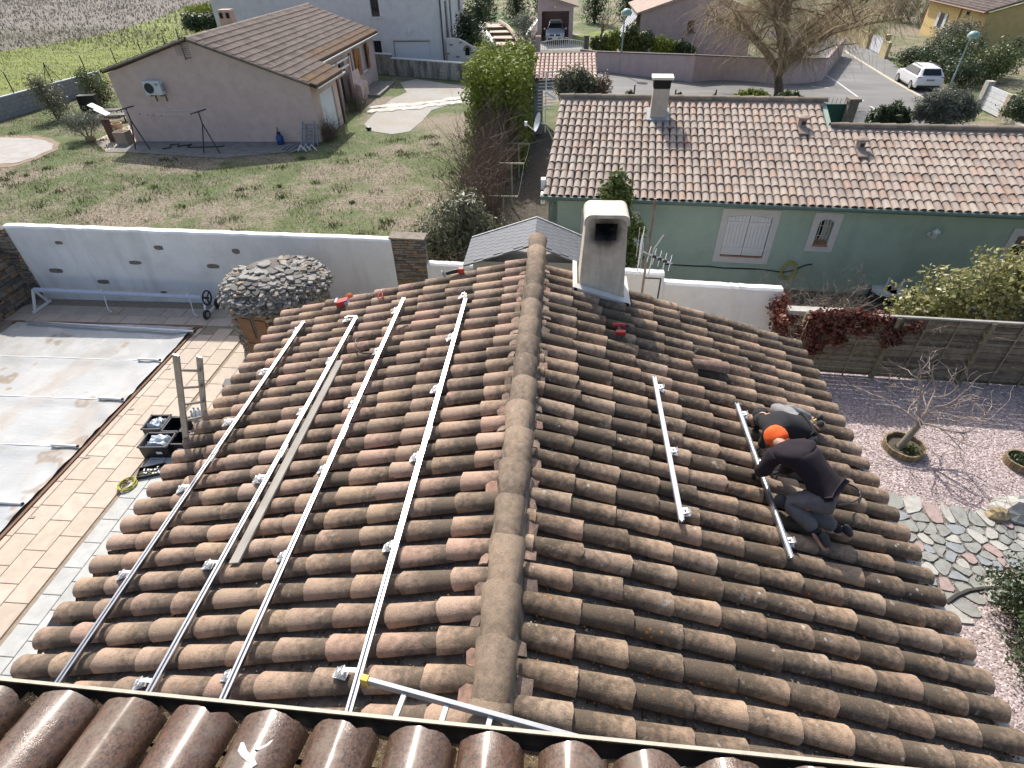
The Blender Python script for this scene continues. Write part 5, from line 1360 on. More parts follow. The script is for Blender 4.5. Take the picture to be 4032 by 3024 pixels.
b = MB(); b.box((ga.x - 1.3, 55.4, .42), (1.7, .25, .84)); tag(b.obj('low_pink_wall', M_pw), 'short low pink wall left of the white gate pier', 'wall')
b = MB(); pA_, pB_ = on(*z20(120, 372)), on(*z20(225, 210)); b.prism([pA_, pB_, pB_+Vector((0, 0, .9)), pA_+Vector((0, 0, .9))], (-.3, 0, 0)); tag(b.obj('sloping_white_wall', M_white), 'narrow white wall running up beside the pink carport', 'wall')
# carport
cpx0, cpx1, YC = -2.62, .62, 60.6
cpt = thing('pink_carport', 'pink open-fronted carport with lean roof and dark interior', 'carport', (-1, 62, 0))
b = MB(); rect_wall(b, (cpx0, YC), (cpx1, YC), -.2, 2.55, .25, [(.38, 2.86, -.2, 2.42)]); b.prism([(cpx0, YC, 2.55), (cpx1, YC, 2.55), (cpx1, YC, 2.75), (cpx0, YC, 3.75)], (0, .25, 0)); b.obj('front_wall', M_pw, cpt)
b = MB(); b.prism([(cpx0, YC+.25, -.2), (cpx0, YC+5.5, -.2), (cpx0, YC+5.5, 2.6), (cpx0, YC+.25, 2.6)], (.22, 0, 0)); b.obj('left_wall', M_pw, cpt)
b = MB(); b.prism([(cpx1 - .22, YC+.25, -.2), (cpx1 - .22, YC+5.5, -.2), (cpx1 - .22, YC+5.5, 2.6), (cpx1 - .22, YC+.25, 2.6)], (.22, 0, 0)); b.obj('right_wall', M_pw, cpt)
b = MB(); b.box((-1, YC+5.4, 1.2), (3.0, .2, 2.8)); b.obj('rear_wall', M_pw, cpt)
b = MB(); b.prism([(cpx0 - .2, YC - .3, 3.80), (cpx1+.45, YC - .3, 2.72), (cpx1+.45, YC+5.7, 2.72), (cpx0 - .2, YC+5.7, 3.80)], (0, 0, .08)); rfc = b.obj('roof', M_gridge, cpt)
tm = []; dnC = Vector((1, 0, -.33)).normalized()
for i in range(9):
    for k in range(3):
        tm.append(tmat((cpx0+.1+i*.36, YC - .2+k*.3, 3.86 - .33*(i*.36+.3)), dnC, (.33, 0, 1), pitch=-.03))
lay(rfc, tm, tile_geo(.42, .12, .14, seg=6), M_stile, 'verge_tile', '')
b = MB(); b.ball((-1.05, YC - .12, 2.75), .11, 10, 6); b.obj('lamp_globe', M_white, cpt, smooth=60)

# ------------------------------------------------------------------ cars
M_tyre = simple('tyre_rubber', (.02, .02, .02), .85); M_rim = simple('alloy_rim', (.55, .56, .58), .35, metal=.9)
M_glass = simple('car_glass', (.012, .014, .018), .05, var=.1, spec=.6)
M_red = simple('tail_lamp', (.30, .012, .012), .2); M_head = simple('head_lamp', (.72, .76, .80), .12)
def car(name, label, mat, p, rz, L, Wd, st, glass, lower=M_black):
    """st: stations along the length (rear to front, local +x forward): x, half width, z low, z belt, z roof, roof half width"""
    t = thing(name, label, 'car', p, rz); Mw = Matrix.Translation(p) @ Matrix.Rotation(rz, 4, 'Z')
    V = []; Fc = []; n_ = 13
    for (x, w, zl__, zb_, zr_, wr) in st:
        half = [(w*.88, zl__), (w*.98, zl__+.12), (w, (zl__+zb_)/2), (w*.97, zb_ - .03), (w*.93, zb_), (wr+(.93*w - wr)*.08, zr_ - .06 if zr_ - zb_ > .1 else zb_+.001), (wr*.8, zr_)]
        ring = half+[(0, zr_+.012)]+[(-y, z) for y, z in half[::-1]]
        ring = half+[(-y, z) for y, z in half[::-1]]
        for y, z in ring: V.append((x, y, z))
    n_ = 14
    for i in range(len(st) - 1):
        for k in range(n_ - 1): Fc.append((i*n_+k, i*n_+k+1, (i+1)*n_+k+1, (i+1)*n_+k))
    Fc.append(tuple(range(n_))[::-1]); Fc.append(tuple(range((len(st) - 1)*n_, len(st)*n_)))
    b = MB(); b.add([Mw @ Vector(v) for v in V], [f[::-1] for f in Fc]); body = b.obj('body', mat, t, smooth=35)
    sub = body.modifiers.new('bevel', 'BEVEL'); sub.width = .03; sub.segments = 2; sub.limit_method = 'ANGLE'
    def sheet(nm_, pts, m_, par=body, ext=None):
        b = MB(); P = [Mw @ Vector(q) for q in pts]; nn = (P[1] - P[0]).cross(P[2] - P[0]).normalized()
        b.prism(P, nn*(ext or .012)); return b.obj(nm_, m_, par)
    for nm_, pts in glass: sheet(nm_, pts, M_glass)
    for sx, x in ((-1, st[0][0]+.78), (1, st[-1][0] - .82)):
        for sy in (-1, 1):
            c = Mw @ Vector((x, sy*(Wd/2 - .10), .31)); R_ = (Matrix.Rotation(rz, 3, 'Z') @ Matrix.Rotation(PI/2, 3, 'X'))
            b = MB(); b.lathe([(.20, -.11), (.30, -.11), (.315, -.07), (.315, .07), (.30, .11), (.20, .11)], c, 20, R_); wh_ = b.obj('wheel', M_tyre, t, smooth=40)
            b = MB(); b.lathe([(.03, -.115), (.20, -.112), (.20, .112), (.03, .115)], c, 14, R_); b.obj('rim', M_rim, wh_)
    return t, sheet, body, Mw
M_carw = simple('white_car_paint', (.74, .75, .76), .25, var=.02); M_cars = simple('silver_car_paint', (.44, .47, .52), .25, metal=.35, var=.03)
fl, rl = on(*zc(690, 960)), on(*zc(832, 1048)); rr_ = on(*zc(1062, 1046))
dirc = (fl - rl); rzc = math.atan2(dirc.y, dirc.x)
sd_ = Vector((math.sin(rzc), -math.cos(rzc), 0)); rearc = rl+sd_*.80; ctr = rearc+dirc.normalized()*1.35
ctr.z = T(ctr.x, ctr.y)+.01
stw = [(-2.1, .80, .42, .86, .88, .6), (-2.06, .85, .28, .92, .95, .62), (-1.98, .87, .26, .95, 1.02, .60), (-1.72, .88, .24, .95, 1.40, .58), (-1.5, .88, .22, .95, 1.44, .58), (-.4, .88, .2, .94, 1.47, .58), (.3, .88, .2, .93, 1.44, .56), (.95, .88, .22, .92, .98, .70), (1.5, .86, .24, .88, .90, .68), (1.95, .80, .28, .74, .76, .62), (2.1, .68, .34, .6, .62, .5)]
gls = [('rear_window', [(-2.03, -.6, 1.02), (-2.03, .6, 1.02), (-1.77, .5, 1.36), (-1.77, -.5, 1.36)]),
       ('windscreen', [(.92, .66, 1.02), (.92, -.66, 1.02), (.38, -.52, 1.42), (.38, .52, 1.42)])]
for sy in (-1, 1):
    q_ = [(-1.75, sy*.825, 1.00), (.75, sy*.825, 1.00), (.25, sy*.66, 1.36), (-1.5, sy*.66, 1.36)]
    gls.append(('side_window', q_ if sy < 0 else q_[::-1]))
gls[0] = ('rear_window', [(-2.03, .6, 1.02), (-2.03, -.6, 1.02), (-1.77, -.5, 1.36), (-1.77, .5, 1.36)])
gls[1] = ('windscreen', [(.92, -.66, 1.02), (.92, .66, 1.02), (.38, .52, 1.42), (.38, -.52, 1.42)])
tcar, sheet, body, Mw = car('parked_car', 'white estate car parked at the kerb, rear window dark', M_carw, ctr, rzc, 4.2, 1.76, stw, gls)
for sy in (-1, 1):
    b = MB(); b.box(Mw @ Vector((-2.03, sy*.72, .86)), (.10, .20, .16), rz=rzc); b.obj('tail_lamp', M_red, body)
b = MB(); b.box(Mw @ Vector((-2.105, 0, .74)), (.02, .52, .11), rz=rzc); b.obj('number_plate', simple('plate', (.25, .26, .3), .4), body)
b = MB(); b.box(Mw @ Vector((-2.10, 0, .36)), (.06, 1.3, .10), rz=rzc); b.obj('bumper_trim', M_black, body)
b = MB(); b.tube([Mw @ Vector((-1.5, .56, 1.47)), Mw @ Vector((.2, .55, 1.47))], .02, 6); b.obj('roof_rail', M_black, body)
b = MB(); b.tube([Mw @ Vector((-1.5, -.56, 1.47)), Mw @ Vector((.2, -.55, 1.47))], .02, 6); b.obj('roof_rail', M_black, body)
pcar = on(*z20(340, 318)); pcar = Vector((-.98, 61.3, .02))
sts = [(-2.05, .70, .45, .95, .98, .5), (-2.0, .84, .3, 1.02, 1.05, .6), (-1.8, .87, .26, 1.05, 1.45, .56), (-1.3, .88, .24, 1.04, 1.55, .57), (-.2, .88, .22, 1.02, 1.57, .57), (.4, .88, .22, 1.0, 1.50, .55), (1.15, .88, .24, .98, 1.04, .70), (1.65, .86, .26, .92, .94, .68), (1.98, .80, .28, .78, .80, .6), (2.08, .68, .34, .64, .66, .5)]
gls = [('windscreen', [(1.08, -.68, 1.06), (1.08, .68, 1.06), (.50, .52, 1.47), (.50, -.52, 1.47)]), ('rear_window', [(-1.95, .6, 1.1), (-1.95, -.6, 1.1), (-1.8, -.5, 1.4), (-1.8, .5, 1.4)])]
for sy in (-1, 1):
    q_ = [(-1.7, sy*.83, 1.08), (.85, sy*.83, 1.06), (.38, sy*.66, 1.44), (-1.45, sy*.66, 1.46)]; gls.append(('side_window', q_ if sy < 0 else q_[::-1]))
tcar, sheet, body, Mw = car('parked_car', 'silver hatchback with dark roof parked nose-out in the pink carport', M_cars, pcar, -PI/2, 4.1, 1.78, sts, gls)
for sy in (-1, 1):
    b = MB(); b.box(Mw @ Vector((1.93, sy*.60, .76)), (.30, .16, .13), rz=-PI/2+sy*-.3); b.obj('head_lamp', M_head, body)
    b = MB(); b.box(Mw @ Vector((.80, sy*.98, 1.08)), (.12, .16, .12), rz=-PI/2); b.obj('wing_mirror', M_cars, body)
b = MB(); b.box(Mw @ Vector((2.03, 0, .70)), (.14, .95, .10), rz=-PI/2); b.obj('upper_grille', M_black, body)
b = MB(); b.box(Mw @ Vector((2.07, 0, .42)), (.10, 1.2, .16), rz=-PI/2); b.obj('lower_grille', M_black, body)
b = MB(); c_ = Mw @ Vector((2.115, 0, .72)); b.prism([c_+Vector((dx, 0, dz)) for dx, dz in ((0, .10), (.055, 0), (0, -.10), (-.055, 0))], (0, .02, 0)); b.obj('badge', simple('chrome', (.8, .8, .82), .15, metal=1), body)
b = MB(); b.box(Mw @ Vector((2.13, 0, .50)), (.02, .52, .11), rz=-PI/2); b.obj('number_plate', M_white, body)
b = MB(); b.box(Mw @ Vector((-.5, 0, 1.575)), (1.6, 1.0, .02), rz=-PI/2); b.obj('roof_panel', M_black, body)

# second pink house with striped blind
ph2 = thing('mauve_house', 'mauve rendered house gable with low tiled roof behind the roadside hedge', 'house', (9, 57, 0))
Y2 = 54.6
c0 = aty(*z20(968, 92), Y2); apx = aty(*z20(1345, -60), Y2)
b = MB(); x0_, x1_ = c0.x, c0.x+9.0; za_ = c0.z; xm_ = (x0_+x1_)/2; zm_ = za_+.30*(xm_ - x0_)
pw_ = aty(*z20(1328, 190), Y2)
hw_ = (pw_.x - .28, pw_.x+.28, pw_.z - .4, pw_.z+.4)
rect_wall(b, (x0_, Y2), (x1_, Y2), T(x1_, Y2) - .5, za_, .25, [(hw_[0] - x0_, hw_[1] - x0_, hw_[2], hw_[3])]); b.prism([(x0_, Y2, za_), (x1_, Y2, za_), (xm_, Y2, zm_)], (0, .25, 0)); b.obj('gable_wall', render_mat('mauve_render', (.50, .385, .375), .3), ph2)
b = MB(); rect_wall(b, (x0_, 63), (x0_, Y2+.25), -.5, za_, .25); b.obj('side_wall', M_pw, ph2)
b = MB(); b.prism([(x0_ - .35, Y2 - .25, za_ - .08), (x0_ - .35, 63, za_ - .08), (xm_, 63, zm_+.03), (xm_, Y2 - .25, zm_+.03)], (0, 0, .10)); b.prism([(x1_+.35, Y2 - .25, za_ - .08), (xm_, Y2 - .25, zm_+.03), (xm_, 63, zm_+.03), (x1_+.35, 63, za_ - .08)], (0, 0, .10)); r2 = b.obj('roof', simple('pale_worn_roof', (.42, .31, .25), .9, var=.35, scale=3, bump=.5, bscale=14), ph2)
tm = []; dn2 = Vector((-1, 0, -.30)).normalized(); up2 = Vector((-.3, 0, 1))
x = x0_ - .3
while x < xm_ - .1:
    y = Y2 - .15
    while y < 62.5:
        tm.append(tmat(Vector((x, y, za_+.03+.30*(x - x0_) - .05)) - dn2*.48, dn2, up2, pitch=-.03, roll=jit(.05))); y += .28
    x += .4
joined(r2, tm, tile_geo(.48, .10, .12, seg=5, flat=.6), M_stile, 'roof_tile_field')
b = MB(); b.box(((hw_[0]+hw_[1])/2, Y2+.15, (hw_[2]+hw_[3])/2), (.56, .04, .8)); wn = b.obj('window', M_dark, ph2)
for k in range(3):
    b = MB(); b.tube([(hw_[0]+.14*(k+1), Y2+.05, hw_[2]), (hw_[0]+.14*(k+1), Y2+.05, hw_[3])], .014, 5); b.obj('window_bar', M_black, wn)
b = MB(); b.box(((hw_[0]+hw_[1])/2, Y2 - .05, hw_[2] - .05), (.85, .2, .08)); b.obj('sill', M_cop, wn)
bl = thing('striped_blind', 'dark blue and white striped blind hanging beside the mauve house', 'blind', (x0_ - .3, Y2+2, 0))
for k in range(12):
    b = MB(); y0_ = Y2 - .1+k*.45; b.prism([(x0_ - .25, y0_, za_ - .15), (x0_ - .25, y0_+.44, za_ - .15), (x0_ - 1.5, y0_+.44, .3), (x0_ - 1.5, y0_, .3)], (.02, 0, .02)); b.obj('stripe', simple('blind_white', (.70, .71, .73), .7) if k % 2 else simple('blind_blue', (.10, .11, .15), .7), bl)

# yellow house at the far right
yz = 1.75
C0, CL, CR = at(*zc(1735, 150), yz), at(*zc(1120, 10), yz), at(*zc(2300, -20), yz)
dL = (CL - C0).normalized(); dR = (CR - C0).normalized()
dL = Vector((dL.x, dL.y, 0)).normalized(); dR = Vector((-dL.y, dL.x, 0))*(1 if Vector((-dL.y, dL.x, 0)).dot(dR) > 0 else -1)
yh = thing('yellow_house', 'ochre yellow rendered house with brown tiled roof and white shutters', 'house', (C0.x, C0.y, -1.2))
M_yel = render_mat('ochre_render', (.62, .45, .20), .15)
k_in = .35; cI = C0+(dL+dR)*k_in
b = MB(); q_ = [cI+dL*12, cI, cI+dR*.25, cI+dL*12+dR*.25]; b.hexa([Vector((p.x, p.y, -1.6)) for p in q_]+[Vector((p.x, p.y, yz - .05)) for p in q_]); b.obj('front_wall', M_yel, yh)
b = MB(); q_ = [cI+dR*.25+dL*.002, cI+dR*11, cI+dR*11+dL*.25, cI+dR*.25+dL*.25]; b.prism([Vector((cI.x, cI.y, -1.6))+dR*.25, Vector((cI.x, cI.y, -1.6))+dR*10, Vector((cI.x, cI.y, yz - .05))+dR*10, Vector((cI.x, cI.y, yz+1.4))+dR*5.2, Vector((cI.x, cI.y, yz - .05))+dR*.25], dL*.25); b.obj('gable_wall', M_yel, yh)
b = MB(); ap = C0+dR*5.5+Vector((0, 0, 1.65))
e0, e1, e2 = C0 - dR*.1, C0+dL*13 - dR*.1, None
b.prism([e0, e1, ap+dL*13, ap], (0, 0, .10)); b.prism([ap, ap+dL*13, C0+dL*13+dR*11, C0+dR*11], (0, 0, .10)); yr_ = b.obj('roof', simple('brown_roof', (.24, .165, .135), .9, var=.3, scale=2.5, bump=.6, bscale=9), yh)
tm = []; dny = (-dR*1.0+Vector((0, 0, -.3))).normalized(); upy = (-dR*.3+Vector((0, 0, 1))).normalized()
for i in range(14):
    for k in range(44):
        o_ = C0+dL*(k*.29+.1)+dR*(i*.40 - .1)+Vector((0, 0, .10+.30*i*.40))
        tm.append(tmat(o_ - dny*.46, dny, upy, pitch=-.02))
joined(yr_, tm, tile_geo(.46, .10, .12, seg=5, flat=.6), M_ptile, 'roof_tile_field')
b = MB(); b.tube([C0 - dR*.15+Vector((0, 0, -.02)), C0+dL*13 - dR*.15+Vector((0, 0, -.02))], .07, 8); b.obj('gutter', simple('brown_gutter', (.16, .075, .05), .5), yh, smooth=60)
def ywall(u, v):
    d = Vector(wray(u, v)); o = Vector((0, 0, CAMZ)); k = (cI - o).dot(dR)/d.dot(dR); return o+d*k
pw_ = ywall(*zc(1210, 235)); s_ = (pw_ - cI).dot(dL)
b = MB(); cW = cI+dL*s_ - dR*.02; b.prism([Vector((0, 0, z))+Vector((cW.x, cW.y, 0))+dL*u for u, z in ((-.5, pw_.z - .55), (.5, pw_.z - .55), (.5, pw_.z+.55), (-.5, pw_.z+.55))], -dR*.03); wn = b.obj('window', M_dark, yh)
for sg in (-1, 1):
    b = MB(); b.prism([Vector((0, 0, z))+Vector((cW.x, cW.y, 0))+dL*(u+sg*.78) - dR*.03 for u, z in ((-.27, pw_.z - .6), (.27, pw_.z - .6), (.27, pw_.z+.6), (-.27, pw_.z+.6))], -dR*.05); b.obj('shutter', simple('lilac_white_shutter', (.62, .62, .70), .5), wn)
pd = ywall(*zc(1415, 200)); s_ = (pd - cI).dot(dL); b = MB(); q_ = cI+dL*s_ - dR*.06; b.tube([Vector((q_.x, q_.y, yz - .1)), Vector((q_.x, q_.y, -1.3))], .06, 6); b.obj('downpipe', simple('brown_pipe', (.30, .13, .07), .5), yh)
pd = ywall(*zc(1500, 340)); s_ = (pd - cI).dot(dL); q_ = cI+dL*s_ - dR*.02; b = MB(); b.prism([Vector((q_.x, q_.y, 0))+dL*u+Vector((0, 0, z)) for u, z in ((-.5, -1.2), (.5, -1.2), (.5, pd.z+.35), (-.5, pd.z+.35))], -dR*.03); b.obj('door', M_dark, yh)
pl_ = ywall(*zc(1530, 150)); b = MB(); q_ = Vector((pl_.x, pl_.y, pl_.z)) - dR*.12; b.lathe([(.10, -.18), (.12, .05), (.03, .15)], q_, 8); b.obj('wall_lamp', M_black, yh)
# ochre wall with white gate on the far side street, and the white gate nearby
ow = thing('ochre_street_wall', 'low ochre wall with two piers beside the side street', 'wall', on(*zc(350, 560)))
oa, ob = on(*zc(170, 490)), on(*zc(350, 570)); oc, od = on(*zc(510, 660)), on(*zc(570, 690))
for A, B, h in ((on(*zc(-60, 380)), ob, 1.25), (oc, od, 1.25)):
    b = MB(); d = (B - A).normalized(); n_ = Vector((-d.y, d.x, 0))*.25
    if n_.y < 0: n_ = -n_
    b.hexa([A+Vector((0, 0, -.2)), B+Vector((0, 0, -.2)), B+n_+Vector((0, 0, -.2)), A+n_+Vector((0, 0, -.2)), A+Vector((0, 0, h)), B+Vector((0, 0, h)), B+n_+Vector((0, 0, h)), A+n_+Vector((0, 0, h))] if d.x > 0 else [B, A, A+n_, B+n_]+[p+Vector((0, 0, h)) for p in (B, A, A+n_, B+n_)]); b.obj('wall_face', render_mat('ochre_wall', (.52, .43, .24), .35), ow)
for p in (ob, oc):
    b = MB(); b.box(p+Vector((0, .12, .8)), (.4, .4, 1.6)); b.box(p+Vector((0, .12, 1.63)), (.5, .5, .08)); b.obj('pier', render_mat('ochre_pier', (.55, .44, .24), .3), ow)
wg1 = thing('street_gate', 'white panel gate between the ochre wall piers', 'gate', ob)
d = (oc - ob); L = d.length; d.normalize(); n_ = 6
for k in range(n_):
    A = ob+d*(.22+(L - .44)*k/n_); B = ob+d*(.22+(L - .44)*(k+.93)/n_); b = MB(); b.prism([A+Vector((0, 0, .08)), B+Vector((0, 0, .08)), B+Vector((0, 0, 1.25)), A+Vector((0, 0, 1.25))], Vector((d.y, -d.x, 0))*.04); b.obj('panel', simple('gate_white', (.68, .68, .74), .5), wg1)
ga_, gb_ = on(*zc(1655, 1275)), on(*zc(1880, 1387))
wg2 = thing('sliding_gate', 'white horizontal panel gate in front of clipped hedge by the road', 'gate', ga_)
d = (gb_ - ga_); L = d.length; d.normalize(); hgt = aty(*zc(1990, 1105), gb_.y).z - gb_.z
nn = Vector((-d.y, d.x, 0)); nn = nn if nn.x < 0 else -nn
for r in range(5):
    for c in range(2):
        A = ga_+d*(L*(.0 if c == 0 else .36)); B = ga_+d*(L*(.355 if c == 0 else 1.0)); b = MB()
        b.prism([A+Vector((0, 0, .06+r*hgt/5)), B+Vector((0, 0, .06+r*hgt/5)), B+Vector((0, 0, .045+(r+.96)*hgt/5)), A+Vector((0, 0, .045+(r+.96)*hgt/5))], nn*.05); b.obj('panel', simple('gate_white2', (.76, .77, .79), .45), wg2)
b = MB(); b.box(gb_+d*.2+Vector((0, 0, hgt/2)), (.35, .35, hgt+.1)); tag(b.obj('gate_post', simple('stone_post', (.52, .45, .32), .9, var=.4)), 'stone gate post at the end of the white sliding gate', 'gate post')
b = MB(); b.box(ga_ - d*.2+Vector((0, 0, hgt/2+.1)), (.4, .4, hgt+.3)); tag(b.obj('arched_post', simple('pale_post', (.50, .47, .42), .9, var=.3)), 'pale rendered gate post beside the white sliding gate', 'gate post')
ribbon('garden_kerb', [gb_+d*.4, on(*zc(2169, 1530))], .3, 0, M_kerb, .25)

# street lamps
def lamp(p, head, lab):
    t = thing('street_lamp', lab, 'street lamp', p, 0, 'street lamps with domed heads')
    b = MB(); b.tube([p+Vector((0, 0, -.05)), p+Vector((0, 0, 1.0)), p+Vector((0, 0, 1.02)), Vector((p.x, p.y, head.z - .3))], [.075, .07, .05, .045], 10); b.obj('post', simple('lamp_post_grey', (.30, .35, .33), .5, metal=.3, var=.1), t, smooth=50)
    b = MB(); b.tube([Vector((p.x, p.y, head.z - .3)), Vector((p.x, p.y, head.z - .05))], .07, 8); b.obj('collar', M_galv, t)
    b = MB(); c = Vector((p.x+.12, p.y, head.z)); b.lathe([(.36, -.06), (.35, .05), (.27, .18), (.12, .26), (.02, .27)], c, 16); hd_ = b.obj('dome', simple('green_dome', (.26, .42, .36), .4), t, smooth=50)
    b = MB(); b.lathe([(.30, -.14), (.33, -.06)], c, 16); b.obj('diffuser', simple('lamp_bowl', (.55, .58, .56), .3), hd_, smooth=50)
p = on(*z20(808, 530)); p.y += -.35; lamp(p, aty(*z20(855, 95), p.y), 'street lamp with green dome standing against the long pink wall')
p = on(*zc(1290, 1045)); lamp(p, aty(*zc(1530, 415), p.y), 'street lamp with green dome beside the parked white car')
# ================================================================== plants
def leaf_cloud(name, parent, blobs, n, size, mat, seed=1, aspect=.42, shell=.5, droop=0.0, lump=.25, up=.25, zmin=None):
    """leaf-sized faces spread through uneven blobs (centre, radii, share)"""
    r = np.random.default_rng(seed); w = np.array([b_[2] for b_ in blobs], float); w /= w.sum()
    idx = r.choice(len(blobs), n, p=w); C = np.array([tuple(b_[0]) for b_ in blobs])[idx]; Rr = np.array([b_[1] for b_ in blobs], float)[idx]
    d = r.normal(size=(n, 3)); d /= np.linalg.norm(d, axis=1)[:, None]
    lumpf = 1+lump*(np.sin(d[:, 0]*5.1+idx)*np.sin(d[:, 1]*4.3+1.7*idx)+.6*np.sin(d[:, 2]*7+idx*2.1+d[:, 0]*6))
    rad = r.random(n) ** shell*lumpf
    P = C+d*Rr*rad[:, None]
    if zmin is not None: P[:, 2] = np.maximum(P[:, 2], zmin+r.random(n)*.05)
    nrm = d+r.normal(size=(n, 3))*.75; nrm[:, 2] += up; nrm /= np.linalg.norm(nrm, axis=1)[:, None]
    t = r.normal(size=(n, 3)); t[:, 2] -= droop; t -= (t*nrm).sum(1)[:, None]*nrm; t /= np.linalg.norm(t, axis=1)[:, None]
    s = np.cross(nrm, t); sz = (size*r.uniform(.6, 1.35, n))[:, None]
    V = np.stack([P - t*sz*.5, P+s*sz*aspect*.5+nrm*sz*.06, P+t*sz*.5 - nrm*sz*.05, P - s*sz*aspect*.5+nrm*sz*.06], 1).reshape(-1, 3)
    Fq = np.arange(n*4).reshape(n, 4)
    return np_mesh(name, V, Fq, mat, parent, {'rnd': np.repeat(r.random(n) , 4)})
def twigs(name, parent, base, dirs, mat, seed=1, n=60, length=1.0, rad=.012, spread=.35, seg=4, sides=4, curl=.15, sub=2, gravity=0.0):
    """bunch of thin bare shoots with side shoots"""
    r = random.Random(seed); b = MB()
    def shoot(p, d, L, rd, lev):
        P = [p.copy()]; dd = d.copy()
        for i in range(seg):
            dd = (dd+Vector((r.gauss(0, curl), r.gauss(0, curl), r.gauss(0, curl) - gravity))).normalized(); P.append(P[-1]+dd*L/seg)
        b.tube(P, [rd*(1 - .75*i/seg) for i in range(seg+1)], sides, cap=False)
        if lev > 0:
            for i in range(1, seg+1):
                for _ in range(1 if r.random() < .75 else 2):
                    e = (dd+Vector((r.gauss(0, .7), r.gauss(0, .7), r.gauss(.1, .5)))).normalized(); shoot(P[i], e, L*r.uniform(.35, .6), rd*.55, lev - 1)
    for k in range(n):
        B_, D_ = base(r), dirs(r); shoot(Vector(B_), Vector(D_).normalized(), length*r.uniform(.6, 1.2), rad*r.uniform(.7, 1.2), sub)
    return b.obj(name, mat, parent)
GR_laurel = leafmat('laurel_leaves', [(0, (.10, .145, .025)), (.4, (.16, .21, .03)), (.8, (.24, .28, .04)), (1, (.27, .31, .06))], .6, spec=.2)
GR_dark = leafmat('dark_green_leaves', [(0, (.025, .045, .018)), (.5, (.045, .075, .028)), (1, (.085, .12, .05))], .45)
GR_mid = leafmat('mid_green_leaves', [(0, (.05, .075, .022)), (.5, (.085, .12, .035)), (1, (.15, .18, .06))], .45)
GR_olean = leafmat('oleander_leaves', [(0, (.07, .085, .045)), (.5, (.12, .14, .075)), (.85, (.18, .20, .11)), (1, (.30, .28, .18))], .45)
GR_olive = leafmat('olive_leaves', [(0, (.08, .095, .07)), (.5, (.15, .165, .125)), (1, (.26, .28, .22))], .5)
GR_yel = leafmat('yellow_green_leaves', [(0, (.16, .17, .04)), (.4, (.27, .27, .07)), (.8, (.40, .38, .14)), (1, (.50, .47, .24))], .4)
RD_leaf = leafmat('red_creeper_leaves', [(0, (.06, .009, .012)), (.5, (.12, .016, .018)), (.85, (.20, .035, .03)), (1, (.36, .17, .10))], .45)
BR_dead = leafmat('dead_leaves', [(0, (.09, .06, .04)), (.5, (.16, .11, .075)), (1, (.24, .18, .12))], .8, trans=.1)
M_bark = simple('grey_brown_bark', (.17, .135, .10), .95, var=.35, scale=14, bump=.5, bscale=50)
M_twig = simple('pale_bare_twigs', (.28, .22, .17), .9, var=.3, scale=8)
M_twigb = simple('brown_bare_twigs', (.155, .105, .08), .9, var=.35, scale=8)
def bush(name, label, p, blobs, n, size, mat, seed, cat='bush', group=None, stem=True, **kw):
    p = Vector(p); t = thing(name, label, cat, p, 0, group)
    if stem:
        b = MB(); rr = random.Random(seed)
        for k in range(5):
            bl_ = blobs[k % len(blobs)]; c = Vector(bl_[0]); b.tube([p+Vector((rr.uniform(-.08, .08), rr.uniform(-.08, .08), -.05)), p.lerp(c, .5)+Vector((rr.uniform(-.1, .1), 0, 0)), c], [.035, .025, .01], 5)
        b.obj('stems', M_bark, t)
    leaf_cloud('foliage', t, blobs, n, size, mat, seed, **kw); return t
def blobs_box(x0, x1, y0, y1, z0, z1, n, r, seed=1):
    rr = random.Random(seed); return [((rr.uniform(x0, x1), rr.uniform(y0, y1), rr.uniform(z0, z1)), (r*rr.uniform(.8, 1.2), r*rr.uniform(.8, 1.2), r*rr.uniform(.8, 1.2)), 1) for _ in range(n)]

# tall clipped hedge
hb = []
for y in np.arange(24.6, 31.2, .75):
    for z in np.arange(.6, 3.7, .75):
        for x in (-3.55, -2.7, -1.9): hb.append(((x+jit(.12), y+jit(.12), z+jit(.1)), (.55, .55, .55), 1 if (z > 2.8 or y < 25.5 or x != -2.7) else .25))
bush('laurel_hedge', 'tall glossy yellow-green clipped hedge beside the small garage', (-2.7, 27.8, 0), hb, 30000, .17, GR_laurel, 3, 'hedge', lump=.15, shell=.35, aspect=.5, up=.5)
# bare brown hedge
bh = thing('bare_hedge', 'tall brown leafless hedge behind the washing line posts', 'hedge', (-2.6, 20.5, 0))
twigs('shoots', bh, lambda r: (r.uniform(-3.3, -2.1), r.uniform(16.6, 24.6), 0), lambda r: (r.gauss(0, .12), r.gauss(0, .12), 1), M_twigb, 5, 330, 2.3, .014, sub=1, curl=.1, sides=3)
leaf_cloud('dead_foliage', bh, blobs_box(-3.3, -2.1, 17, 24.5, .4, 2.0, 40, .6, 4), 9000, .055, BR_dead, 6)
# oleander
bush('oleander_bush', 'bushy grey-green oleander growing behind the stone pillar', (-2.95, 15.5, 0), [((-2.95, 15.5, 1.1), (1.15, 1.0, 1.0), 4), ((-3.7, 15.2, .9), (.8, .7, .75), 2), ((-2.2, 15.6, .85), (.75, .7, .75), 2), ((-2.8, 15.3, 1.9), (.7, .7, .5), 2)], 7500, .20, GR_olean, 8, aspect=.2, up=.6, shell=.55)
dh = thing('dry_weed_heap', 'heap of dry brown weeds behind the end of the whitewashed wall', 'weeds', (-4.1, 14.3, 0))
twigs('stalks', dh, lambda r: (r.uniform(-4.9, -3.4), r.uniform(14.0, 15.0), 0), lambda r: (r.gauss(0, .5), r.gauss(0, .5), .8), simple('straw_stalks', (.33, .25, .16), .9), 9, 90, .9, .008, sub=1, sides=3)
leaf_cloud('dry_foliage', dh, [((-4.3, 14.6, .35), (.8, .7, .45), 1)], 2500, .08, BR_dead, 9)
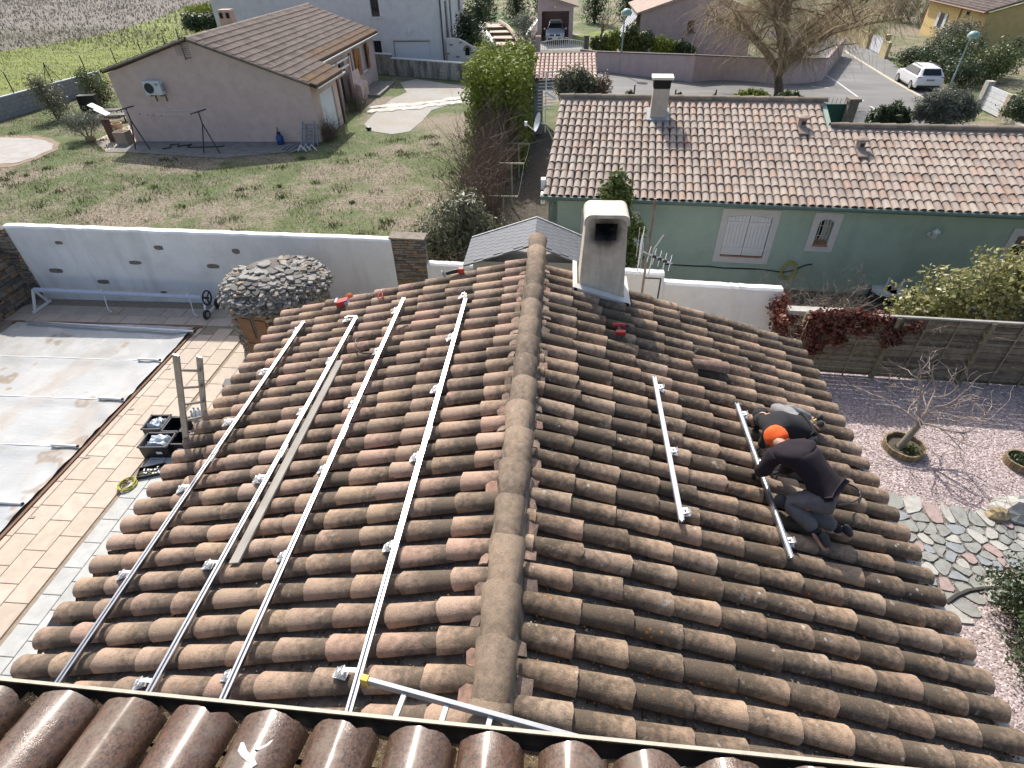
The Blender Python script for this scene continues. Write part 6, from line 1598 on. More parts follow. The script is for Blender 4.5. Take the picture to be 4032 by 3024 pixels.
# column shrub in front of the green wall
sv = blobs_px(a2, 1.8436, [(790, 20, 60, 60), (750, 100, 90, 70), (850, 120, 70, 80), (800, 230, 100, 100), (870, 340, 90, 90), (830, 450, 90, 90), (950, 390, 50, 60), (890, 560, 80, 90)], 13.5, 1.0)
bush('evergreen_shrub', 'slim upright evergreen shrub in front of the green wall behind the chimney', (1.4, 13.5, 0), sv, 9000, .095, leafmat('fresh_green_leaves', [(0, (.06, .10, .02)), (.5, (.11, .16, .035)), (1, (.20, .24, .07))], .5), 11, aspect=.5, shell=.6, lump=.3)
# pink house garden bushes
for q, h, rad, lab, sd_, mt in (((430, 865), 2.3, .95, 'tall loose bush against the grey block wall, the one farther from the pink house', 12, GR_olean), ((745, 775), 2.1, 1.1, 'broad bush between the block wall and the pink house corner', 13, GR_mid)):
    p = on(*z00(*q)); bush('garden_bush', lab, p, [(p+Vector((0, 0, h*.5)), (rad, rad, h*.5), 3), (p+Vector((-.3, 0, h*.8)), (rad*.6, rad*.6, h*.25), 1), (p+Vector((.5, -.2, h*.3)), (rad*.7, rad*.7, h*.3), 1)], 3200, .16, mt, sd_, aspect=.25)
p = on(*z00(650, 1015)); bush('olive_bush', 'small silvery olive bush with rock at its foot near the pink house', p, [(p+Vector((0, 0, .85)), (.95, .8, .62), 3), (p+Vector((-.75, .1, .75)), (.6, .6, .45), 1), (p+Vector((.7, .1, .9)), (.6, .6, .45), 1)], 3600, .13, GR_olive, 14, aspect=.2)
b = MB(); b.ball(p+Vector((.3, -.25, .1)), (.3, .22, .18), 7, 5); tag(b.obj('rock', M_schist[1]), 'brown rock at the foot of the silvery olive bush', 'rock')
# clipped box hedge and bare trees beyond the pink house
hp = on(*z00(1340, 250)); hp2 = on(*z00(1800, 200))
xh0 = aty(*z00(1335, 150), 60).x; xh1 = aty(*z00(1830, 150), 60).x
bx_ = blobs_px(z00, 1.8436, [(1380, 150, 60, 45), (1450, 150, 60, 45), (1530, 145, 60, 45), (1600, 140, 60, 45), (1720, 140, 60, 45), (1800, 140, 50, 45), (1420, 190, 70, 30), (1550, 185, 70, 30), (1760, 180, 70, 30)], 60, 1.2)
bush('box_hedge', 'dark clipped square hedge behind the pink house chimney', ((xh0+xh1)/2, 60.5, 0), bx_, 8000, .2, GR_dark, 15, 'hedge', aspect=.55, shell=.35, stem=False)
tb = blobs_px(z00, 1.8436, [(1480, 60, 150, 22), (1650, 35, 160, 24), (1850, 20, 160, 24)], 68, 1.2)
bush('meadow_hedge', 'yellow-green hedge row beyond the clipped square hedge', tb[0][0]*1, tb, 4500, .26, GR_laurel, 16, 'hedge', stem=False)
def bare_tree(name, label, p, h, seed, mat=M_bark, levels=4, spread=.55, lean=(0, 0), trunk=.14, cat='tree', tw=None, group=None, first=.3):
    p = Vector(p); t = thing(name, label, cat, p, 0, group); r = random.Random(seed); bt = MB(); bb = MB()
    def grow(q, d, L, rd, lev):
        P = [q.copy()]; dd = d.copy(); n_ = 4
        for i in range(n_):
            dd = (dd+Vector((r.gauss(0, .10), r.gauss(0, .10), r.gauss(.02, .06)))).normalized(); P.append(P[-1]+dd*L/n_)
        m_ = bt if lev == levels else bb
        m_.tube(P, [rd*(1 - .45*i/n_) for i in range(n_+1)], 7 if lev >= levels - 1 else 4 if lev > 1 else 3, cap=lev == levels)
        if lev > 0:
            for k in range(r.randint(3, 4) if lev > 1 else 3):
                a = r.uniform(0, 2*PI); e = (dd+Vector((math.cos(a), math.sin(a), r.uniform(-.1, .4)))*spread*r.uniform(.7, 1.3)).normalized()
                grow(P[r.choice([2, 3, 4, 4])], e, L*r.uniform(.6, .85), rd*.5, lev - 1)
    grow(p+Vector((0, 0, -.1)), Vector((lean[0], lean[1], 1)).normalized(), h*first, trunk, levels)
    bt.obj('trunk', mat, t, smooth=60); bb.obj('branches', tw or mat, t); return t
for k, (q, h) in enumerate((((1850, 130), 5.5), ((2010, 60), 5.0))):
    p = aty(*z00(*q), 58); p.z = 0; bare_tree('bare_tree', ['bare dark tree in front of the clipped square hedge', 'bare dark tree beside the white house gable'][k], p, h, 20+k, M_twigb, 4, .5, trunk=.12)
p = on(*z20(668, 290)); bare_tree('bare_fruit_tree', 'bare spreading fruit tree between pink carport and mauve house', p, 5.6, 23, M_bark, 4, .75, trunk=.12, tw=M_twig, first=.26)
# bush by the small garage
fbb = blobs_px(z20, 1.8436, [(420, 610, 90, 90), (520, 580, 90, 90), (600, 630, 90, 80), (480, 680, 120, 60)], 24.2)
bush('flowering_bush', 'mixed green bush before the small garage', (.9, 24.2, 0), fbb, 6000, .12, GR_olean, 24, aspect=.45, shell=.5)
rdb = blobs_px(z20, 1.8436, [(690, 640, 65, 80), (640, 690, 60, 50)], 24.0)
bush('reddish_shrub', 'shrub with brownish red leaves beside the garage bush', (2.1, 24.0, 0), rdb, 1500, .12, leafmat('reddish_leaves', [(0, (.12, .08, .05)), (.5, (.22, .14, .10)), (1, (.3, .22, .15))]), 25)
# willow
wp = on(*z20(1960, 735)); wil = thing('willow_tree', 'big leafless weeping willow with golden hanging twigs by the road', 'tree', wp)
r = random.Random(31); bt, bl_, bt2 = MB(), MB(), MB()
M_will = simple('willow_bark', (.13, .10, .075), .95, var=.35, scale=10, bump=.5); M_wt = simple('golden_twigs', (.46, .35, .19), .8, var=.3, scale=5); M_wl = simple('willow_limb', (.30, .225, .14), .9, var=.3)
t0_ = wp+Vector((0, 0, -.1)); t1_ = wp+Vector((-.3, .2, 1.3)); t2_ = wp+Vector((-.1, .3, 2.3))
bt.tube([t0_, wp+Vector((-.1, 0, .6)), t1_, t2_], [.32, .27, .24, .22], 10); bt.obj('trunk', M_will, wil, smooth=60)
ends = []
for k in range(19):
    a = 2*PI*k/19+r.uniform(-.2, .2); out = r.uniform(1.8, 6.6); hgt_ = r.uniform(2.2, 6.5)*(1.15 - .07*out)
    A = t1_.lerp(t2_, r.random()); B = A+Vector((math.cos(a)*out*.45, math.sin(a)*out*.45, hgt_*.5)); C_ = A+Vector((math.cos(a)*out, math.sin(a)*out, hgt_*r.uniform(.75, 1.0)))
    P = [A, A.lerp(B, .5)+Vector((r.gauss(0, .1), r.gauss(0, .1), .1)), B, B.lerp(C_, .5)+Vector((r.gauss(0, .2), r.gauss(0, .2), .2)), C_]
    bl_.tube(P, [.15, .12, .10, .07, .04], 6, cap=False)
    for j in range(9):
        q_ = P[2].lerp(P[4], r.random()); e = q_+Vector((r.gauss(0, .9), r.gauss(0, .9), r.uniform(.1, 1.2))); mid_ = q_.lerp(e, .5)+Vector((0, 0, .2)); bl_.tube([q_, mid_, e], [.04, .03, .018], 4, cap=False); ends += [e, mid_, q_]
    for j in range(4): ends.append(P[1].lerp(P[3], r.random()))
bl_.obj('limbs', M_wl, wil)
def ribbons(name, parent, starts, mat, n, seed, Lr=(1.5, 3.2), hang=.5, seg=6, rad=.011, spread=1.0):
    rr = np.random.default_rng(seed); S0 = np.array([tuple(s) for s in starts]); P = S0[rr.integers(0, len(S0), n)]+rr.normal(size=(n, 3))*.12
    d = rr.normal(size=(n, 3))*spread; d[:, 2] = rr.uniform(-.4, .8, n); d /= np.linalg.norm(d, axis=1)[:, None]; L = rr.uniform(*Lr, n)
    pts = [P.copy()]
    for i in range(seg):
        d = d+np.array([0, 0, -hang*2.0/seg])+rr.normal(size=(n, 3))*.10; d /= np.linalg.norm(d, axis=1)[:, None]; P = P+d*(L/seg)[:, None]; pts.append(P.copy())
    pts = np.stack(pts, 1); a = rr.uniform(0, 6.28, n); V = []
    for k in range(3):
        off = np.stack([np.cos(a+2.09*k), np.sin(a+2.09*k), np.zeros(n)], 1)[:, None, :]*(rad*np.linspace(1, .45, seg+1))[None, :, None]; V.append(pts+off)
    V = np.stack(V, 2); m = (seg+1)*3; base = (np.arange(n)*m)[:, None]; Fq = []
    for i in range(seg):
        for k in range(3):
            Fq.append([i*3+k, i*3+(k+1) % 3, (i+1)*3+(k+1) % 3, (i+1)*3+k])
    Fq = (np.array(Fq)[None]+base[:, :, None]).reshape(-1, 4); o = np_mesh(name, V.reshape(-1, 3), Fq, mat, parent, {'rnd': np.repeat(rr.random(n), m)}); return o
ribbons('hanging_twigs', wil, ends, M_wt, 5200, 32, (1.0, 3.0), .40, rad=.009, spread=1.5)
ribbons('fine_twigs', wil, ends, simple('brown_willow_twigs', (.24, .17, .09), .85, var=.3), 2000, 33, (.8, 2.6), .6, rad=.010, spread=1.2)
# shrubs between the green roof and the road
for items, Yp, lab, mt, sd_, n_, sz, asp in (([(1740, 710, 85, 50), (1820, 715, 80, 48)], 28.0, 'clipped light green shrub at the foot of the willow, left of its trunk', GR_laurel, 40, 3200, .13, .5), ([(2010, 720, 60, 45), (2080, 722, 60, 45)], 28.0, 'clipped green shrub at the foot of the willow, right of its trunk', GR_mid, 41, 2600, .13, .5)):
    bl3 = blobs_px(z20, 1.8436, items, Yp); p = Vector(bl3[0][0]); p.z = T(p.x, p.y); bush('round_shrub', lab, p, bl3, n_, sz, mt, sd_, shell=.4, aspect=asp)
bl3 = blobs_px(z30, 1.843, [(930, 840, 110, 70), (850, 860, 70, 60), (1010, 870, 60, 55)], 21.0); p = Vector((bl3[0][0].x, 21, 0)); bush('oleander_by_ridge', 'dark pointed-leaf shrub just behind the green house lower ridge', p, bl3, 3600, .24, GR_dark, 42, aspect=.2, up=.7)
ot_b = blobs_px(z30, 1.843, [(1330, 720, 130, 75), (1450, 760, 110, 80), (1220, 770, 110, 80), (1340, 800, 150, 80), (1500, 810, 80, 70), (1140, 830, 60, 50), (1300, 860, 150, 50)], 22.5)
p = Vector((ot_b[3][0].x, 22.5, T(ot_b[3][0].x, 22.5))); ot = thing('olive_tree', 'rounded grey-green olive tree behind the lower roof of green house', 'tree', p)
b = MB()
for k in range(7):
    a = k*.9; b.tube([p+Vector((jit(.1), jit(.1), -.1)), p+Vector((math.cos(a)*.4, math.sin(a)*.4, 1.2)), p+Vector((math.cos(a)*1.1, math.sin(a)*.9, 2.4))], [.09, .06, .02], 6)
b.obj('trunk', M_bark, ot, smooth=60)
leaf_cloud('crown', ot, ot_b, 15000, .11, GR_olive, 43, aspect=.25, shell=.45, lump=.25)
for k, items in enumerate(([(880, 700, 32, 32)], [(1240, 705, 22, 26), (1190, 725, 30, 15)])):
    bl3 = blobs_px(z20, 1.8436, items, 23.5); p = Vector((bl3[0][0].x, 23.5, 0)); bush('young_shrub', ['small leafy shrub beside the fence post left of the square chimney', 'small leafy shrub beside the fence post right of the square chimney'][k], p, bl3, 700, .14, GR_mid, 44+k, aspect=.35)
# hedges round the yellow house
def hedge_px(name, label, quads, n, size, mat, seed, rad=.9, cat='bush', zoff=.7, group=None, **kw):
    bl2 = []
    for q in quads:
        p = on(*q[:2]) if not callable(q) else q; h = q[2]; rr_ = q[3] if len(q) > 3 else rad
        bl2.append((p+Vector((0, 0, h*.5)), (rr_, rr_, h*.55), rr_*rr_))
    p0 = Vector(bl2[0][0]); p0.z = T(p0.x, p0.y); return bush(name, label, p0, bl2, n, size, mat, seed, cat, group, **kw)
hedge_px('street_hedge', 'dense dark green hedge bank between the white car and yellow house', [(*zc(760, 780), 1.4, 1.0), (*zc(900, 790), 1.6, 1.1), (*zc(1080, 850), 1.7, 1.2), (*zc(1240, 930), 1.7, 1.2), (*zc(1330, 1010), 1.6, 1.1), (*zc(1480, 1000), 1.6, 1.2), (*zc(1060, 760), 1.8, 1.2), (*zc(1230, 800), 1.9, 1.3)], 12000, .17, GR_dark, 50, cat='hedge', stem=False, shell=.45)
hedge_px('street_bush', 'lighter yellow-green bush behind the dark hedge bank', [(*zc(1250, 720), 2.1, 1.3), (*zc(1380, 740), 2.1, 1.2)], 3600, .17, GR_mid, 51, stem=False)
hedge_px('conical_conifer', 'dark narrow conifer beside the domed street lamp', [(*zc(1500, 860), 2.2, .7), (*zc(1530, 800), 2.6, .6)], 2600, .12, GR_dark, 52, cat='conifer', stem=False)
hedge_px('big_round_shrub', 'large rounded olive-green shrub above the white sliding gate', [(*zc(1720, 940), 2.4, 1.5), (*zc(1850, 900), 2.2, 1.3), (*zc(1620, 960), 2.0, 1.1)], 6000, .18, GR_mid, 53, stem=False)
hedge_px('grey_tree', 'grey-green shrubby tree in front of the yellow house wall', [(*zc(1330, 600), 2.6, 1.6), (*zc(1200, 600), 2.2, 1.4), (*zc(1450, 590), 2.0, 1.2)], 5000, .2, GR_olive, 54)
hedge_px('gate_hedge', 'clipped dark hedge beside the end of the white sliding gate', [(*zc(2010, 1440), 1.5, .8), (*zc(2080, 1430), 1.6, .9), (*zc(2150, 1450), 1.6, .9), (*zc(2200, 1400), 1.6, 1.0), (*zc(2120, 1350), 1.6, .9)], 5200, .15, GR_dark, 55, cat='hedge', stem=False)
pp_ = on(*zc(1930, 720)); pal = thing('small_palm', 'slender dark yucca-like palm against the yellow wall', 'palm', pp_)
b = MB(); hd2 = aty(*zc(2060, 520), pp_.y); b.tube([pp_, pp_.lerp(hd2, .5), hd2], [.12, .10, .09], 7); b.obj('trunk', M_bark, pal, smooth=60)
leaf_cloud('fronds', pal, [(hd2, (.55, .55, .5), 1)], 160, .7, GR_dark, 56, aspect=.08)
# bare brown shrubs behind the willow
for k, q in enumerate(((620, 250, 3.0), (800, 270, 3.4), (980, 330, 3.0), (500, 120, 3.2))):
    p = on(*zc(*q[:2])); bs = thing('bare_shrub', ['leafless grey-brown shrub above the ochre wall gate', 'leafless grey-brown shrub between ochre wall and yellow house', 'leafless grey-brown shrub nearest the yellow house window', 'leafless grey-brown shrub behind the long ochre wall'][k], 'shrub', p, 0)
    twigs('shoots', bs, lambda r, p=p: (p.x+r.uniform(-.9, .9), p.y+r.uniform(-.9, .9), p.z), lambda r: (r.gauss(0, .35), r.gauss(0, .35), 1), M_twigb if k % 2 else M_twig, 60+k, 34, q[2], .03, sub=2, sides=3)
# plants along the long pink wall and round the carport
for k, (items, mt, lab) in enumerate((([(640, 320, 50, 40), (700, 320, 50, 50)], GR_mid, 'green bush behind the pink wall next to the grey gate pier'), ([(770, 300, 60, 60), (740, 330, 50, 40)], GR_laurel, 'yellow-green bush behind the pink wall near the street lamp'), ([(890, 280, 60, 80), (860, 330, 50, 40)], GR_mid, 'tall green bush behind the pink wall right of the street lamp'), ([(1000, 300, 60, 60), (950, 330, 50, 40)], GR_mid, 'leafy bush below the mauve house corner'), ([(1090, 330, 70, 50), (1170, 345, 60, 45)], GR_laurel, 'green bush behind the pink wall below the mauve window'), ([(1250, 350, 70, 45), (1320, 370, 50, 35)], GR_dark, 'darker bush behind the pink wall beside the willow'))):
    bl3 = blobs_px(z20, 1.8436, items, 50.0); p = Vector((bl3[0][0].x, 50, T(bl3[0][0].x, 50))); bush('wall_bush', lab, p, bl3, 2300, .24, mt, 70+k, aspect=.4)
drape('front_lawn', [(p.x, p.y) for p in [on(*z20(*q)) for q in [(455, 320), (580, 330), (900, 380), (1000, 300), (700, 220), (460, 260)]]], .012, M_meadow, 3)
drape('carport_drive', [(-2.4, 55.5), (1.3, 55.5), (2.2, 66), (-2.6, 66)], .008, simple('pale_drive', (.36, .34, .31), .9, var=.3, scale=1.5))
cx_ = aty(*z10(1960, 190), 56); p = Vector((cx_.x, 56, 0)); bush('topiary_shrub', 'rounded clipped grey-green shrub beside the pink carport', p, [(p+Vector((0, 0, 1.3)), (1.0, 1.0, 1.3), 2), (p+Vector((0, 0, 2.2)), (1.0, 1.0, .6), 1)], 3000, .14, GR_olive, 80, aspect=.4, shell=.35)
# white house garden
for k, (q, Yp, h, rad, mt, lab) in enumerate((((1530, 230), 49.5, 3.6, 1.0, GR_dark, 'dark rounded shrub against the white house side wall'), ((1590, 330), 49.0, 2.0, 1.3, GR_mid, 'green shrub mound above the curved white wall'), ((1660, 330), 49.0, 1.6, 1.0, GR_olive, 'grey shrub beside the garden steps'), ((1610, 110), 56.0, 4.0, 1.4, GR_dark, 'tall dark shrub behind the white house corner'))):
    p = aty(*z10(*q), Yp); p.z = 0; bush('corner_shrub', lab, p, [(p+Vector((0, 0, h*.5)), (rad, rad, h*.5), 1), (p+Vector((.3, 0, h*.75)), (rad*.7, rad*.7, h*.3), .5)], 2600, .2, mt, 84+k, aspect=.5)
for k, x in enumerate((-7.0, -4.4, -2.0, 2.5, 5.5)):
    p = Vector((x*1.25, 74+jit(2), 0)); c_ = thing('dark_conifer', ['dark conifer standing behind the garden steps, next to the white house', 'dark conifer standing behind the curving lawn', 'dark conifer directly behind the pink carport', 'dark conifer behind the bare fruit tree', 'dark conifer behind the mauve house roof'][k], 'conifer', p)
    b = MB(); b.tube([p, p+Vector((0, 0, 5))], [.18, .05], 6); b.obj('trunk', M_bark, c_)
    leaf_cloud('crown', c_, [(p+Vector((0, 0, z)), (2.0*(1 - z/7.5), 1.6*(1 - z/7.5), 1.1), 1) for z in (.8, 1.8, 2.8, 3.8, 4.8)], 3800, .28, GR_dark, 90+k, aspect=.35)
# garden steps climbing beside the white house
stp = thing('garden_steps', 'curving flight of pale garden steps with dark risers by the white house', 'steps', (-5, 53, 0))
lft = [(1735, 330), (1725, 280), (1712, 238), (1695, 200), (1650, 160)]; rgt = [(1930, 330), (1900, 280), (1875, 235), (1845, 195), (1790, 160)]
M_step = simple('pale_step', (.50, .42, .33), .9, var=.2, scale=3); M_riser = simple('sleeper_riser', (.10, .075, .055), .9, var=.3)
for k in range(4):
    z_ = .15+.22*k; A, B = at(*z10(*lft[k]), z_), at(*z10(*rgt[k]), z_); C_, D_ = at(*z10(*rgt[k+1]), z_), at(*z10(*lft[k+1]), z_)
    b = MB(); b.prism([A, B, C_, D_], (0, 0, -.3)); tr_ = b.obj('tread', M_step, stp); b = MB(); b.beam(A+Vector((0, -.08, -.1)), B+Vector((0, -.08, -.1)), .16, .24); b.obj('riser', M_riser, stp)
b = MB(); b.tube([at(*z10(*q), .4+.2*k) for k, q in enumerate([(1725, 375), (1735, 335), (1720, 290), (1690, 245), (1650, 200), (1640, 165)])], .22, 6); b.obj('white_edge', M_white, stp)
b = MB(); b.tube([at(*z10(*q), .3+.2*k) for k, q in enumerate([(1938, 335), (1905, 275), (1870, 225), (1840, 190), (1780, 155)])], .17, 6); b.obj('stone_edge', M_step, stp)
drape('garden_lawn', [(p.x, p.y) for p in [on(*z10(*q)) for q in [(1690, 100), (1800, 90), (1900, 150), (1940, 300), (1890, 210), (1800, 160), (1650, 150)]]], .02, meadow_mat('lawn', [(.04, .07, .02), (.06, .10, .03), (.09, .13, .04), (.12, .16, .05)]), 2)
# ================================================================== things on the tiled roof
def rail_mesh(b, x, y0, y1, zf, h=.040, w=.042, lift=.055):
    """aluminium mounting rail with grooves: a notched section drawn along y"""
    z = zf+lift
    sec = [(-.024, 0), (.024, 0), (.024, .017), (.014, .017), (.014, .025), (.024, .025), (.024, .044), (.008, .044), (.008, .022), (-.008, .022), (-.008, .044), (-.024, .044), (-.024, .025), (-.014, .025), (-.014, .017), (-.024, .017)]
    b.prism([(x+sx, y0, z+sz) for sx, sz in sec], (0, y1 - y0, 0))
RL = [('r1', (657, 697), 1.15, -1, [(640, 715), (568, 806), (490, 915), (392, 1058), (265, 1243)]),
      ('r2', (770, 688), 1.15, -1, [(748, 692), (703, 783), (640, 893), (557, 1037), (450, 1222), (303, 1477)]),
      ('r3', (875, 660), 1.15, -1, [(862, 672), (812, 762), (760, 875), (690, 1018), (602, 1205), (475, 1463)]),
      ('r4', (1005, 637), 1.15, -1, [(995, 642), (968, 732), (932, 845), (885, 992), (824, 1185), (737, 1455)])]
RATIO = {'r1': -.842, 'r2': -.673, 'r3': -.540, 'r4': -.320}
LAB = {'r1': 'long aluminium rail on the left slope nearest the eave', 'r2': 'long aluminium rail lying beside the grey plank on the left slope', 'r3': 'long aluminium rail between the plank and the rail nearest the ridge', 'r4': 'long aluminium rail on the left slope nearest the ridge'}
def solve_x(ratio, zf, lift):
    x = 0.0
    for _ in range(40): x = ratio*(CAMZ - (zf(x)+lift))
    return x
M_alu = simple('rail_aluminium', (.44, .46, .49), .34, metal=1.0, var=.05, scale=30)
M_clip = simple('clip_steel', (.72, .73, .74), .42, metal=.75, var=.1, scale=40)
def bracket(parent, p, sx, zf):
    """hook: plate on the tile, upright ear and bolt"""
    b = MB(); z = zf(p.x); R = Matrix.Rotation(math.atan(PL if sx < 0 else -PR)*-1*(1 if sx < 0 else 1)*0+(math.atan(PL)*-1 if sx < 0 else math.atan(PR)), 3, 'Y')
    c = Vector((p.x, p.y, z+.020))
    b.box(c+Vector((0, 0, .008)), (.115, .075, .006), M=R @ Matrix.Rotation(jit(.4), 3, 'Z'))
    b.box(c+Vector((.028, 0, .038)), (.006, .065, .075), M=R @ Matrix.Rotation(.25, 3, 'Y'))
    b.box(c+Vector((-.012, .0, .046)), (.075, .06, .006), M=R @ Matrix.Rotation(-.5, 3, 'Y'))
    br = b.obj('bracket', M_clip, parent); b = MB(); b.tube([c, c+Vector((0, 0, .075))], .007, 6); b.lathe([(.014, .05), (.014, .062)], c, 6); b.obj('bolt', M_galv, br)
for nm_, (fx_, fy_), yn, sx, br in RL:
    zf = zl; x = solve_x(RATIO[nm_], zf, .09)
    pf = aty(*D(fx_, fy_), 1.0); yf_ = None
    d = wray(*D(fx_, fy_)); yf_ = x/d[0]*d[1]
    t = thing('mounting_rail', LAB[nm_], 'rail', (x, (yn+yf_)/2, zf(x)+.05), 0, 'aluminium rails on the tiled roof')
    jn = yn+(yf_ - yn)*.52
    for (ya, yb) in ((yn, jn - .004), (jn+.004, yf_)):
        b = MB(); rail_mesh(b, x, ya, yb, zf(x)); b.obj('rail_length', M_alu, t)
    b = MB(); b.box((x+.026, jn, zf(x)+.075), (.008, .20, .03)); b.obj('joint_plate', M_galv, t)
    for q in br:
        d = wray(*D(*q)); p = onroof(*D(*q), .03, -1)
        p.x = x - .075 if p.x > x - .15 else p.x
        bracket(t, p, -1, zf)
        b = MB(); b.beam(Vector((p.x+.03, p.y, zf(x)+.058)), Vector((x - .018, p.y, zf(x)+.062)), .03, .006); b.obj('hook_arm', M_clip, t)
for nm_, fa, fb, br, lab in (('s1', (1415, 803), (1468, 1140), [(2608, 1529), (2645, 1775), (2690, 2014)], 'short aluminium rail lying alone on the right slope'), ('s2', (1592, 868), (1707, 1207), [(2943, 1636), (2996, 1823), (3121, 2135)], 'short aluminium rail beneath the kneeling worker hands')):
    x = solve_x(.287 if nm_ == 's1' else .494, zr, .09)
    ya = x/wray(*D(*fb))[0]*wray(*D(*fb))[1]; yb = x/wray(*D(*fa))[0]*wray(*D(*fa))[1]
    t = thing('mounting_rail', lab, 'rail', (x, (ya+yb)/2, zr(x)+.05), 0, 'aluminium rails on the tiled roof')
    b = MB(); rail_mesh(b, x, ya, yb, zr(x)); b.obj('rail_length', M_alu, t)
    for q in br:
        p = onroof(*q, .05, 1); p.x = x+.06; bracket(t, p, 1, zr)
# grey plank
pa_ = onroof(*Zm(1000, 1100, 2.074)(703, 664), .035, -1); pb_ = onroof(*Zm(0, 1900, 1.7015)(1567, 543), .035, -1)
b = MB(); b.beam(pa_, pb_, .105, .022, up=(-PL, 0, 1))
M_plank = NT('weathered_plank'); _m = M_plank; _m.color(_m.mix(_m.ramp(_m.noise(18, 5, .7, _m.mapped((1, .15, 1))), [(.35, 0), (.7, 1)]), _m.ramp(_m.noise(2.5, 4), [(.4, (.27, .255, .23)), (.7, (.42, .40, .36))]), (.36, .33, .28))); _m.rough(.9); M_plank = _m.m
tag(b.obj('wood_plank', M_plank, bevel=.003), 'long weathered grey plank lying beside a rail on the left slope', 'plank')
# aluminium ladder lying over the ridge
z_l = 4.30
A = at(*nz(700, 600), z_l); B = at(*nz(1990, 955), z_l); B = A+(B - A)*1.25
lad = thing('roof_ladder', 'aluminium ladder with yellow end cap lying across the ridge', 'ladder', A)
dl = (B - A).normalized(); sl_ = Vector((dl.y, -dl.x, 0)); wl = .34
for off in (0, wl):
    b = MB(); b.beam(A+sl_*off, B+sl_*off, .028, .070); b.obj('stile', M_galv if False else simple('ladder_aluminium', (.36, .38, .41), .55, metal=.4, var=.15, scale=25), lad, bevel=.003)
    b = MB(); b.beam(A+sl_*off - dl*.035, A+sl_*off+dl*.02, .042, .084); b.obj('end_cap', simple('yellow_cap', (.62, .44, .06), .5), lad, bevel=.004)
L = (B - A).length; k = .27
while k < L:
    b = MB(); b.beam(A+dl*k+sl_*.012, A+dl*k+sl_*(wl - .012), .030, .030); b.obj('rung', simple('rung_aluminium', (.46, .48, .50), .5, metal=.7, var=.1), lad); k += .28
# ladder leaning against the left eave
tl, tr_ = Vector((-5.0, 0, 0)), None
pL0 = lz(890, 1180); pLt = lz(775, 55); pR0 = lz(1150, 830); pRt = lz(1068, 78)
xe_ = XLE - .04
d = wray(*pL0); yl0 = xe_/d[0]*d[1]; d = wray(*pR0); yr0 = xe_/d[0]*d[1]
yL, yR = yl0, yr0
lad2 = thing('leaning_ladder', 'aluminium ladder standing on the terrace against the left eave', 'ladder', (-5.6, (yL+yR)/2, 0))
tL, tR = aty(*pLt, yL), aty(*pRt, yR); eL, eR = aty(*pL0, yL), aty(*pR0, yR)
def down(t_, e_): k_ = t_.z/(t_.z - e_.z); return t_+(e_ - t_)*k_
M_ol = simple('old_ladder_aluminium', (.40, .39, .37), .5, metal=.7, var=.25, scale=20); M_or_ = simple('old_rung', (.48, .47, .45), .45, metal=.7, var=.2)
dvl = ((tL - eL).normalized()+(tR - eR).normalized()).normalized(); fL_, fR_ = tL - dvl*(tL.z/dvl.z), tR - dvl*(tR.z/dvl.z)
for f_, t_ in ((fL_, tL), (fR_, tR)):
    b = MB(); b.beam(f_+Vector((0, 0, .02)), t_, .028, .072, up=(1, 0, .3)); b.obj('stile', M_ol, lad2, bevel=.003)
n_ = int((tL - fL_).length/.28)
for k in range(1, n_):
    b = MB(); b.tube([tL - dvl*.28*k+dvl*.05, tR - dvl*.28*k+dvl*.05], .017, 8); b.obj('rung', M_or_, lad2, smooth=60)
# small tools
M_redp = simple('red_plastic', (.45, .035, .03), .45); M_or = simple('orange_plastic', (.62, .16, .03), .45); M_bluew = simple('blue_card', (.30, .36, .55), .6)
def tool(name, label, cat, p):
    if p.x < XR and p.y > 7.86: p.y = 7.86; p.z = zl(p.x)+.02
    return thing(name, label, cat, p)
p = onroof(*a1(648, 738), 0.0, -1); t = tool('screw_box', 'open red and blue cardboard box near the far left eave', 'box', p)
Rt = Matrix.Rotation(-math.atan(PL), 3, 'Y') @ Matrix.Rotation(.15, 3, 'Z')
b = MB(); b.box(p+Vector((0, 0, .045)), (.20, .13, .09), M=Rt); b.obj('carton', M_redp, t)
b = MB(); b.box(p+Vector((.075, 0, .05)), (.055, .134, .086), M=Rt); b.obj('side_print', M_bluew, t); b = MB(); b.box(p+Vector((-.09, 0, .05)), (.03, .134, .084), M=Rt); b.obj('white_band', M_white, t)
b = MB(); b.lathe([(.07, 0), (.075, .02), (.05, .035)], p+Vector((.05, .20, .02)), 14, Rt @ Matrix.Rotation(.9, 3, 'X')); tag(b.obj('orange_disc', M_or, smooth=40), 'orange round disc standing behind the red box', 'disc')
p = onroof(*a1(922, 680), .02, -1); t = tool('pliers', 'red-handled pliers standing between two tile rows', 'pliers', p)
for s in (-1, 1):
    b = MB(); b.tube([p+Vector((s*.035, -.05, .0)), p+Vector((s*.03, .01, .03)), p+Vector((s*.006, .07, .05))], [.013, .013, .010], 6); b.obj('handle', M_redp, t, smooth=60)
b = MB(); b.tube([p+Vector((0, .07, .05)), p+Vector((0, .13, .065))], [.018, .006], 6); b.obj('jaw', M_black, t)
p = onroof(*a1(1465, 492), .03, -1); t = tool('angle_grinder', 'black and red angle grinder lying on the far edge of left slope', 'grinder', p)
b = MB(); b.tube([p+Vector((-.14, -.02, .02)), p+Vector((-.02, 0, .05)), p+Vector((.05, .01, .06))], [.028, .036, .036], 10); b.obj('body', M_black, t, smooth=60)
b = MB(); b.box(p+Vector((.10, .02, .06)), (.09, .075, .085)); b.obj('gear_head', M_redp, t, bevel=.012); b = MB(); b.lathe([(.06, -.003), (.06, .003)], p+Vector((-.17, -.03, .02)), 16, Matrix.Rotation(1.2, 3, 'Y')); b.obj('disc', M_galv, t)
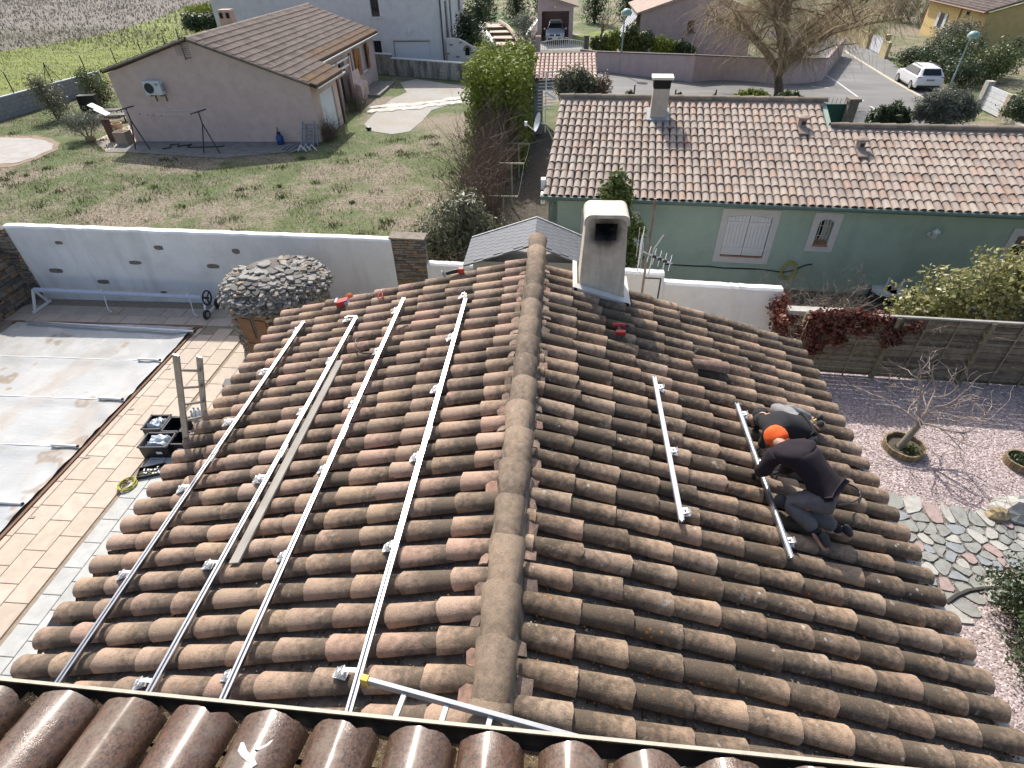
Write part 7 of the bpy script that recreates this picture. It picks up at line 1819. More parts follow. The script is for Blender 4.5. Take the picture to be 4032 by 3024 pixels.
p = onroof(*a2(815, 1120), .02, 1); t = tool('cordless_drill', 'red and black cordless drill lying on tiles below the chimney', 'drill', p)
b = MB(); b.tube([p+Vector((-.10, .09, .05)), p+Vector((.01, .09, .05)), p+Vector((.07, .09, .045))], [.032, .036, .028], 10); b.obj('motor_housing', M_redp, t, smooth=60)
b = MB(); b.tube([p+Vector((.07, .09, .045)), p+Vector((.12, .09, .04))], [.022, .012], 8); b.obj('chuck', M_black, t, smooth=60)
b = MB(); b.tube([p+Vector((-.02, .07, .045)), p+Vector((-.01, -.02, .035))], [.024, .024], 8); b.obj('grip', M_black, t, smooth=60); b = MB(); b.box(p+Vector((0, -.06, .03)), (.13, .07, .06)); b.obj('battery', M_redp, t, bevel=.01)
# cables on the roof
def loose(name, label, pts, rad, mat, cat='cable', side=-1):
    P = [onroof(*q, o, side) for q, o in pts]; b = MB()
    Q = []
    for i in range(len(P) - 1):
        p0_, p1_, p2_, p3_ = P[max(0, i - 1)], P[i], P[i+1], P[min(len(P) - 1, i+2)]
        for k in range(5):
            u = k/5; Q.append(.5*((2*p1_)+(p2_ - p0_)*u+(2*p0_ - 5*p1_+4*p2_ - p3_)*u*u+(3*p1_ - p0_ - 3*p2_+p3_)*u ** 3))
    Q.append(P[-1]); b.tube(Q, rad, 6); return tag(b.obj(name, mat, smooth=60), label, cat)
k1 = Zm(1000, 1100, 2.074)
loose('black_cable', 'looped black cable coming out of the tiles between two rails', [(k1(895, 470), .0), (k1(850, 478), .05), (k1(826, 510), .07), (k1(832, 560), .06), (k1(865, 595), .05), (k1(940, 606), .04), (k1(985, 600), .03)], .009, M_black)
loose('dark_cable', 'short dark cable end poking out under a lifted tile', [(k1(1085, 412), .01), (k1(1140, 385), .04), (k1(1210, 345), .06), (k1(1250, 338), .05)], .010, M_black)
# freshly exposed tiles: one lifted tile on the right slope, brick red piece under the rail
p = onroof(*gz(350, 650), .03, 1); dn = Vector((1, 0, -PR)).normalized()
lay(roof, [tmat(p - dn*.25, (dn+Vector((0, 0, .10))).normalized(), (PR, 0, 1), yaw=.10)], GT, M_frag, 'lifted_tile', '')
p = onroof(*wz(500, 930), .0, 1); lay(roof, [tmat(p - dn*.25, dn, (PR, 0, 1), yaw=-.15)], GT, M_frag, 'loose_tile', '')

# ================================================================== people
def skin_mesh(name, V, E, R, mat, parent, subdiv=2, root=0, fold=0.0, seed=0, fscale=9.0):
    me = bpy.data.meshes.new(name); me.from_pydata([tuple(v) for v in V], E, []); o = bpy.data.objects.new(name, me); COL.objects.link(o)
    m = o.modifiers.new('skin', 'SKIN'); m.use_smooth_shade = True
    for i, d in enumerate(me.skin_vertices[0].data):
        r = R[i]; d.radius = r if hasattr(r, '__len__') else (r, r); d.use_root = (i == root); d.use_loose = False
    s = o.modifiers.new('sub', 'SUBSURF'); s.levels = subdiv; s.render_levels = subdiv
    dg = bpy.context.evaluated_depsgraph_get(); dg.update(); ev = o.evaluated_get(dg); nm = bpy.data.meshes.new_from_object(ev, preserve_all_data_layers=False, depsgraph=dg)
    bpy.data.objects.remove(o)
    co = np.empty(len(nm.vertices)*3); nm.vertices.foreach_get('co', co); co = co.reshape(-1, 3)
    if fold:
        no = np.empty(len(nm.vertices)*3); nm.vertices.foreach_get('normal', no); no = no.reshape(-1, 3)
        f = np.array([mnoise.noise(Vector(c)*fscale+Vector((seed, 0, 0)))+.5*mnoise.noise(Vector(c)*fscale*2.6+Vector((0, seed, 0))) for c in co]); co = co+no*(f*fold)[:, None]
    A_ = np.array(root_inv(parent)); co = co @ A_[:3, :3].T+A_[:3, 3]; nm.vertices.foreach_set('co', co.ravel()); nm.update(); nm.materials.clear()
    nm.name = name; return link(name, nm, mat, parent, 180)
M_skin = simple('skin', (.50, .30, .21), .55, var=.08); M_sweat = simple('dark_sweater', (.014, .008, .014), .95, var=.3, scale=20, bump=.3, bscale=200)
M_trou = simple('grey_work_trousers', (.13, .12, .12), .9, var=.25, scale=15, bump=.25, bscale=120); M_trou2 = simple('light_grey_trousers', (.23, .225, .235), .9, var=.2, scale=15, bump=.25, bscale=120)
M_bean = simple('orange_beanie', (.85, .13, .02), .9, var=.12, scale=30, bump=.5, bscale=150); M_blk = simple('black_cloth', (.014, .014, .016), .9, var=.3, scale=15, bump=.2); M_shoe = simple('dark_shoe', (.03, .032, .036), .7, var=.3); M_sole = simple('tan_sole', (.36, .21, .15), .8, var=.2); M_glove = simple('black_glove', (.015, .015, .018), .8, var=.3); M_shirt = simple('pale_shirt', (.55, .57, .62), .9, var=.1)
M_patch = simple('orange_patch', (.55, .08, .03), .7); M_kneepad = simple('black_knee_pad', (.03, .03, .033), .8)
def R3(px, off): return onroof(*wz(*px), off, 1)
def hand(parent, w, d, palm_n, mat, curl=.9, sc=1.0, thumb=1):
    """palm with four bent fingers of unequal length and a thumb from its side; w wrist, d pointing direction"""
    d = Vector(d).normalized(); n_ = Vector(palm_n).normalized(); s = d.cross(n_).normalized(); n_ = s.cross(d)
    k = w+d*.085*sc
    V = [w, w+d*.045*sc, k]; E = [(0, 1), (1, 2)]; Rr = [(.026*sc, .02*sc), (.040*sc, .018*sc), (.040*sc, .016*sc)]
    palm = skin_mesh('palm', V, E, Rr, mat, parent, 2, 0)
    for i, (off, ln) in enumerate(((-.030, .072), (-.010, .082), (.011, .077), (.030, .060))):
        q = k+s*off*sc - d*.012; dd = d.copy(); P = [q]
        for j, fr in enumerate((.45, .32, .23)):
            dd = (dd*math.cos(curl*.6)+n_*math.sin(curl*.6)).normalized(); P.append(P[-1]+dd*ln*fr*sc*1.1); n2_ = s.cross(dd); n_2 = n_
        skin_mesh('finger', P, [(0, 1), (1, 2), (2, 3)], [.0095*sc, .009*sc, .0085*sc, .007*sc], mat, palm, 1)
    q = w+d*.03*sc+s*-.035*sc*thumb; P = [q, q+(d*.5 - s*thumb*.8+n_*.3)*.03*sc, q+(d*1.1 - s*thumb*.9+n_*.8)*.045*sc]
    skin_mesh('thumb', P, [(0, 1), (1, 2)], [.012*sc, .0105*sc, .008*sc], mat, palm, 1); return palm
def shoe(parent, heel, toe, up, mat=M_shoe, sole=M_sole):
    heel, toe, up = Vector(heel), Vector(toe), Vector(up).normalized(); d = (toe - heel).normalized(); s = d.cross(up).normalized(); up = s.cross(d); L = (toe - heel).length
    V = [heel+up*.055, heel+d*L*.3+up*.06, heel+d*L*.62+up*.045, heel+d*L*.98+up*.03]
    sh = skin_mesh('shoe', V, [(0, 1), (1, 2), (2, 3)], [(.042, .05), (.046, .052), (.048, .038), (.036, .026)], mat, parent, 2)
    prof = [(-.03, -.03), (.10*L*4, -.034), (.55*L, -.046), (.85*L, -.046), (1.06*L, -.02), (1.08*L, .02), (.85*L, .046), (.5*L, .042), (.1*L*2, .036), (-.03, .03)]
    prof = [(-.035, -.028), (.0, -.040), (.35*L, -.036), (.70*L, -.050), (.95*L, -.042), (1.10*L, 0), (.95*L, .042), (.70*L, .048), (.35*L, .034), (.0, .040), (-.035, .028)]
    b = MB(); b.prism([heel+d*a+s*c - up*.012 for a, c in prof], up*.026); b.obj('sole', sole, sh); return sh
def roofz(p): return zr(p.x)
# --- worker with the orange beanie, kneeling and bending over the rail
hip = R3((935, 1000), .40)
knL = R3((530, 1040), .16); knR = R3((640, 1120), .10)
anL = R3((800, 1300), .11); anR = R3((985, 1275), .12)
shM = R3((560, 590), .56); shL_ = R3((440, 640), .50); shR_ = R3((690, 585), .58)
hdp = R3((435, 505), .50)
elL = R3((310, 800), .26); haL = R3((275, 810), .10)
wa = thing('person', 'kneeling worker in orange beanie, dark sweater and grey trousers bending over rail', 'person', (hip.x, hip.y, zr(hip.x)), 0)
waist = hip.lerp(shM, .28)+Vector((0, 0, .06)); chest = hip.lerp(shM, .68)+Vector((0, 0, .09))
pelL = hip+(knL - hip).normalized()*.05+Vector((-.02, -.09, 0)); pelR = hip+Vector((.03, .09, -.01))
neck = shM+(hdp - shM)*.35; elL = R3((330, 790), .24); wrL = R3((285, 800), .13)
elR = R3((560, 760), .26); wrR = R3((490, 785), .12)
footL0 = R3((800, 1345), .09); footL1 = R3((890, 1470), .06); footR0 = R3((1000, 1300), .08); footR1 = R3((1100, 1370), .06)
BV = [hip, waist, chest, shM, neck, hdp, shL_, elL, wrL, shR_, elR, wrR, pelL, knL, anL, pelR, knR, anR]
BE = [(0, 1), (1, 2), (2, 3), (3, 4), (4, 5), (3, 6), (6, 7), (7, 8), (3, 9), (9, 10), (10, 11), (0, 12), (12, 13), (13, 14), (0, 15), (15, 16), (16, 17)]
BR_ = [(.13, .10), (.13, .09), (.14, .10), (.10, .08), (.05, .05), (.075, .085), .055, .042, .028, .055, .042, .028, .085, .062, .04, .085, .062, .04]
skin_mesh('body', BV, BE, BR_, M_skin, wa, 2)
shC = shM+Vector((0, 0, .01))
SV = [hip.lerp(waist, .45), waist, chest, shM, shM.lerp(neck, .6), shL_, elL, wrL.lerp(elL, .12), shR_, elR, wrR.lerp(elR, .12)]
skin_mesh('sweater', SV, [(0, 1), (1, 2), (2, 3), (3, 4), (3, 5), (5, 6), (6, 7), (3, 8), (8, 9), (9, 10)], [(.19, .145), (.19, .14), (.205, .155), (.15, .13), (.07, .07), .098, .074, .054, .098, .074, .054], M_sweat, wa, 2, 1, .020, 3)
b = MB(); ds = (waist - hip).normalized(); sv_ = SV[0] - ds*.09
skin_mesh('shirt_hem', [SV[0] - ds*.075+Vector((0, -.01, .02)), SV[0]+ds*.02], [(0, 1)], [(.185, .15), (.172, .132)], M_shirt, wa, 2)
TV = [SV[0] - ds*.02, hip, pelL, hip.lerp(knL, .55)+Vector((0, -.05, .03)), knL, knL.lerp(anL, .5)+Vector((0, 0, .01)), anL, pelR, hip.lerp(knR, .55)+Vector((0, .05, .0)), knR, knR.lerp(anR, .5), anR]
skin_mesh('trousers', TV, [(0, 1), (1, 2), (2, 3), (3, 4), (4, 5), (5, 6), (1, 7), (7, 8), (8, 9), (9, 10), (10, 11)], [(.165, .13), (.185, .165), .135, .118, .096, .088, .076, .13, .112, .094, .086, .074], M_trou, wa, 2, 1, .010, 5)
b = MB(); b.ball(knL+Vector((-.045, -.01, .005)), (.06, .07, .075), 10, 7); b.obj('knee_pad', M_kneepad, wa, smooth=90)
pk = hip.lerp(knL, .50)+Vector((0.0, -.135, .03)); b = MB(); b.box(pk, (.075, .012, .02), M=Matrix.Rotation(.5, 3, 'Y')); b.box(pk+Vector((-.035, 0, -.03)), (.04, .012, .05), M=Matrix.Rotation(.3, 3, 'Y')); b.obj('pocket_trim', M_patch, wa)
hand(wa, wrL, haL - elL+Vector((-.02, .02, -.08)), (0.6, -.2, -.5), M_glove); hand(wa, wrR, Vector((-.6, .1, -.4)), (-.2, .1, -1), M_glove, thumb=-1)
shoe(wa, footL0+Vector((0, 0, .0)), footL1, (.55, -.25, .55)); shoe(wa, footR0, footR1, (.45, .2, .75))
for a_, f_ in ((anL, footL0), (anR, footR0)):
    skin_mesh('sock', [a_.lerp(knL if a_ is anL else knR, .08), a_.lerp(f_, .6), f_], [(0, 1), (1, 2)], [.056, .052, .05], M_blk, wa, 2)
# head: face down, beanie pulled over, brown hair at the nape
cuffc, topc = R3((486, 552), .47), R3((402, 392), .55); cap_d = (topc - cuffc).normalized(); hc_ = R3((445, 520), .46)
bn = skin_mesh('beanie', [cuffc, cuffc.lerp(topc, .33), cuffc.lerp(topc, .7), topc], [(0, 1), (1, 2), (2, 3)], [(.122, .122), (.132, .132), (.118, .118), (.06, .065)], M_bean, wa, 2, 0, .009, 7, 16)
skin_mesh('beanie_cuff', [cuffc - cap_d*.02, cuffc+cap_d*.045], [(0, 1)], [.128, .132], M_bean, bn, 2)
fd = Vector((-.55, .05, -.8)).normalized(); fc = hc_ - cap_d*.055+fd*.03
hr = MB(); hr.ball(hc_ - cap_d*.03+Vector((-.02, 0, -.01)), (.090, .090, .085), 12, 8); hr.obj('hair', simple('brown_hair', (.07, .045, .03), .8, var=.3), wa, smooth=90)
fm = MB(); fq = hc_ - cap_d*.06+fd*.06; fm.ball(fq, (.062, .062, .07), 12, 8); fo = fm.obj('face', M_skin, wa, smooth=90)
b = MB(); b.ball(fq+fd*.062 - cap_d*.015, .016, 8, 6); b.obj('nose', M_skin, fo, smooth=90)
sdv = fd.cross(cap_d).normalized()
for sg in (-1, 1):
    b = MB(); b.ball(fq+fd*.052+cap_d*.008+sdv*sg*.026, .010, 8, 5); b.obj('eye', M_black, fo); b = MB(); b.ball(hc_ - cap_d*.07+sdv*sg*.090, (.014, .02, .026), 8, 6); b.obj('ear', M_skin, fo)
b = MB(); b.beam(fq+fd*.058 - cap_d*.045 - sdv*.02, fq+fd*.058 - cap_d*.045+sdv*.02, .008, .008); b.obj('mouth', simple('lips', (.35, .14, .11), .6), fo)
loose('tool_lead', 'thin black lead looping behind the kneeling worker', [(wz(985, 1080), .30), (wz(1090, 1065), .12), (wz(1165, 1035), .05), (wz(1190, 990), .04), (wz(1150, 930), .04), (wz(1080, 900), .04), (wz(1010, 895), .05)], .010, M_black, 'lead', 1)
# --- second worker, bent right down beyond him
hip = R3((690, 430), .38); knA = R3((440, 245), .10); knB = R3((560, 330), .10); anA = R3((760, 330), .08); anB = R3((770, 390), .10)
shM = R3((420, 385), .36); shA = R3((340, 330), .34); shB = R3((400, 460), .34); hdp = R3((318, 300), .20)
wb2 = thing('person', 'second worker in black jacket and light grey trousers bent down beyond the orange beanie', 'person', (hip.x, hip.y, zr(hip.x)), 0)
waist = hip.lerp(shM, .33)+Vector((0, 0, .05)); chest = hip.lerp(shM, .7)+Vector((0, 0, .06)); neck = shM.lerp(hdp, .4)
elA = R3((290, 340), .15); wrA = R3((300, 380), .06); elB = R3((350, 540), .16); wrB = R3((320, 570), .08)
pA_ = hip+Vector((-.03, .09, 0)); pB_ = hip+Vector((.02, -.08, 0))
BV = [hip, waist, chest, shM, neck, hdp, shA, elA, wrA, shB, elB, wrB, pA_, knA, anA, pB_, knB, anB]
skin_mesh('body', BV, BE, BR_, M_skin, wb2, 2)
SV = [hip.lerp(waist, .45), waist, chest, shM, neck, shA, elA, wrA.lerp(elA, .12), shB, elB, wrB.lerp(elB, .12)]
skin_mesh('jacket', SV, [(0, 1), (1, 2), (2, 3), (3, 4), (3, 5), (5, 6), (6, 7), (3, 8), (8, 9), (9, 10)], [(.165, .125), (.17, .125), (.185, .14), (.13, .11), (.07, .07), .085, .065, .05, .085, .065, .05], M_blk, wb2, 2, 1, .014, 11)
TV = [SV[0] - (waist - hip).normalized()*.03, hip, pA_, hip.lerp(knA, .55)+Vector((0, .04, .05)), knA, knA.lerp(anA, .5)+Vector((0, .03, .02)), anA, pB_, hip.lerp(knB, .55), knB, knB.lerp(anB, .5), anB]
skin_mesh('trousers', TV, [(0, 1), (1, 2), (2, 3), (3, 4), (4, 5), (5, 6), (1, 7), (7, 8), (8, 9), (9, 10), (10, 11)], [(.155, .12), (.165, .14), .112, .098, .085, .078, .068, .11, .096, .082, .074, .066], M_trou2, wb2, 2, 1, .014, 13)
skin_mesh('hood', [hdp+Vector((.02, 0, -.03)), hdp+Vector((-.01, .01, .03)), hdp+Vector((-.03, .02, .08))], [(0, 1), (1, 2)], [(.095, .095), (.108, .108), (.06, .06)], M_blk, wb2, 2)
b = MB(); b.ball(hdp+Vector((-.05, 0, -.06)), (.06, .06, .07), 10, 7); b.obj('face', M_skin, wb2, smooth=90)
hand(wb2, wrA, Vector((-.3, -.5, -.3)), (0, -.3, -1), M_glove); hand(wb2, wrB, Vector((-.7, -.2, -.3)), (0, .1, -1), M_glove, thumb=-1)
shoe(wb2, anA+Vector((.04, 0, 0)), R3((840, 370), .06), (.4, .3, .8)); shoe(wb2, anB+Vector((.05, -.02, 0)), R3((815, 405), .06), (.3, -.1, .9))
b = MB(); q_ = R3((790, 340), .17); b.box(q_, (.06, .012, .012), M=Matrix.Rotation(.6, 3, 'Z')); b.obj('yellow_trim', simple('yellow_trim', (.6, .55, .12), .6), wb2)
# ================================================================== garden on the right
def gravmat():
    m = NT('pink_gravel'); c = m.vor(26, out='Color'); sx = m.n('ShaderNodeSeparateColor'); m.l(c, sx.inputs[0])
    col = m.ramp(sx.outputs[0], [(0, (.28, .215, .205)), (.35, (.42, .34, .325)), (.7, (.51, .425, .41)), (1, (.62, .55, .535))]); d = m.vor(26)
    col = m.mix(m.ramp(d, [(.4, 0), (.8, .45)]), col, (.17, .125, .12)); col = m.mix(m.ramp(m.noise(.8, 4), [(.45, 0), (.7, .35)]), col, (.26, .19, .17)); m.color(col); m.rough(.9); m.bump(m.math('SUBTRACT', 1.0, d), .8, .02); return m.m
gravel = drape('gravel_garden', [(3.0, -4), (18, -4), (18, 10.2), (5.6, 10.75), (3.0, 10.9)], .006, gravmat())
pts = []
for _ in range(26000):
    x, y = random.uniform(4.2, 10.5), random.uniform(2.2, 10.4); pts.append((x, y, .012))
M_gs = NT('gravel_stone'); _m = M_gs; _m.color(_m.ramp(_m.attr('rnd'), [(0, (.28, .21, .20)), (.4, (.43, .345, .33)), (.8, (.52, .435, .415)), (1, (.58, .51, .49))])); _m.rough(.9); M_gs = _m.m
o = bits('gravel_stones', pts, .016, M_gs, None, 77); o['kind'] = 'stuff'; o['label'] = 'loose pink gravel chips'; o['category'] = 'gravel'
# flagstone path: cells around scattered points, clipped to the paved area
path_poly = [on(*b5(*q)) for q in [(440, 90), (600, 150), (760, 190), (960, 215), (1100, 240), (1400, 150), (1500, 560), (1228, 630), (1020, 620), (880, 650), (780, 710), (700, 760), (600, 560)]]
pathb = drape('stone_path', [(p.x, p.y) for p in path_poly], .010, simple('path_mortar', (.13, .125, .105), .95, var=.4, scale=12, bump=.6, bscale=40))
rp_ = random.Random(5); seeds_ = []
xs0 = [p.x for p in path_poly]; ys0 = [p.y for p in path_poly]
def inside(x, y, poly):
    c = False; n_ = len(poly); j = n_ - 1
    for i in range(n_):
        if (poly[i].y > y) != (poly[j].y > y) and x < (poly[j].x - poly[i].x)*(y - poly[i].y)/(poly[j].y - poly[i].y)+poly[i].x: c = not c
        j = i
    return c
tries = 0
while len(seeds_) < 95 and tries < 6000:
    tries += 1; x, y = rp_.uniform(min(xs0), max(xs0)), rp_.uniform(min(ys0), max(ys0)); md_ = rp_.choice([.12, .16, .24, .36])
    if inside(x, y, path_poly) and all((x - a) ** 2+(y - c) ** 2 > md_ ** 2 for a, c in seeds_): seeds_.append((x, y))
M_fs = [simple('flag_grey_green', (.27, .275, .25), .8, var=.3, scale=9, bump=.5, bscale=25), simple('flag_blue_grey', (.27, .29, .30), .8, var=.25, scale=9, bump=.5, bscale=25), simple('flag_pink', (.36, .27, .25), .8, var=.25, scale=9, bump=.5, bscale=25), simple('flag_pale', (.42, .41, .37), .8, var=.25, scale=9, bump=.5, bscale=25)]
for i, (x, y) in enumerate(seeds_):
    cell = [(x - .32, y - .32), (x+.32, y - .32), (x+.32, y+.32), (x - .32, y+.32)]
    for j, (a, c) in enumerate(seeds_):
        if j == i or abs(a - x) > 1 or abs(c - y) > 1: continue
        mx, my = (x+a)/2, (y+c)/2; nx_, ny_ = a - x, c - y; out = []
        for k in range(len(cell)):
            p, q_ = cell[k], cell[(k+1) % len(cell)]; dp_ = (p[0] - mx)*nx_+(p[1] - my)*ny_; dq_ = (q_[0] - mx)*nx_+(q_[1] - my)*ny_
            if dp_ <= 0: out.append(p)
            if (dp_ < 0) != (dq_ < 0): t_ = dp_/(dp_ - dq_); out.append((p[0]+(q_[0] - p[0])*t_, p[1]+(q_[1] - p[1])*t_))
        cell = out
        if len(cell) < 3: break
    if len(cell) < 3: continue
    cxm = sum(p[0] for p in cell)/len(cell); cym = sum(p[1] for p in cell)/len(cell); sh_ = rp_.uniform(.82, .94)
    P = []
    for k in range(len(cell)):
        p, q_ = cell[k], cell[(k+1) % len(cell)]; P.append((p[0]*.75+q_[0]*.25, p[1]*.75+q_[1]*.25)); P.append((p[0]*.25+q_[0]*.75, p[1]*.25+q_[1]*.75))
    P = [(cxm+(a - cxm)*sh_+rp_.gauss(0, .006), cym+(c - cym)*sh_+rp_.gauss(0, .006)) for a, c in P]
    b = MB(); b.prism([(a, c, .008) for a, c in P], (0, 0, rp_.uniform(.018, .034))); b.obj('flagstone', rp_.choices(M_fs, [5, 3, 1.3, 4])[0], pathb)
eg = [on(*b5(*q)) for q in [(770, 708), (830, 665), (900, 635), (1000, 620), (1110, 622), (1240, 632)]]
b = MB(); b.tube([p+Vector((0, 0, .03)) for p in eg], .035, 6); b.obj('path_edge', simple('dark_edging', (.05, .045, .04), .8), pathb)
p = on(*b5(1140, 190)); b = MB(); bo = thing('boulder', 'large pale angular boulder beside the stone path', 'boulder', p)
rr = random.Random(4)
def rock(c, s, mat, par=None, nm='stone'):
    b = MB(); n_ = 9; V = []
    for i in range(5):
        t_ = i/4*PI*.62+.0
        for k in range(n_):
            a = 2*PI*k/n_; w_ = math.cos(t_*.8) ** .6 if i < 4 else .35; f_ = rr.uniform(.82, 1.12); V.append(c+Vector((s[0]*w_*math.cos(a)*f_, s[1]*w_*math.sin(a)*f_, s[2]*(i/4)*rr.uniform(.9, 1.08))))
    Fc = [(i*n_+k, i*n_+(k+1) % n_, (i+1)*n_+(k+1) % n_, (i+1)*n_+k) for i in range(4) for k in range(n_)]+[tuple(range(4*n_, 5*n_))]
    b.add(V, Fc); return b.obj(nm, mat, par)
rock(p+Vector((.15, .05, 0)), (.42, .32, .34), M_fs[3], bo, 'main_block'); rock(p+Vector((-.22, -.05, 0)), (.20, .17, .2), simple('rust_rock', (.36, .28, .16), .9, var=.3), bo, 'side_block'); rock(p+Vector((.6, .0, 0)), (.3, .3, .22), M_fs[0], bo, 'low_block')
# planters: ring of log palisades
def ring_planter(c, r, h, lab, n_=26, s=(1, 1)):
    t = thing('log_ring', lab, 'planter', c)
    b = MB(); b.lathe([(r - .02, 0), (r - .02, h*.45)], c, 20); b.obj('soil', M_soil, t)
    for k in range(n_):
        a = 2*PI*k/n_; q_ = c+Vector((math.cos(a)*r, math.sin(a)*r, 0)); b = MB(); b.box(q_+Vector((0, 0, h/2+jit(.008))), (.03, 2*PI*r/n_*.93, h), rz=a); b.obj('log', simple('weathered_log_%d' % (k % 3), [(.24, .18, .10), (.20, .155, .09), (.28, .21, .12)][k % 3], .9, var=.3, scale=12), t)
    return t
pcn = on(*gz(1755, 1235)); ring_planter(pcn, .34, .15, 'round planter of short logs around the bare garden tree')
pc2 = on(4010, 1830); ring_planter(pc2, .24, .16, 'round log planter with low green plant beside gravel edge')
leaf_cloud('ground_plants', thing('planter_weeds', 'low green weeds inside the log ring of the bare tree', 'weeds', pcn+Vector((0, 0, .07))), [(pcn+Vector((.08, -.06, .08)), (.22, .2, .05), 1)], 350, .06, GR_mid, 101)
leaf_cloud('ground_plants', thing('planter_plant', 'low dark plant inside the smaller log planter', 'plant', pc2+Vector((0, 0, .07))), [(pc2+Vector((0, 0, .12)), (.2, .2, .08), 1)], 350, .07, GR_dark, 102)
# bare garden tree
gtp = pcn+Vector((-.10, -.02, 0)); gt_ = thing('bare_garden_tree', 'small bare tree with crooked pale branches in the pink gravel', 'tree', gtp)
bt, bb = MB(), MB(); fork = gtp+Vector((.20, .10, .62)); bt.tube([gtp+Vector((0, 0, -.05)), gtp+Vector((.08, .03, .3)), fork], [.075, .06, .055], 8)
bt.obj('trunk', simple('greenish_bark', (.24, .21, .16), .95, var=.3, scale=12, bump=.5), gt_, smooth=60)
rt = random.Random(12)
def gb_(p, d, L, rd, lev):
    P = [p]; dd = d
    for i in range(5):
        dd = (dd+Vector((rt.gauss(0, .22), rt.gauss(0, .22), rt.gauss(.0, .16)))).normalized(); P.append(P[-1]+dd*L/5)
    bb.tube(P, [rd*(1 - .5*i/5) for i in range(6)], 5 if lev > 1 else 4, cap=False)
    if lev > 0:
        for i in ([2, 4, 5] if lev > 1 else [2, 3, 5]):
            e = (dd+Vector((rt.gauss(0, .8), rt.gauss(0, .8), rt.gauss(.15, .45)))).normalized(); gb_(P[i], e, L*rt.uniform(.55, .85), rd*.55, lev - 1)
for d in ((-.7, .2, .8), (-.2, -.35, .9), (.5, .5, .9), (.85, -.1, .55), (.1, .5, 1.0), (.9, .3, .5)): gb_(fork, Vector(d).normalized(), .72, .028, 3)
bb.obj('branches', simple('pale_branch', (.33, .27, .23), .85, var=.3, scale=10), gt_)
# dark shrub lower right
p = on(*b5(1210, 830)); bush('dark_round_shrub', 'dense dark green rounded shrub at the edge of the pink gravel', p, [(p+Vector((.15, .1, .45)), (.62, .62, .5), 2), (p+Vector((.0, -.75, .4)), (.6, .6, .45), 2), (p+Vector((.55, -.3, .5)), (.6, .8, .5), 2)], 16000, .06, GR_dark, 105, aspect=.6, shell=.4)
# wooden slat fence with red creeper
fa = Vector((5.35, 10.72, 0)); fb = Vector((13.0, 10.20, 0)); fdv = (fb - fa).normalized(); fL = (fb - fa).length; fn = Vector((fdv.y, -fdv.x, 0))
fen = thing('slat_fence', 'weathered wooden slat fence between pink gravel and green house yard', 'fence', fa+fdv*3)
M_slat = [simple('old_slat_%d' % k, c, .9, var=.45, scale=10) for k, c in enumerate([(.17, .14, .10), (.23, .195, .145), (.11, .09, .065), (.20, .17, .11)])]
HF = 1.58; k = 0; s = 0.0
while s < fL - .2:
    w_ = 1.8
    for r_ in range(19):
        z0_ = .04+r_*(HF - .06)/19
        sp0 = 0.0
        b = MB(); off = .012 if (r_+k) % 2 else -.008
        b.prism([fa+fdv*(s+.06)+fn*off+Vector((0, 0, z0_)), fa+fdv*min(fL, s+w_ - .01)+fn*off+Vector((0, 0, z0_+jit(.006))), fa+fdv*min(fL, s+w_ - .01)+fn*off+Vector((0, 0, z0_+.078+jit(.006))), fa+fdv*(s+.06)+fn*off+Vector((0, 0, z0_+.078))], -fn*.012); b.obj('slat', random.choice(M_slat), fen)
    for frac in (.33, .66):
        b = MB(); q_ = fa+fdv*(s+w_*frac); b.beam(q_+fn*.03+Vector((0, 0, .02)), q_+fn*.03+Vector((0, 0, HF)), .03, .02, up=fn); b.obj('batten', M_slat[1], fen)
    b = MB(); q_ = fa+fdv*s; b.box(q_+Vector((0, 0, HF/2))+fn*.03, (.09, .09, HF+.02), rz=math.atan2(fdv.y, fdv.x)); b.obj('post', M_slat[3], fen)
    s += w_; k += 1
b = MB(); b.beam(fa+Vector((0, 0, HF+.02)), fb+Vector((0, 0, HF+.02)), .06, .035); b.obj('top_rail', simple('grey_rail', (.36, .34, .31), .8, var=.25), fen)
cr = thing('red_creeper', 'dark red creeper spilling over the fence beside the white wall end', 'creeper', fa+Vector((.3, 0, 0)))
cbl = []
for k in range(34):
    s = abs(random.gauss(0, 1.2)); s = min(s, 3.6); z = HF+.05 - abs(random.gauss(0, .42))*max(.3, 1.25 - s*.3); cbl.append((fa+fdv*s+fn*.07+Vector((0, 0, max(.1, z))), (.24, .12, .17), 1))
for k in range(7): cbl.append((Vector((5.05+jit(.12), 11.2+jit(.3), 1.2+jit(.3))), (.18, .3, .25), .8))
leaf_cloud('foliage', cr, cbl, 6500, .085, RD_leaf, 110, aspect=.7, shell=.6)
twigs('vines', cr, lambda r: tuple(fa+fdv*r.uniform(0, 3.4)+fn*.06+Vector((0, 0, r.uniform(.7, HF)))), lambda r: (r.gauss(.3, .6), -.15, r.gauss(-.2, .6)), M_twig, 111, 40, .6, .006, sub=1, sides=3)
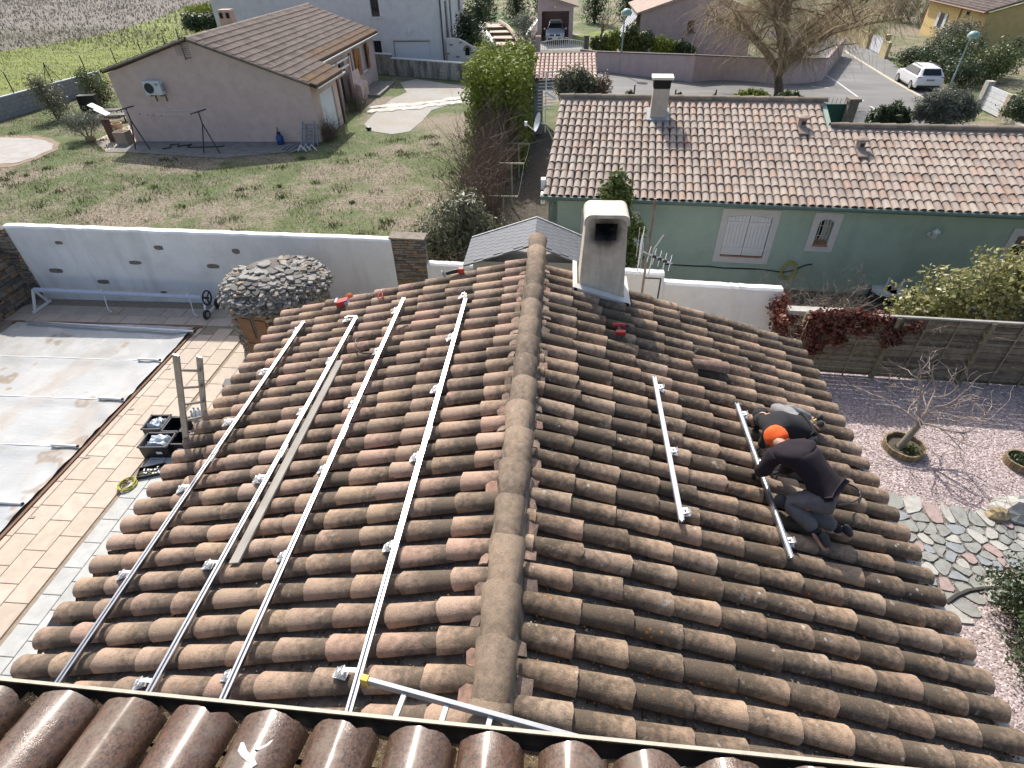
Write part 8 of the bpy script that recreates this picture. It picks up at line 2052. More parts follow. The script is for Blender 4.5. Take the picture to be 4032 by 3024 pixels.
# behind the fence
p = Vector((9.35, 11.75, 0)); bush('yellow_green_shrub', 'large sunlit yellow-green shrub behind the slat fence', p, [(p+Vector((-.2, .1, 1.25)), (1.3, .7, 1.0), 3), (p+Vector((.9, .2, 1.75)), (1.1, .8, .85), 3), (p+Vector((-1.1, -.1, .95)), (.75, .5, .75), 1.5), (p+Vector((1.9, .3, 1.9)), (1.0, .8, 1.0), 2)], 8500, .125, GR_yel, 112, aspect=.45, shell=.45)
bs = thing('bare_brushwood', 'bushy bare grey twigs growing between green house and red creeper', 'shrub', (6.2, 12.3, 0))
twigs('shoots', bs, lambda r: (r.uniform(5.3, 7.3), r.uniform(11.9, 12.7), 0), lambda r: (r.gauss(0, .45), r.gauss(0, .35), 1), simple('grey_shoots', (.30, .25, .20), .9, var=.3), 113, 70, 1.25, .010, sub=2, sides=3)
b = MB(); q_ = aty(*a3(490, 955), 10.95); b.box(q_+Vector((0, 0, -.05)), (1.15, .22, .10), rz=-.05); tag(b.obj('stone_slab', M_fs[3]), 'long pale stone slab lying behind the red creeper', 'slab')
# things along the foot of the green wall
def on_g(q, f=a3): return on(*f(*q))
for k, (q, lab) in enumerate((((930, 850), 'white fluted parasol base with pole stub beside the green wall'), ((1030, 860), 'plain round white parasol base with pole stub beside the green wall'))):
    p = on_g(q); p.y -= .2; t = thing('parasol_base', lab, 'parasol base', p)
    b = MB(); pr_ = [(.30*(1+(.07*math.cos(8*a) if k == 0 else 0))*math.cos(a), .30*(1+(.07*math.cos(8*a) if k == 0 else 0))*math.sin(a)) for a in np.linspace(0, 2*PI, 33)[:-1]]
    b.prism([(p.x+x, p.y+y, .22) for x, y in pr_], (0, 0, .07)); b.obj('base_plate', M_white, t)
    b = MB(); b.tube([p+Vector((0, 0, .28)), p+Vector((.03, .04, .62))], .028, 8); b.obj('pole_stub', M_white, t, smooth=60); b = MB(); b.lathe([(.34, 0), (.33, .215)], p, 16); b.obj('dark_stand', simple('black_tub', (.02, .022, .03), .6), t)
p = on_g((1215, 890)); t = thing('white_bucket', 'white plastic bucket tipped beside a dark tarpaulin', 'bucket', p); b = MB(); b.lathe([(.13, .0), (.165, .32), (.175, .33), (.155, .33), (.12, .04)], p+Vector((0, 0, .05)), 18, Matrix.Rotation(.25, 3, 'Y')); b.obj('pail', M_white, t, smooth=40)
p = on_g((1130, 900)); rr = random.Random(8); rock(p+Vector((.05, -.1, 0)), (.6, .4, .32), simple('dark_tarp', (.025, .028, .042), .55, var=.4, scale=6), None, 'dark_tarp'); tag(bpy.data.objects['dark_tarp'], 'crumpled dark blue tarpaulin between parasol bases and bucket', 'tarpaulin')
p = on_g((560, 800)); t = thing('blue_sprayer', 'dark blue plastic container behind the bare brushwood', 'container', p); b = MB(); b.lathe([(.2, 0), (.22, .05), (.22, .42), (.12, .55), (.05, .58)], p, 14); b.obj('tank', simple('navy_plastic', (.03, .07, .13), .45), t, smooth=40); b = MB(); b.tube([p+Vector((-.1, 0, .55)), p+Vector((0, 0, .72)), p+Vector((.14, 0, .55))], .02, 6); b.obj('handle', M_black, t)
p = on_g((1350, 850)); t = thing('garden_tools_fork', 'small black fork-shaped stand against the green wall', 'stand', p); b = MB(); b.tube([p, p+Vector((0, 0, .35))], .025, 6); b.tube([p+Vector((-.14, 0, .65)), p+Vector((0, 0, .35)), p+Vector((.14, 0, .65))], .018, 6); b.obj('prongs', M_black, t)
p = on(*a2(1585, 770)); t = thing('wooden_pallet', 'small slatted dark pallet leaning on the green wall', 'pallet', p)
for k in range(5): b = MB(); b.box(p+Vector((0, .1, .10+k*.10)), (.62, .02, .05)); b.obj('slat', M_slat[2], t)
for sx in (-.28, .28): b = MB(); b.box(p+Vector((sx, .13, .27)), (.05, .05, .55)); b.obj('bearer', M_slat[0], t)
# aerial mast behind the chimney
mp = aty(*a2(985, 745), 8.6); mt_ = aty(*a2(1075, 150), 8.6)
am = thing('aerial_mast', 'rusty television aerial mast with yagi antenna behind the chimney', 'aerial', (mp.x, 8.6, mp.z - .8))
b = MB(); b.tube([Vector((mp.x, 8.6, mp.z - .8)), Vector((mp.x, 8.6, mt_.z))], .020, 8); b.obj('mast', simple('rusty_mast', (.30, .22, .17), .6, metal=.4, var=.4), am, smooth=60)
yc_ = aty(*a2(1035, 560), 8.6); M_al2 = simple('aerial_alu', (.60, .61, .62), .4, metal=.8)
bd = Vector((.62, .1, -.30)).normalized(); b = MB(); b0_ = Vector((mp.x - .03, 8.57, yc_.z+.05)); b.tube([b0_ - bd*.06, b0_+bd*.52], .013, 6); bm_ = b.obj('boom', M_al2, am)
for k in range(5):
    q_ = b0_+bd*(.06+k*.105); b = MB(); e_ = Vector((.25, .95, .25)).normalized(); b.tube([q_ - e_*.20, q_+e_*.20], .006, 4); b.obj('director', M_al2, bm_)
    if 0 < k < 4: b = MB(); b.box(q_, (.06, .05, .05)); b.obj('clip', M_black, bm_)
b = MB(); rf = b0_ - bd*.12
for zz in np.linspace(-.26, .26, 9): b.tube([rf+Vector((-.05, -.33, zz)), rf+Vector((.08, .33, zz))], .005, 4)
for yy in (-.3, 0, .3): b.tube([rf+Vector((.0, yy, -.26)), rf+Vector((.0, yy, .26))], .005, 4)
b.obj('reflector', M_al2, am); b = MB(); b.tube([Vector((mp.x+.06, 8.6, mp.z+.05)), Vector((mp.x+.10, 8.62, yc_.z+.1)), Vector((mp.x+.22, 8.64, yc_.z+.33))], .012, 6); b.obj('stay', M_al2, am)
b = MB(); b.tube([Vector((mp.x, 8.6, mp.z+.05)), Vector((mp.x+.28, 8.6, mp.z+.04)), Vector((mp.x+.28, 8.6, mp.z - .4))], .016, 6); b.obj('bracket', M_black, am)
# grey slate shed between the properties
q0, q1, q2_ = at(*D(1160, 472), 2.3), at(*D(1040, 520), 2.0), at(*D(1250, 505), 2.0)
shd = thing('slate_shed', 'small shed with grey slate-look roof behind the ridge', 'shed', (q0.x, q0.y, 0))
ax_ = q0.x; ay0 = 12.55; ay1 = q0.y; M_slate = simple('slate_shingle', (.12, .13, .145), .7, var=.25, scale=7, bump=.3)
xl_, xr2 = q1.x - .35, q2_.x+.35; zl2 = 2.3 - .42*(ax_ - xl_)*.8; zr2 = 2.3 - .42*(xr2 - ax_)
b = MB(); b.box(((xl_+xr2)/2, (ay0+ay1)/2+.1, .8), (xr2 - xl_ - .3, ay1 - ay0 - .2, 1.6)); b.obj('walls', M_gw, shd)
b = MB(); b.prism([(ax_, ay0 - .3, 2.3), (xl_, ay0 - .3, zl2), (xl_, ay1, zl2), (ax_, ay1, 2.3)], (0, 0, -.03)); b.prism([(ax_, ay0 - .3, 2.3), (ax_, ay1, 2.3), (xr2, ay1, zr2), (xr2, ay0 - .3, zr2)], (0, 0, -.03)); sr = b.obj('roof', M_slate, shd)
for side, xe2, ze2 in ((-1, xl_, zl2), (1, xr2, zr2)):
    nr_ = 7; nc_ = 8
    for r_ in range(nr_):
        for c in range(nc_):
            u0, u1 = r_/nr_, (r_+1.08)/nr_; v0 = ay0 - .3+(ay1 - ay0+.3)*(c+(.5 if r_ % 2 else 0))/nc_; v1 = min(ay1, v0+(ay1 - ay0+.3)/nc_ - .012)
            if v1 - v0 < .05: continue
            X0, X1 = ax_+(xe2 - ax_)*u0, ax_+(xe2 - ax_)*min(1.02, u1); Z0, Z1 = 2.3+(ze2 - 2.3)*u0+.004, 2.3+(ze2 - 2.3)*min(1.02, u1)+.012
            b = MB(); b.prism([(X0, v0, Z0), (X1, v0, Z1), (X1, v1, Z1), (X0, v1, Z0)], (0, 0, .008)); b.obj('shingle', M_slate, sr)
b = MB(); b.beam((ax_, ay1+.02, 2.32), (xl_, ay1+.02, zl2+.02), .04, .05); b.beam((ax_, ay1+.02, 2.32), (xr2, ay1+.02, zr2+.02), .04, .05); b.obj('edge_trim', simple('pale_trim', (.5, .5, .48), .7), sr)
# washing line posts
M_tp = simple('pale_post', (.42, .40, .34), .7, var=.25)
tops_ = []
for k, (q, tl_, tr2, lab) in enumerate((((1803, 1659), (1700, 1425), (1915, 1428), 'pale T-shaped washing line post nearest the slate shed'), ((1870, 1510), (1778, 1186), (1960, 1188), 'pale T-shaped washing line post in the middle of the line'), ((1917, 1285), (1838, 1038), (2002, 1044), 'pale T-shaped washing line post beside the tall hedge'))):
    d = wray(*z10((tl_[0]+tr2[0])/2, (tl_[1]+tr2[1])/2)); base = on(*z10(*q)); Yp = base.y
    cT = aty(*z10((tl_[0]+tr2[0])/2, (tl_[1]+tr2[1])/2), Yp); base = Vector((cT.x, Yp, 0)); A, B = aty(*z10(*tl_), Yp), aty(*z10(*tr2), Yp)
    t = thing('washing_post', lab, 'washing post', base); b = MB(); b.tube([base, cT], .032, 8); b.obj('post', M_tp, t, smooth=60); b = MB(); b.beam(A, B, .05, .05); b.obj('cross_arm', M_tp, t); tops_.append((A, B))
b = MB()
for s in (0, 1):
    P = []
    for k in range(2):
        for j in range(6): u = j/5; P.append(tops_[k][s].lerp(tops_[k+1][s], u)+Vector((0, 0, -.08*math.sin(PI*u))))
    w_ = MB(); w_.tube(P, .006, 4); tag(w_.obj('washing_line', M_galv), ['washing line wire on the hedge side of the T posts', 'washing line wire on the green house side of the T posts'][s], 'wire')
# satellite dish and aerials by the green house gable
p = on_green(*z20(300, 900)); cD = aty(*z20(228, 890), p.y+.3); sdh = thing('satellite_dish', 'white satellite dish at the gable of green house', 'satellite dish', cD)
axd = Vector((-.93, -.25, .28)).normalized(); s_, u_, d_ = frame(axd); Md = Matrix((s_, u_, d_)).transposed()
b = MB(); b.lathe([(.02, 0), (.11, .012), (.20, .036), (.27, .07), (.275, .08), (.20, .048), (.11, .022), (.02, .012)], cD, 22, Md); b.obj('dish', simple('dish_white', (.62, .64, .65), .45), sdh, smooth=60)
b = MB(); fp = cD+axd*.40 - u_*.12; b.tube([cD - u_*.26+axd*.06, fp], .014, 6); b.box(fp, (.08, .08, .12)); b.obj('feed_arm', M_white, sdh); b = MB(); b.tube([cD - axd*.06, cD - axd*.2, cD - axd*.2+Vector((.25, .1, -.5))], .022, 6); b.obj('mount', M_galv, sdh)
c = aty(*z20(275, 690), 20.6); ya = thing('roof_yagi', 'many-rod television aerial above the left end of the green roof', 'aerial', (c.x, 20.6, 2.6))
b = MB(); b.tube([Vector((c.x, 20.6, 2.6)), Vector((c.x, 20.6, c.z+.7))], .02, 6); b.obj('mast', M_al2, ya)
b = MB()
for k in range(12): zz = c.z - .45+k*.1; b.tube([Vector((c.x - .28+.005*k, 20.55, zz)), Vector((c.x+.28, 20.62, zz+.015))], .011, 4)
b.tube([Vector((c.x, 20.55, c.z - .5)), Vector((c.x+.02, 20.55, c.z+.72))], .013, 5); b.obj('rods', M_al2, ya); b = MB(); b.tube([Vector((c.x, 20.4, c.z+.15)), Vector((c.x+.35, 20.3, c.z - .05))], .05, 8); b.obj('amplifier', M_white, ya)
for k, (q, lab) in enumerate((((228, 1335), 'upper white junction box on the green gable'), ((225, 1440), 'lower grey meter box on the green gable corner'))):
    p = aty(*z20(*q), 15.2); b = MB(); b.box((-.47, 15.25, p.z), (.12, .22, .26)); tag(b.obj('junction_box', M_white if k == 0 else M_galv), lab, 'junction box')
# fence posts behind the green roof
for k, (q0_, q1_, lab) in enumerate((((912, 720), (915, 615), 'thin dark fence post with shrub left of the square chimney'), ((1210, 720), (1222, 650), 'thin dark fence post right of the square chimney'), ((1500, 730), (1520, 650), 'thin dark braced fence post near the willow'))):
    p = aty(*z20(*q0_), 25.0); tz_ = aty(*z20(*q1_), 25.0); z0_ = T(p.x, 25); t = thing('fence_post', lab, 'fence post', (p.x, 25, z0_)); b = MB(); b.tube([(p.x, 25, z0_), (p.x, 25, tz_.z)], .03, 6); b.obj('post', M_black, t)
    if k == 2: b = MB(); b.tube([(p.x, 25, tz_.z - .1), (p.x - .7, 25, tz_.z - 1.0)], .025, 6); b.obj('brace', M_black, t)
p = aty(*z30(560, 840), 23.5); t = thing('green_windbreak', 'green mesh gate with spiked top behind the roof step', 'gate', (p.x, 23.5, T(p.x, 23.5)))
b = MB(); b.box((p.x - .1, 23.5, p.z - .3), (1.3, .03, 1.4)); b.obj('mesh_panel', simple('green_mesh', (.02, .09, .06), .7), t)
for k in range(9): b = MB(); x = p.x - .7+k*.15; b.tube([(x, 23.5, p.z+.3), (x, 23.5, p.z+.5+(8 - k)*.02)], .012, 4); b.obj('spike', M_galv, t)
p = aty(*z30(625, 850), 23.4); b = MB(); b.box((p.x, 23.4, p.z - .4), (.32, .32, 1.9)); b.box((p.x, 23.4, p.z+.6), (.42, .42, .10)); tag(b.obj('stone_pier', M_schist[0]), 'brown stone gate pier behind the roof step', 'pier')
# ================================================================== terrace odds and ends
M_crate = simple('black_crate', (.014, .014, .016), .4, var=.2); M_bag = simple('clear_bag', (.45, .50, .56), .12, var=.3, scale=12, bump=.8, bscale=18)
def crate(c, w, l, h, rz, lab, fill=None):
    t = thing('plastic_crate', lab, 'crate', c, rz, 'black crates on the terrace'); R = Matrix.Rotation(rz, 3, 'Z')
    b = MB()
    for (cx2, cy2, dx, dy) in ((0, -l/2, w, .012), (0, l/2, w, .012), (-w/2, 0, .012, l), (w/2, 0, .012, l)): b.box(c+R @ Vector((cx2*.97, cy2*.97, h/2)), (dx, dy, h), rz=rz)
    b.box(c+Vector((0, 0, .012)), (w - .02, l - .02, .012), rz=rz); b.obj('tub', M_crate, t)
    b = MB()
    for (cx2, cy2, dx, dy) in ((0, -l/2, w+.04, .03), (0, l/2, w+.04, .03), (-w/2, 0, .03, l+.04), (w/2, 0, .03, l+.04)): b.box(c+R @ Vector((cx2, cy2, h)), (dx, dy, .02), rz=rz)
    b.obj('rim', simple('crate_rim', (.05, .05, .055), .35), t)
    if fill:
        nm_, lab2 = fill; b = MB(); n_ = 12; V = []
        for j in range(n_+1):
            for i in range(n_+1):
                x, y = (i/n_ - .5)*w*.9, (j/n_ - .5)*l*.9; e = min(1, (1 - abs(2*i/n_ - 1))*3)*min(1, (1 - abs(2*j/n_ - 1))*3)
                V.append(c+R @ Vector((x, y, h*.45+e*(h*.55+.09*mnoise.noise(Vector((x*14, y*14, c.x)))+.05*mnoise.noise(Vector((x*40, y*40, 2)))))))
        b.add(V, [(j*(n_+1)+i, j*(n_+1)+i+1, (j+1)*(n_+1)+i+1, (j+1)*(n_+1)+i) for j in range(n_) for i in range(n_)]); tag(b.obj(nm_, M_bag, smooth=60), lab2, 'bag')
    b = MB(); b.box(c+R @ Vector((w*.15, -l/2 - .008 - .006, h*.5)), (.11, .004, .06), rz=rz); b.obj('paper_label', M_white, t)
def tz(x, y): return on(*lz(x, y), .024)
c0 = tz(560, 1330); crate(c0+Vector((0, .16, 0)), .56, .40, .30, .08, 'front black crate holding a crumpled clear plastic bag', ('plastic_bag', 'crumpled clear plastic bag in the front black crate'))
c1 = tz(650, 1060); crate(c1+Vector((-.18, .12, 0)), .40, .42, .24, .08, 'black crate behind with a small clear bag inside', ('small_bag', 'small clear bag in the rear left crate'))
crate(c1+Vector((.26, .08, 0)), .38, .42, .24, .06, 'empty black crate between ladder foot and rear crate')
p = tz(790, 1290); crate(p+Vector((.10, .16, 0)), .28, .36, .28, .05, 'small black crate tucked under the roof eave')
p = tz(480, 1530); t = thing('parts_tray', 'shallow black tray of loose metal clips on grey slabs', 'tray', p, .35)
R = Matrix.Rotation(.35, 3, 'Z'); b = MB(); b.box(p+Vector((0, 0, .01)), (.46, .26, .015), rz=.35)
for (dx, dy, w_, l_) in ((0, .13, .46, .015), (0, -.13, .46, .015), (.23, 0, .015, .26), (-.23, 0, .015, .26)): b.box(p+R @ Vector((dx, dy, .04)), (w_, l_, .06), rz=.35)
b.obj('tray_body', M_crate, t); b = MB()
for k in range(16): q_ = p+R @ Vector((random.uniform(-.18, .18), random.uniform(-.09, .09), .035)); b.box(q_, (.035, .02, .02), rz=random.uniform(0, 3))
o = b.obj('loose_clips', M_galv, t); o['kind'] = 'stuff'
p = on(*b0(928, 575), .03); b = MB(); P = []
for k in range(110): a = 2*PI*k/22; r_ = .15+.018*math.sin(k*.63); P.append(p+Vector((math.cos(a)*r_, math.sin(a)*r_, .012+.012*(k // 22)+.004*math.sin(k))))
b.tube(P, .010, 6); q_ = tz(320, 1540); P2 = [P[-1], p+Vector((.05, .25, .03)), p+Vector((.2, .35, .02)), p+Vector((.35, .3, .02))]; b.tube(P2, .008, 5); tag(b.obj('yellow_cable_coil', simple('olive_yellow_cable', (.42, .40, .07), .5), smooth=60), 'coil of yellow-green cable on the grey slabs', 'cable')
p = tz(1030, 900); t = thing('water_bottles', 'pack of clear water bottles beside the leaning ladder', 'bottles', p)
for k in range(4):
    q_ = p+Vector((.10*(k % 2), .10*(k // 2), 0)); b = MB(); b.lathe([(.042, 0), (.045, .02), (.045, .2), (.018, .27), (.016, .30)], q_, 10); bo_ = b.obj('bottle', simple('bottle_plastic', (.62, .68, .72), .1), t, smooth=60); b = MB(); b.lathe([(.02, .30), (.02, .325)], q_, 8); b.obj('cap', simple('blue_cap', (.1, .15, .3), .4), bo_)
p = onroof(*lz(1465, 360), -.02, -1); p = Vector((XLE, p.y, zl(XLE) - .10)); b = MB(); b.box(p+Vector((-.05, 0, .0)), (.20, .16, .05), rz=.2); tag(b.obj('flood_lamp', M_black), 'small black flood lamp under the left eave', 'lamp')
d = wray(*Zm(0, 1900, 1.7015)(335, 890)); yq = XLE/d[0]*d[1]; b = MB(); b.prism([(XLE - .1, yq - .10, zl(XLE) - .16), (XLE+.2, yq - .07, zl(XLE) - .08), (XLE+.2, yq+.07, zl(XLE) - .08), (XLE - .1, yq+.08, zl(XLE) - .13)], (0, 0, .02)); tag(b.obj('flashing_scrap', M_black), 'black flashing strip sticking out below a left eave tile', 'flashing')
# ================================================================== yard of the pink house
def aframe(pa, pb, top, lab):
    t = thing('clothesline_stand', lab, 'clothesline stand', (pa+pb)/2)
    k = top.copy(); mid = Vector((k.x, k.y, k.z*.72)); b = MB(); b.tube([pa, mid], .03, 6); b.obj('leg', M_rust2, t); b = MB(); b.tube([pb, mid], .03, 6); b.obj('leg', M_rust2, t); b = MB(); b.tube([mid, k], .03, 6); b.obj('upright', M_rust2, t)
    b = MB(); b.beam(k+Vector((-.12, -.45, 0)), k+Vector((.12, .45, .0)), .05, .05); b.obj('cross_arm', M_rust2, t); return k
M_rust2 = simple('dark_steel_tube', (.055, .05, .05), .6, var=.3)
pa_, pb_ = on(*z00(985, 1085)), on(*z00(1090, 1085)); kt = aty(*z00(885, 785), (pa_.y+pb_.y)/2); k1_ = aframe(pa_, pb_, Vector(((pa_.x+pb_.x)/2, pa_.y, kt.z)), 'dark steel clothesline A-stand at the pink house corner')
pa_, pb_ = on(*z00(1480, 1110)), on(*z00(1597, 1115)); kt = aty(*z00(1485, 812), (pa_.y+pb_.y)/2); k2_ = aframe(pa_, pb_, Vector(((pa_.x+pb_.x)/2, pa_.y, kt.z)), 'dark steel clothesline A-stand before the middle of the gable')
for s in (-.4, .4):
    b = MB(); b.tube([k1_+Vector((0, s, 0)), k1_.lerp(k2_, .5)+Vector((0, s, -.12)), k2_+Vector((0, s, 0))], .008, 4); tag(b.obj('clothesline', M_galv), ['clothesline wire near side of the A-stands' , 'clothesline wire on the gable side of the A-stands'][s > 0], 'wire')
    for u in (.25, .36, .44, .55):
        if s < 0: q_ = k1_.lerp(k2_, u)+Vector((0, s, -.12*math.sin(PI*u) - .03)); b = MB(); b.box(q_, (.02, .02, .08)); tag(b.obj('clothes_peg', M_rust2), 'small clothes peg on the clothesline wire', 'peg', 'pegs on the clothesline')
# block wall on the field side with posts
fw = thing('field_block_wall', 'grey concrete block wall between pink house garden and meadow', 'wall', (-32.2, 36, 0))
wA, wB = on(*z00(-420, 1010)), on(*z00(770, 650)); dv_ = wB - wA; Lw = dv_.length; dv_.normalize(); nv_ = Vector((-dv_.y, dv_.x, 0)); hh = 1.1
M_cb = simple('concrete_block', (.27, .28, .30), .95, var=.2, scale=4, bump=.4, bscale=40)
b = MB(); b.hexa([wA+nv_*.02, wB+nv_*.02, wB+nv_*.2, wA+nv_*.2][::1]+[q_+Vector((0, 0, hh)) for q_ in (wA+nv_*.02, wB+nv_*.02, wB+nv_*.2, wA+nv_*.2)]); b.obj('core', M_mortar, fw)
for r_ in range(5):
    s = -.25 if r_ % 2 else 0
    while s < Lw:
        s0_, s1_ = max(0, s), min(Lw, s+.5)
        if s1_ - s0_ > .1: b = MB(); b.prism([wA+dv_*(s0_+.008)+Vector((0, 0, r_*hh/5+.007)), wA+dv_*(s1_ - .008)+Vector((0, 0, r_*hh/5+.007)), wA+dv_*(s1_ - .008)+Vector((0, 0, (r_+1)*hh/5 - .007)), wA+dv_*(s0_+.008)+Vector((0, 0, (r_+1)*hh/5 - .007))], nv_*.03); b.obj('block', M_cb, fw)
        s += .5
b = MB(); b.beam(wA+nv_*.1+Vector((0, 0, hh+.02)), wB+nv_*.1+Vector((0, 0, hh+.02)), .22, .05); b.obj('coping', simple('pale_coping', (.56, .57, .58), .9, var=.15), fw)
WP = ['at the near end', 'with slanting braces', 'above the tall loose bush gap', 'at the pink eave end', 'first behind the roof', 'second behind the roof']
for k, (q0_, q1_) in enumerate((((120, 710), (45, 555)), ((372, 580), (330, 475)), ((630, 530), (580, 410)), ((845, 460), (800, 355)), ((1030, 390), (1000, 305)), ((1200, 330), (1180, 255)))):
    # foot on the wall line
    d = Vector(wray(*z00(*q0_))); o_ = Vector((0, 0, CAMZ)); kk = (wA+nv_*.12 - o_).dot(nv_)/d.dot(nv_); p = o_+d*kk
    t = thing('wall_fence_post', 'dark metal fence post on the block wall '+WP[k], 'fence post', (p.x, p.y, hh), 0, 'posts along the block wall')
    zt2 = hh+1.15; b = MB(); b.tube([(p.x, p.y, hh), (p.x, p.y, zt2)], .032, 6); b.obj('post', M_rust2, t)
    if k == 1:
        for s in (-.55, .75): b = MB(); b.tube([Vector((p.x, p.y, zt2 - .05)), Vector((p.x, p.y, hh))+dv_*s], .022, 6); b.obj('brace', M_rust2, t)
# odds against the gable
p = Vector((on(*z10(187, 1055)).x, 28.3, .01)); t = thing('garden_sprayer', 'blue pump sprayer standing at the pink gable foot', 'sprayer', p); b = MB(); b.lathe([(.15, 0), (.18, .04), (.18, .34), (.10, .46), (.06, .48)], p, 14); b.obj('tank', simple('blue_tank', (.02, .06, .22), .4), t, smooth=40); b = MB(); b.lathe([(.09, .48), (.10, .56)], p, 10); b.tube([p+Vector((0, 0, .56)), p+Vector((0, 0, .78))], .025, 6); b.obj('pump_handle', M_black, t)
p = on(*z10(345, 1085)); t = thing('grey_ladder', 'grey stepladder sections propped against the pink gable', 'ladder', (p.x, 28.2, 0))
M_gl = simple('dull_aluminium', (.36, .38, .42), .5, metal=.6, var=.2)
x0_, x1_ = aty(*z10(345, 890), 28.5).x, aty(*z10(430, 890), 28.5).x; zt3 = aty(*z10(345, 885), 28.5).z
for dx_, yb in ((0, 27.9), (.16, 28.05)):
    for x in (x0_, x1_): b = MB(); b.beam((x+dx_, yb, .02), (x+dx_, 28.62, zt3 - dx_), .04, .07); b.obj('stile', M_gl, t)
    for k in range(1, 7): u = k/7; b = MB(); b.beam((x0_+dx_, yb+(28.62 - yb)*u, zt3*u), (x1_+dx_, yb+(28.62 - yb)*u, zt3*u), .045, .035); b.obj('rung', M_gl, t)
M_bar = simple('grey_bar', (.30, .31, .33), .6, metal=.4, var=.2)
for k, q in enumerate(((200, 1085, 260, 1050), (225, 1090, 285, 1052), (250, 1095, 310, 1060), (265, 1105, 330, 1085))):
    A_, B_ = on(*z10(q[0], q[1]), .05), on(*z10(q[2], q[3]), .05); b = MB(); b.beam(A_, B_, .09, .05); tag(b.obj('metal_bar', M_bar), 'flat grey metal bar in the pile beside the sprayer', 'metal bar', 'metal bars on the ground')
p = on(*z10(360, 1100)); b = MB()
for k in range(5): A_ = p+Vector((random.uniform(-.4, .4), random.uniform(-.25, .1), .04)); b.tube([A_, A_+Vector((.15, .1, .25)), A_+Vector((.35, -.05, .1)), A_+Vector((.45, -.1, .02))], .022, 6)
tag(b.obj('tube_frame', simple('pale_tube', (.55, .58, .60), .4, metal=.5), smooth=60), 'tangle of pale bent metal tubes at the ladder foot', 'tubes')
p = on(*z00(1035, 985)); p.y = 28.35; t = thing('concrete_trough', 'tan square concrete planter box at the gable corner', 'planter', (p.x, p.y, 0)); b = MB(); b.box((p.x, p.y, .30), (.62, .55, .60)); b.obj('box', simple('tan_concrete', (.38, .29, .22), .9, var=.2), t); b = MB(); b.box((p.x, p.y, .602), (.5, .43, .01)); b.obj('soil', M_soil, t)
p = on(*z00(985, 960)); p.y = 28.6; b = MB(); b.box((p.x, p.y, .55), (.42, .06, 1.1)); tag(b.obj('rusty_panel', simple('rust_panel', (.12, .06, .045), .8, var=.4)), 'dark rusty panel leaning behind the planter box', 'panel')
p = on(*z00(865, 950)); t = thing('clay_pot', 'tan clay flower pot beside the olive bush', 'pot', p); b = MB(); b.lathe([(.18, 0), (.26, .34), (.29, .36), (.29, .40), (.23, .40), (.2, .3)], p, 16); b.obj('pot_body', simple('terracotta', (.40, .29, .19), .85), t, smooth=40)
for k, (q, lab) in enumerate((((790, 845), 'dark and white sun lounger behind the olive bush'), ((840, 880), 'dark and white sun lounger beside the clay pot'))):
    p = on(*z00(*q)); t = thing('garden_lounger', lab, 'lounger', p); R = Matrix.Rotation(.15, 3, 'Z')
    b = MB(); b.box(p+Vector((0, 0, .35)), (1.7, .6, .05), rz=.15); b.obj('bed', M_black, t); b = MB(); b.box(p+Vector((-.55, -.05, .52)), (.62, .58, .04), M=R @ Matrix.Rotation(.55, 3, 'Y')); b.obj('backrest', M_white, t)
    for dx, dy in ((-.7, -.25), (.7, -.25), (-.7, .25), (.7, .25)): b = MB(); b.box(p+R @ Vector((dx, dy, .17)), (.05, .05, .34)); b.obj('leg', M_black, t)
p = on(*z00(660, 830)); b = MB(); b.box(p+Vector((0, .3, .5)), (1.1, .5, 1.0), rz=.2, tx=.9); tag(b.obj('dark_bin', M_crate), 'black storage box behind the olive bush', 'storage box')
P = [on(*z00(*q), .03) for q in [(1180, 1080), (1240, 1070), (1235, 1050), (1300, 1045), (1290, 1065), (1350, 1055), (1390, 1045), (1360, 1068), (1450, 1068), (1550, 1065), (1625, 1062), (1625, 1050)]]
b = MB(); b.tube(P, .03, 5); tag(b.obj('garden_hose', M_black), 'tangled black hose lying along the gable path', 'hose')
for k, (q, sc_, lab) in enumerate((((560, 1010), .6, 'dry bush at the corner below the white garage door'), ((745, 800), 1.0, 'dark leafless bush before the porch wall'))):
    p = on(*z10(*q)); t = thing('corner_weeds', lab, 'weeds', p); twigs('shoots', t, lambda r, p=p, sc_=sc_: (p.x+r.uniform(-.5, .5)*sc_, p.y+r.uniform(-.8, .8)*sc_, 0), lambda r: (r.gauss(0, .3), r.gauss(0, .3), 1), M_twigb, 130+k, 60, .9*(1+.2*k), .010, sub=1, sides=3); leaf_cloud('foliage', t, [(p+Vector((0, 0, .4)), (.6*sc_, .9*sc_, .4), 1)], 1500, .06, BR_dead if k == 0 else GR_dark, 131+k)
p = on(*z10(835, 945)); b = MB(); b.ball(p+Vector((0, 0, .08)), (.16, .1, .09), 8, 5); tag(b.obj('black_sack', M_black), 'small black bag lying on the edge of the drive', 'bag')
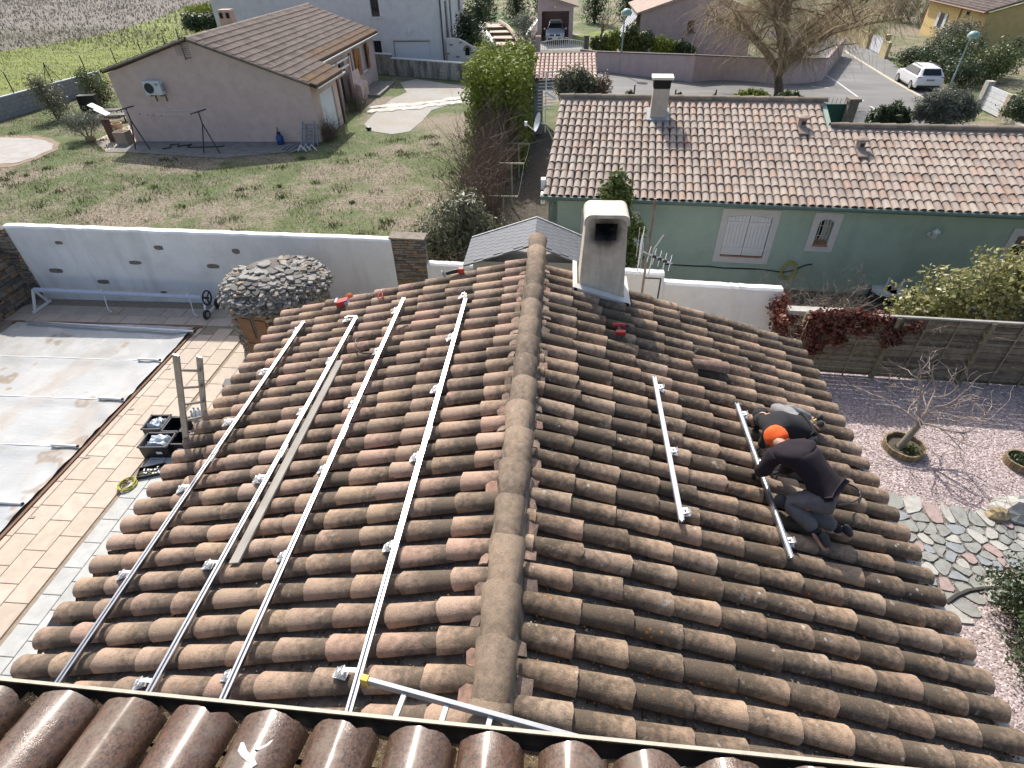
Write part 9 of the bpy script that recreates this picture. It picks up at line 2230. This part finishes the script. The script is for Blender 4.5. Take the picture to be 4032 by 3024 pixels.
# ================================================================== grass
def blades(name, n, region, size, mat, seed, label, dens=None):
    r = np.random.default_rng(seed); P = region(r, n); n = len(P)
    a = r.uniform(0, 6.28, n); h = size*r.uniform(.5, 1.6, n); w = h*r.uniform(.12, .3, n); lean = r.normal(size=(n, 2))*.5
    s = np.stack([np.cos(a), np.sin(a), np.zeros(n)], 1)*w[:, None]; tip = P+np.stack([lean[:, 0]*h, lean[:, 1]*h, h], 1)
    V = np.stack([P - s, P+s, tip], 1).reshape(-1, 3); o = np_mesh(name, V, np.arange(n*3).reshape(n, 3), mat, None, {'rnd': np.repeat(r.random(n), 3)}); tag(o, label, 'grass', None, 'stuff'); return o
def clumped(x0, x1, y0, y1, ncl, sig, excl=lambda x, y: False):
    def f(r, n):
        C = np.stack([r.uniform(x0, x1, ncl), r.uniform(y0, y1, ncl)], 1); i = r.integers(0, ncl, n); sg = sig*r.uniform(.4, 1.8, ncl)
        X = C[i]+r.normal(size=(n, 2))*sg[i][:, None]; keep = np.array([not excl(x, y) for x, y in X]); X = X[keep]
        return np.stack([X[:, 0], X[:, 1], np.array([T(x, y) for x, y in X])], 1)
    return f
def ex_y(x, y): return (y > 26.2 and -22.3 < x < -11.5) or y < 13.45 or x > -2.2 or (x > -12 and y > 30 and y < 44) or (x < -22.3 and 24.5 < y < 29.5 and x < -25)
G_y = leafmat('yard_grass', [(0, (.045, .06, .018)), (.45, (.10, .12, .04)), (.8, (.19, .19, .09)), (1, (.40, .36, .26))], .7)
G_s = leafmat('straw_grass', [(0, (.16, .13, .08)), (.5, (.28, .24, .17)), (1, (.44, .41, .34))], .8)
blades('yard_grass', 60000, clumped(-34, -3, 13.4, 44, 1100, .38, ex_y), .055, G_y, 201, 'green winter grass tufts in the pink house yard')
blades('straw_litter', 42000, clumped(-34, -3, 13.6, 44, 1400, .6, ex_y), .05, G_s, 202, 'pale dry straw litter over the pink house yard')
blades('wall_foot_grass', 16000, clumped(-18, -4, 13.6, 16.0, 260, .35, ex_y), .16, leafmat('lush_grass', [(0, (.05, .085, .015)), (.5, (.09, .14, .025)), (1, (.17, .2, .06))], .7), 203, 'lush grass band along the far side of the white wall')
blades('meadow_grass', 50000, clumped(-75, -33.4, 28, 75, 3000, 1.6), .09, leafmat('meadow_blades', [(0, (.12, .145, .03)), (.5, (.17, .2, .035)), (1, (.23, .25, .07))], .7), 204, 'bright green meadow grass beyond the block wall')
blades('dry_field_grass', 50000, clumped(-150, -30, 60, 170, 4000, 2.8, lambda x, y: y < 62+(x+90)*-.1), .26, leafmat('dry_blades', [(0, (.13, .12, .10)), (.5, (.18, .165, .14)), (1, (.25, .23, .19))], .8), 205, 'tall grey dry grass in the far field')
blades('grass_tufts', 7000, clumped(-33, -3.5, 13.8, 30, 130, .16, ex_y), .085, leafmat('dark_tuft_blades', [(0, (.05, .075, .02)), (.5, (.085, .12, .035)), (1, (.14, .17, .06))], .7), 206, 'dark green grass tufts dotted over the pink house yard')
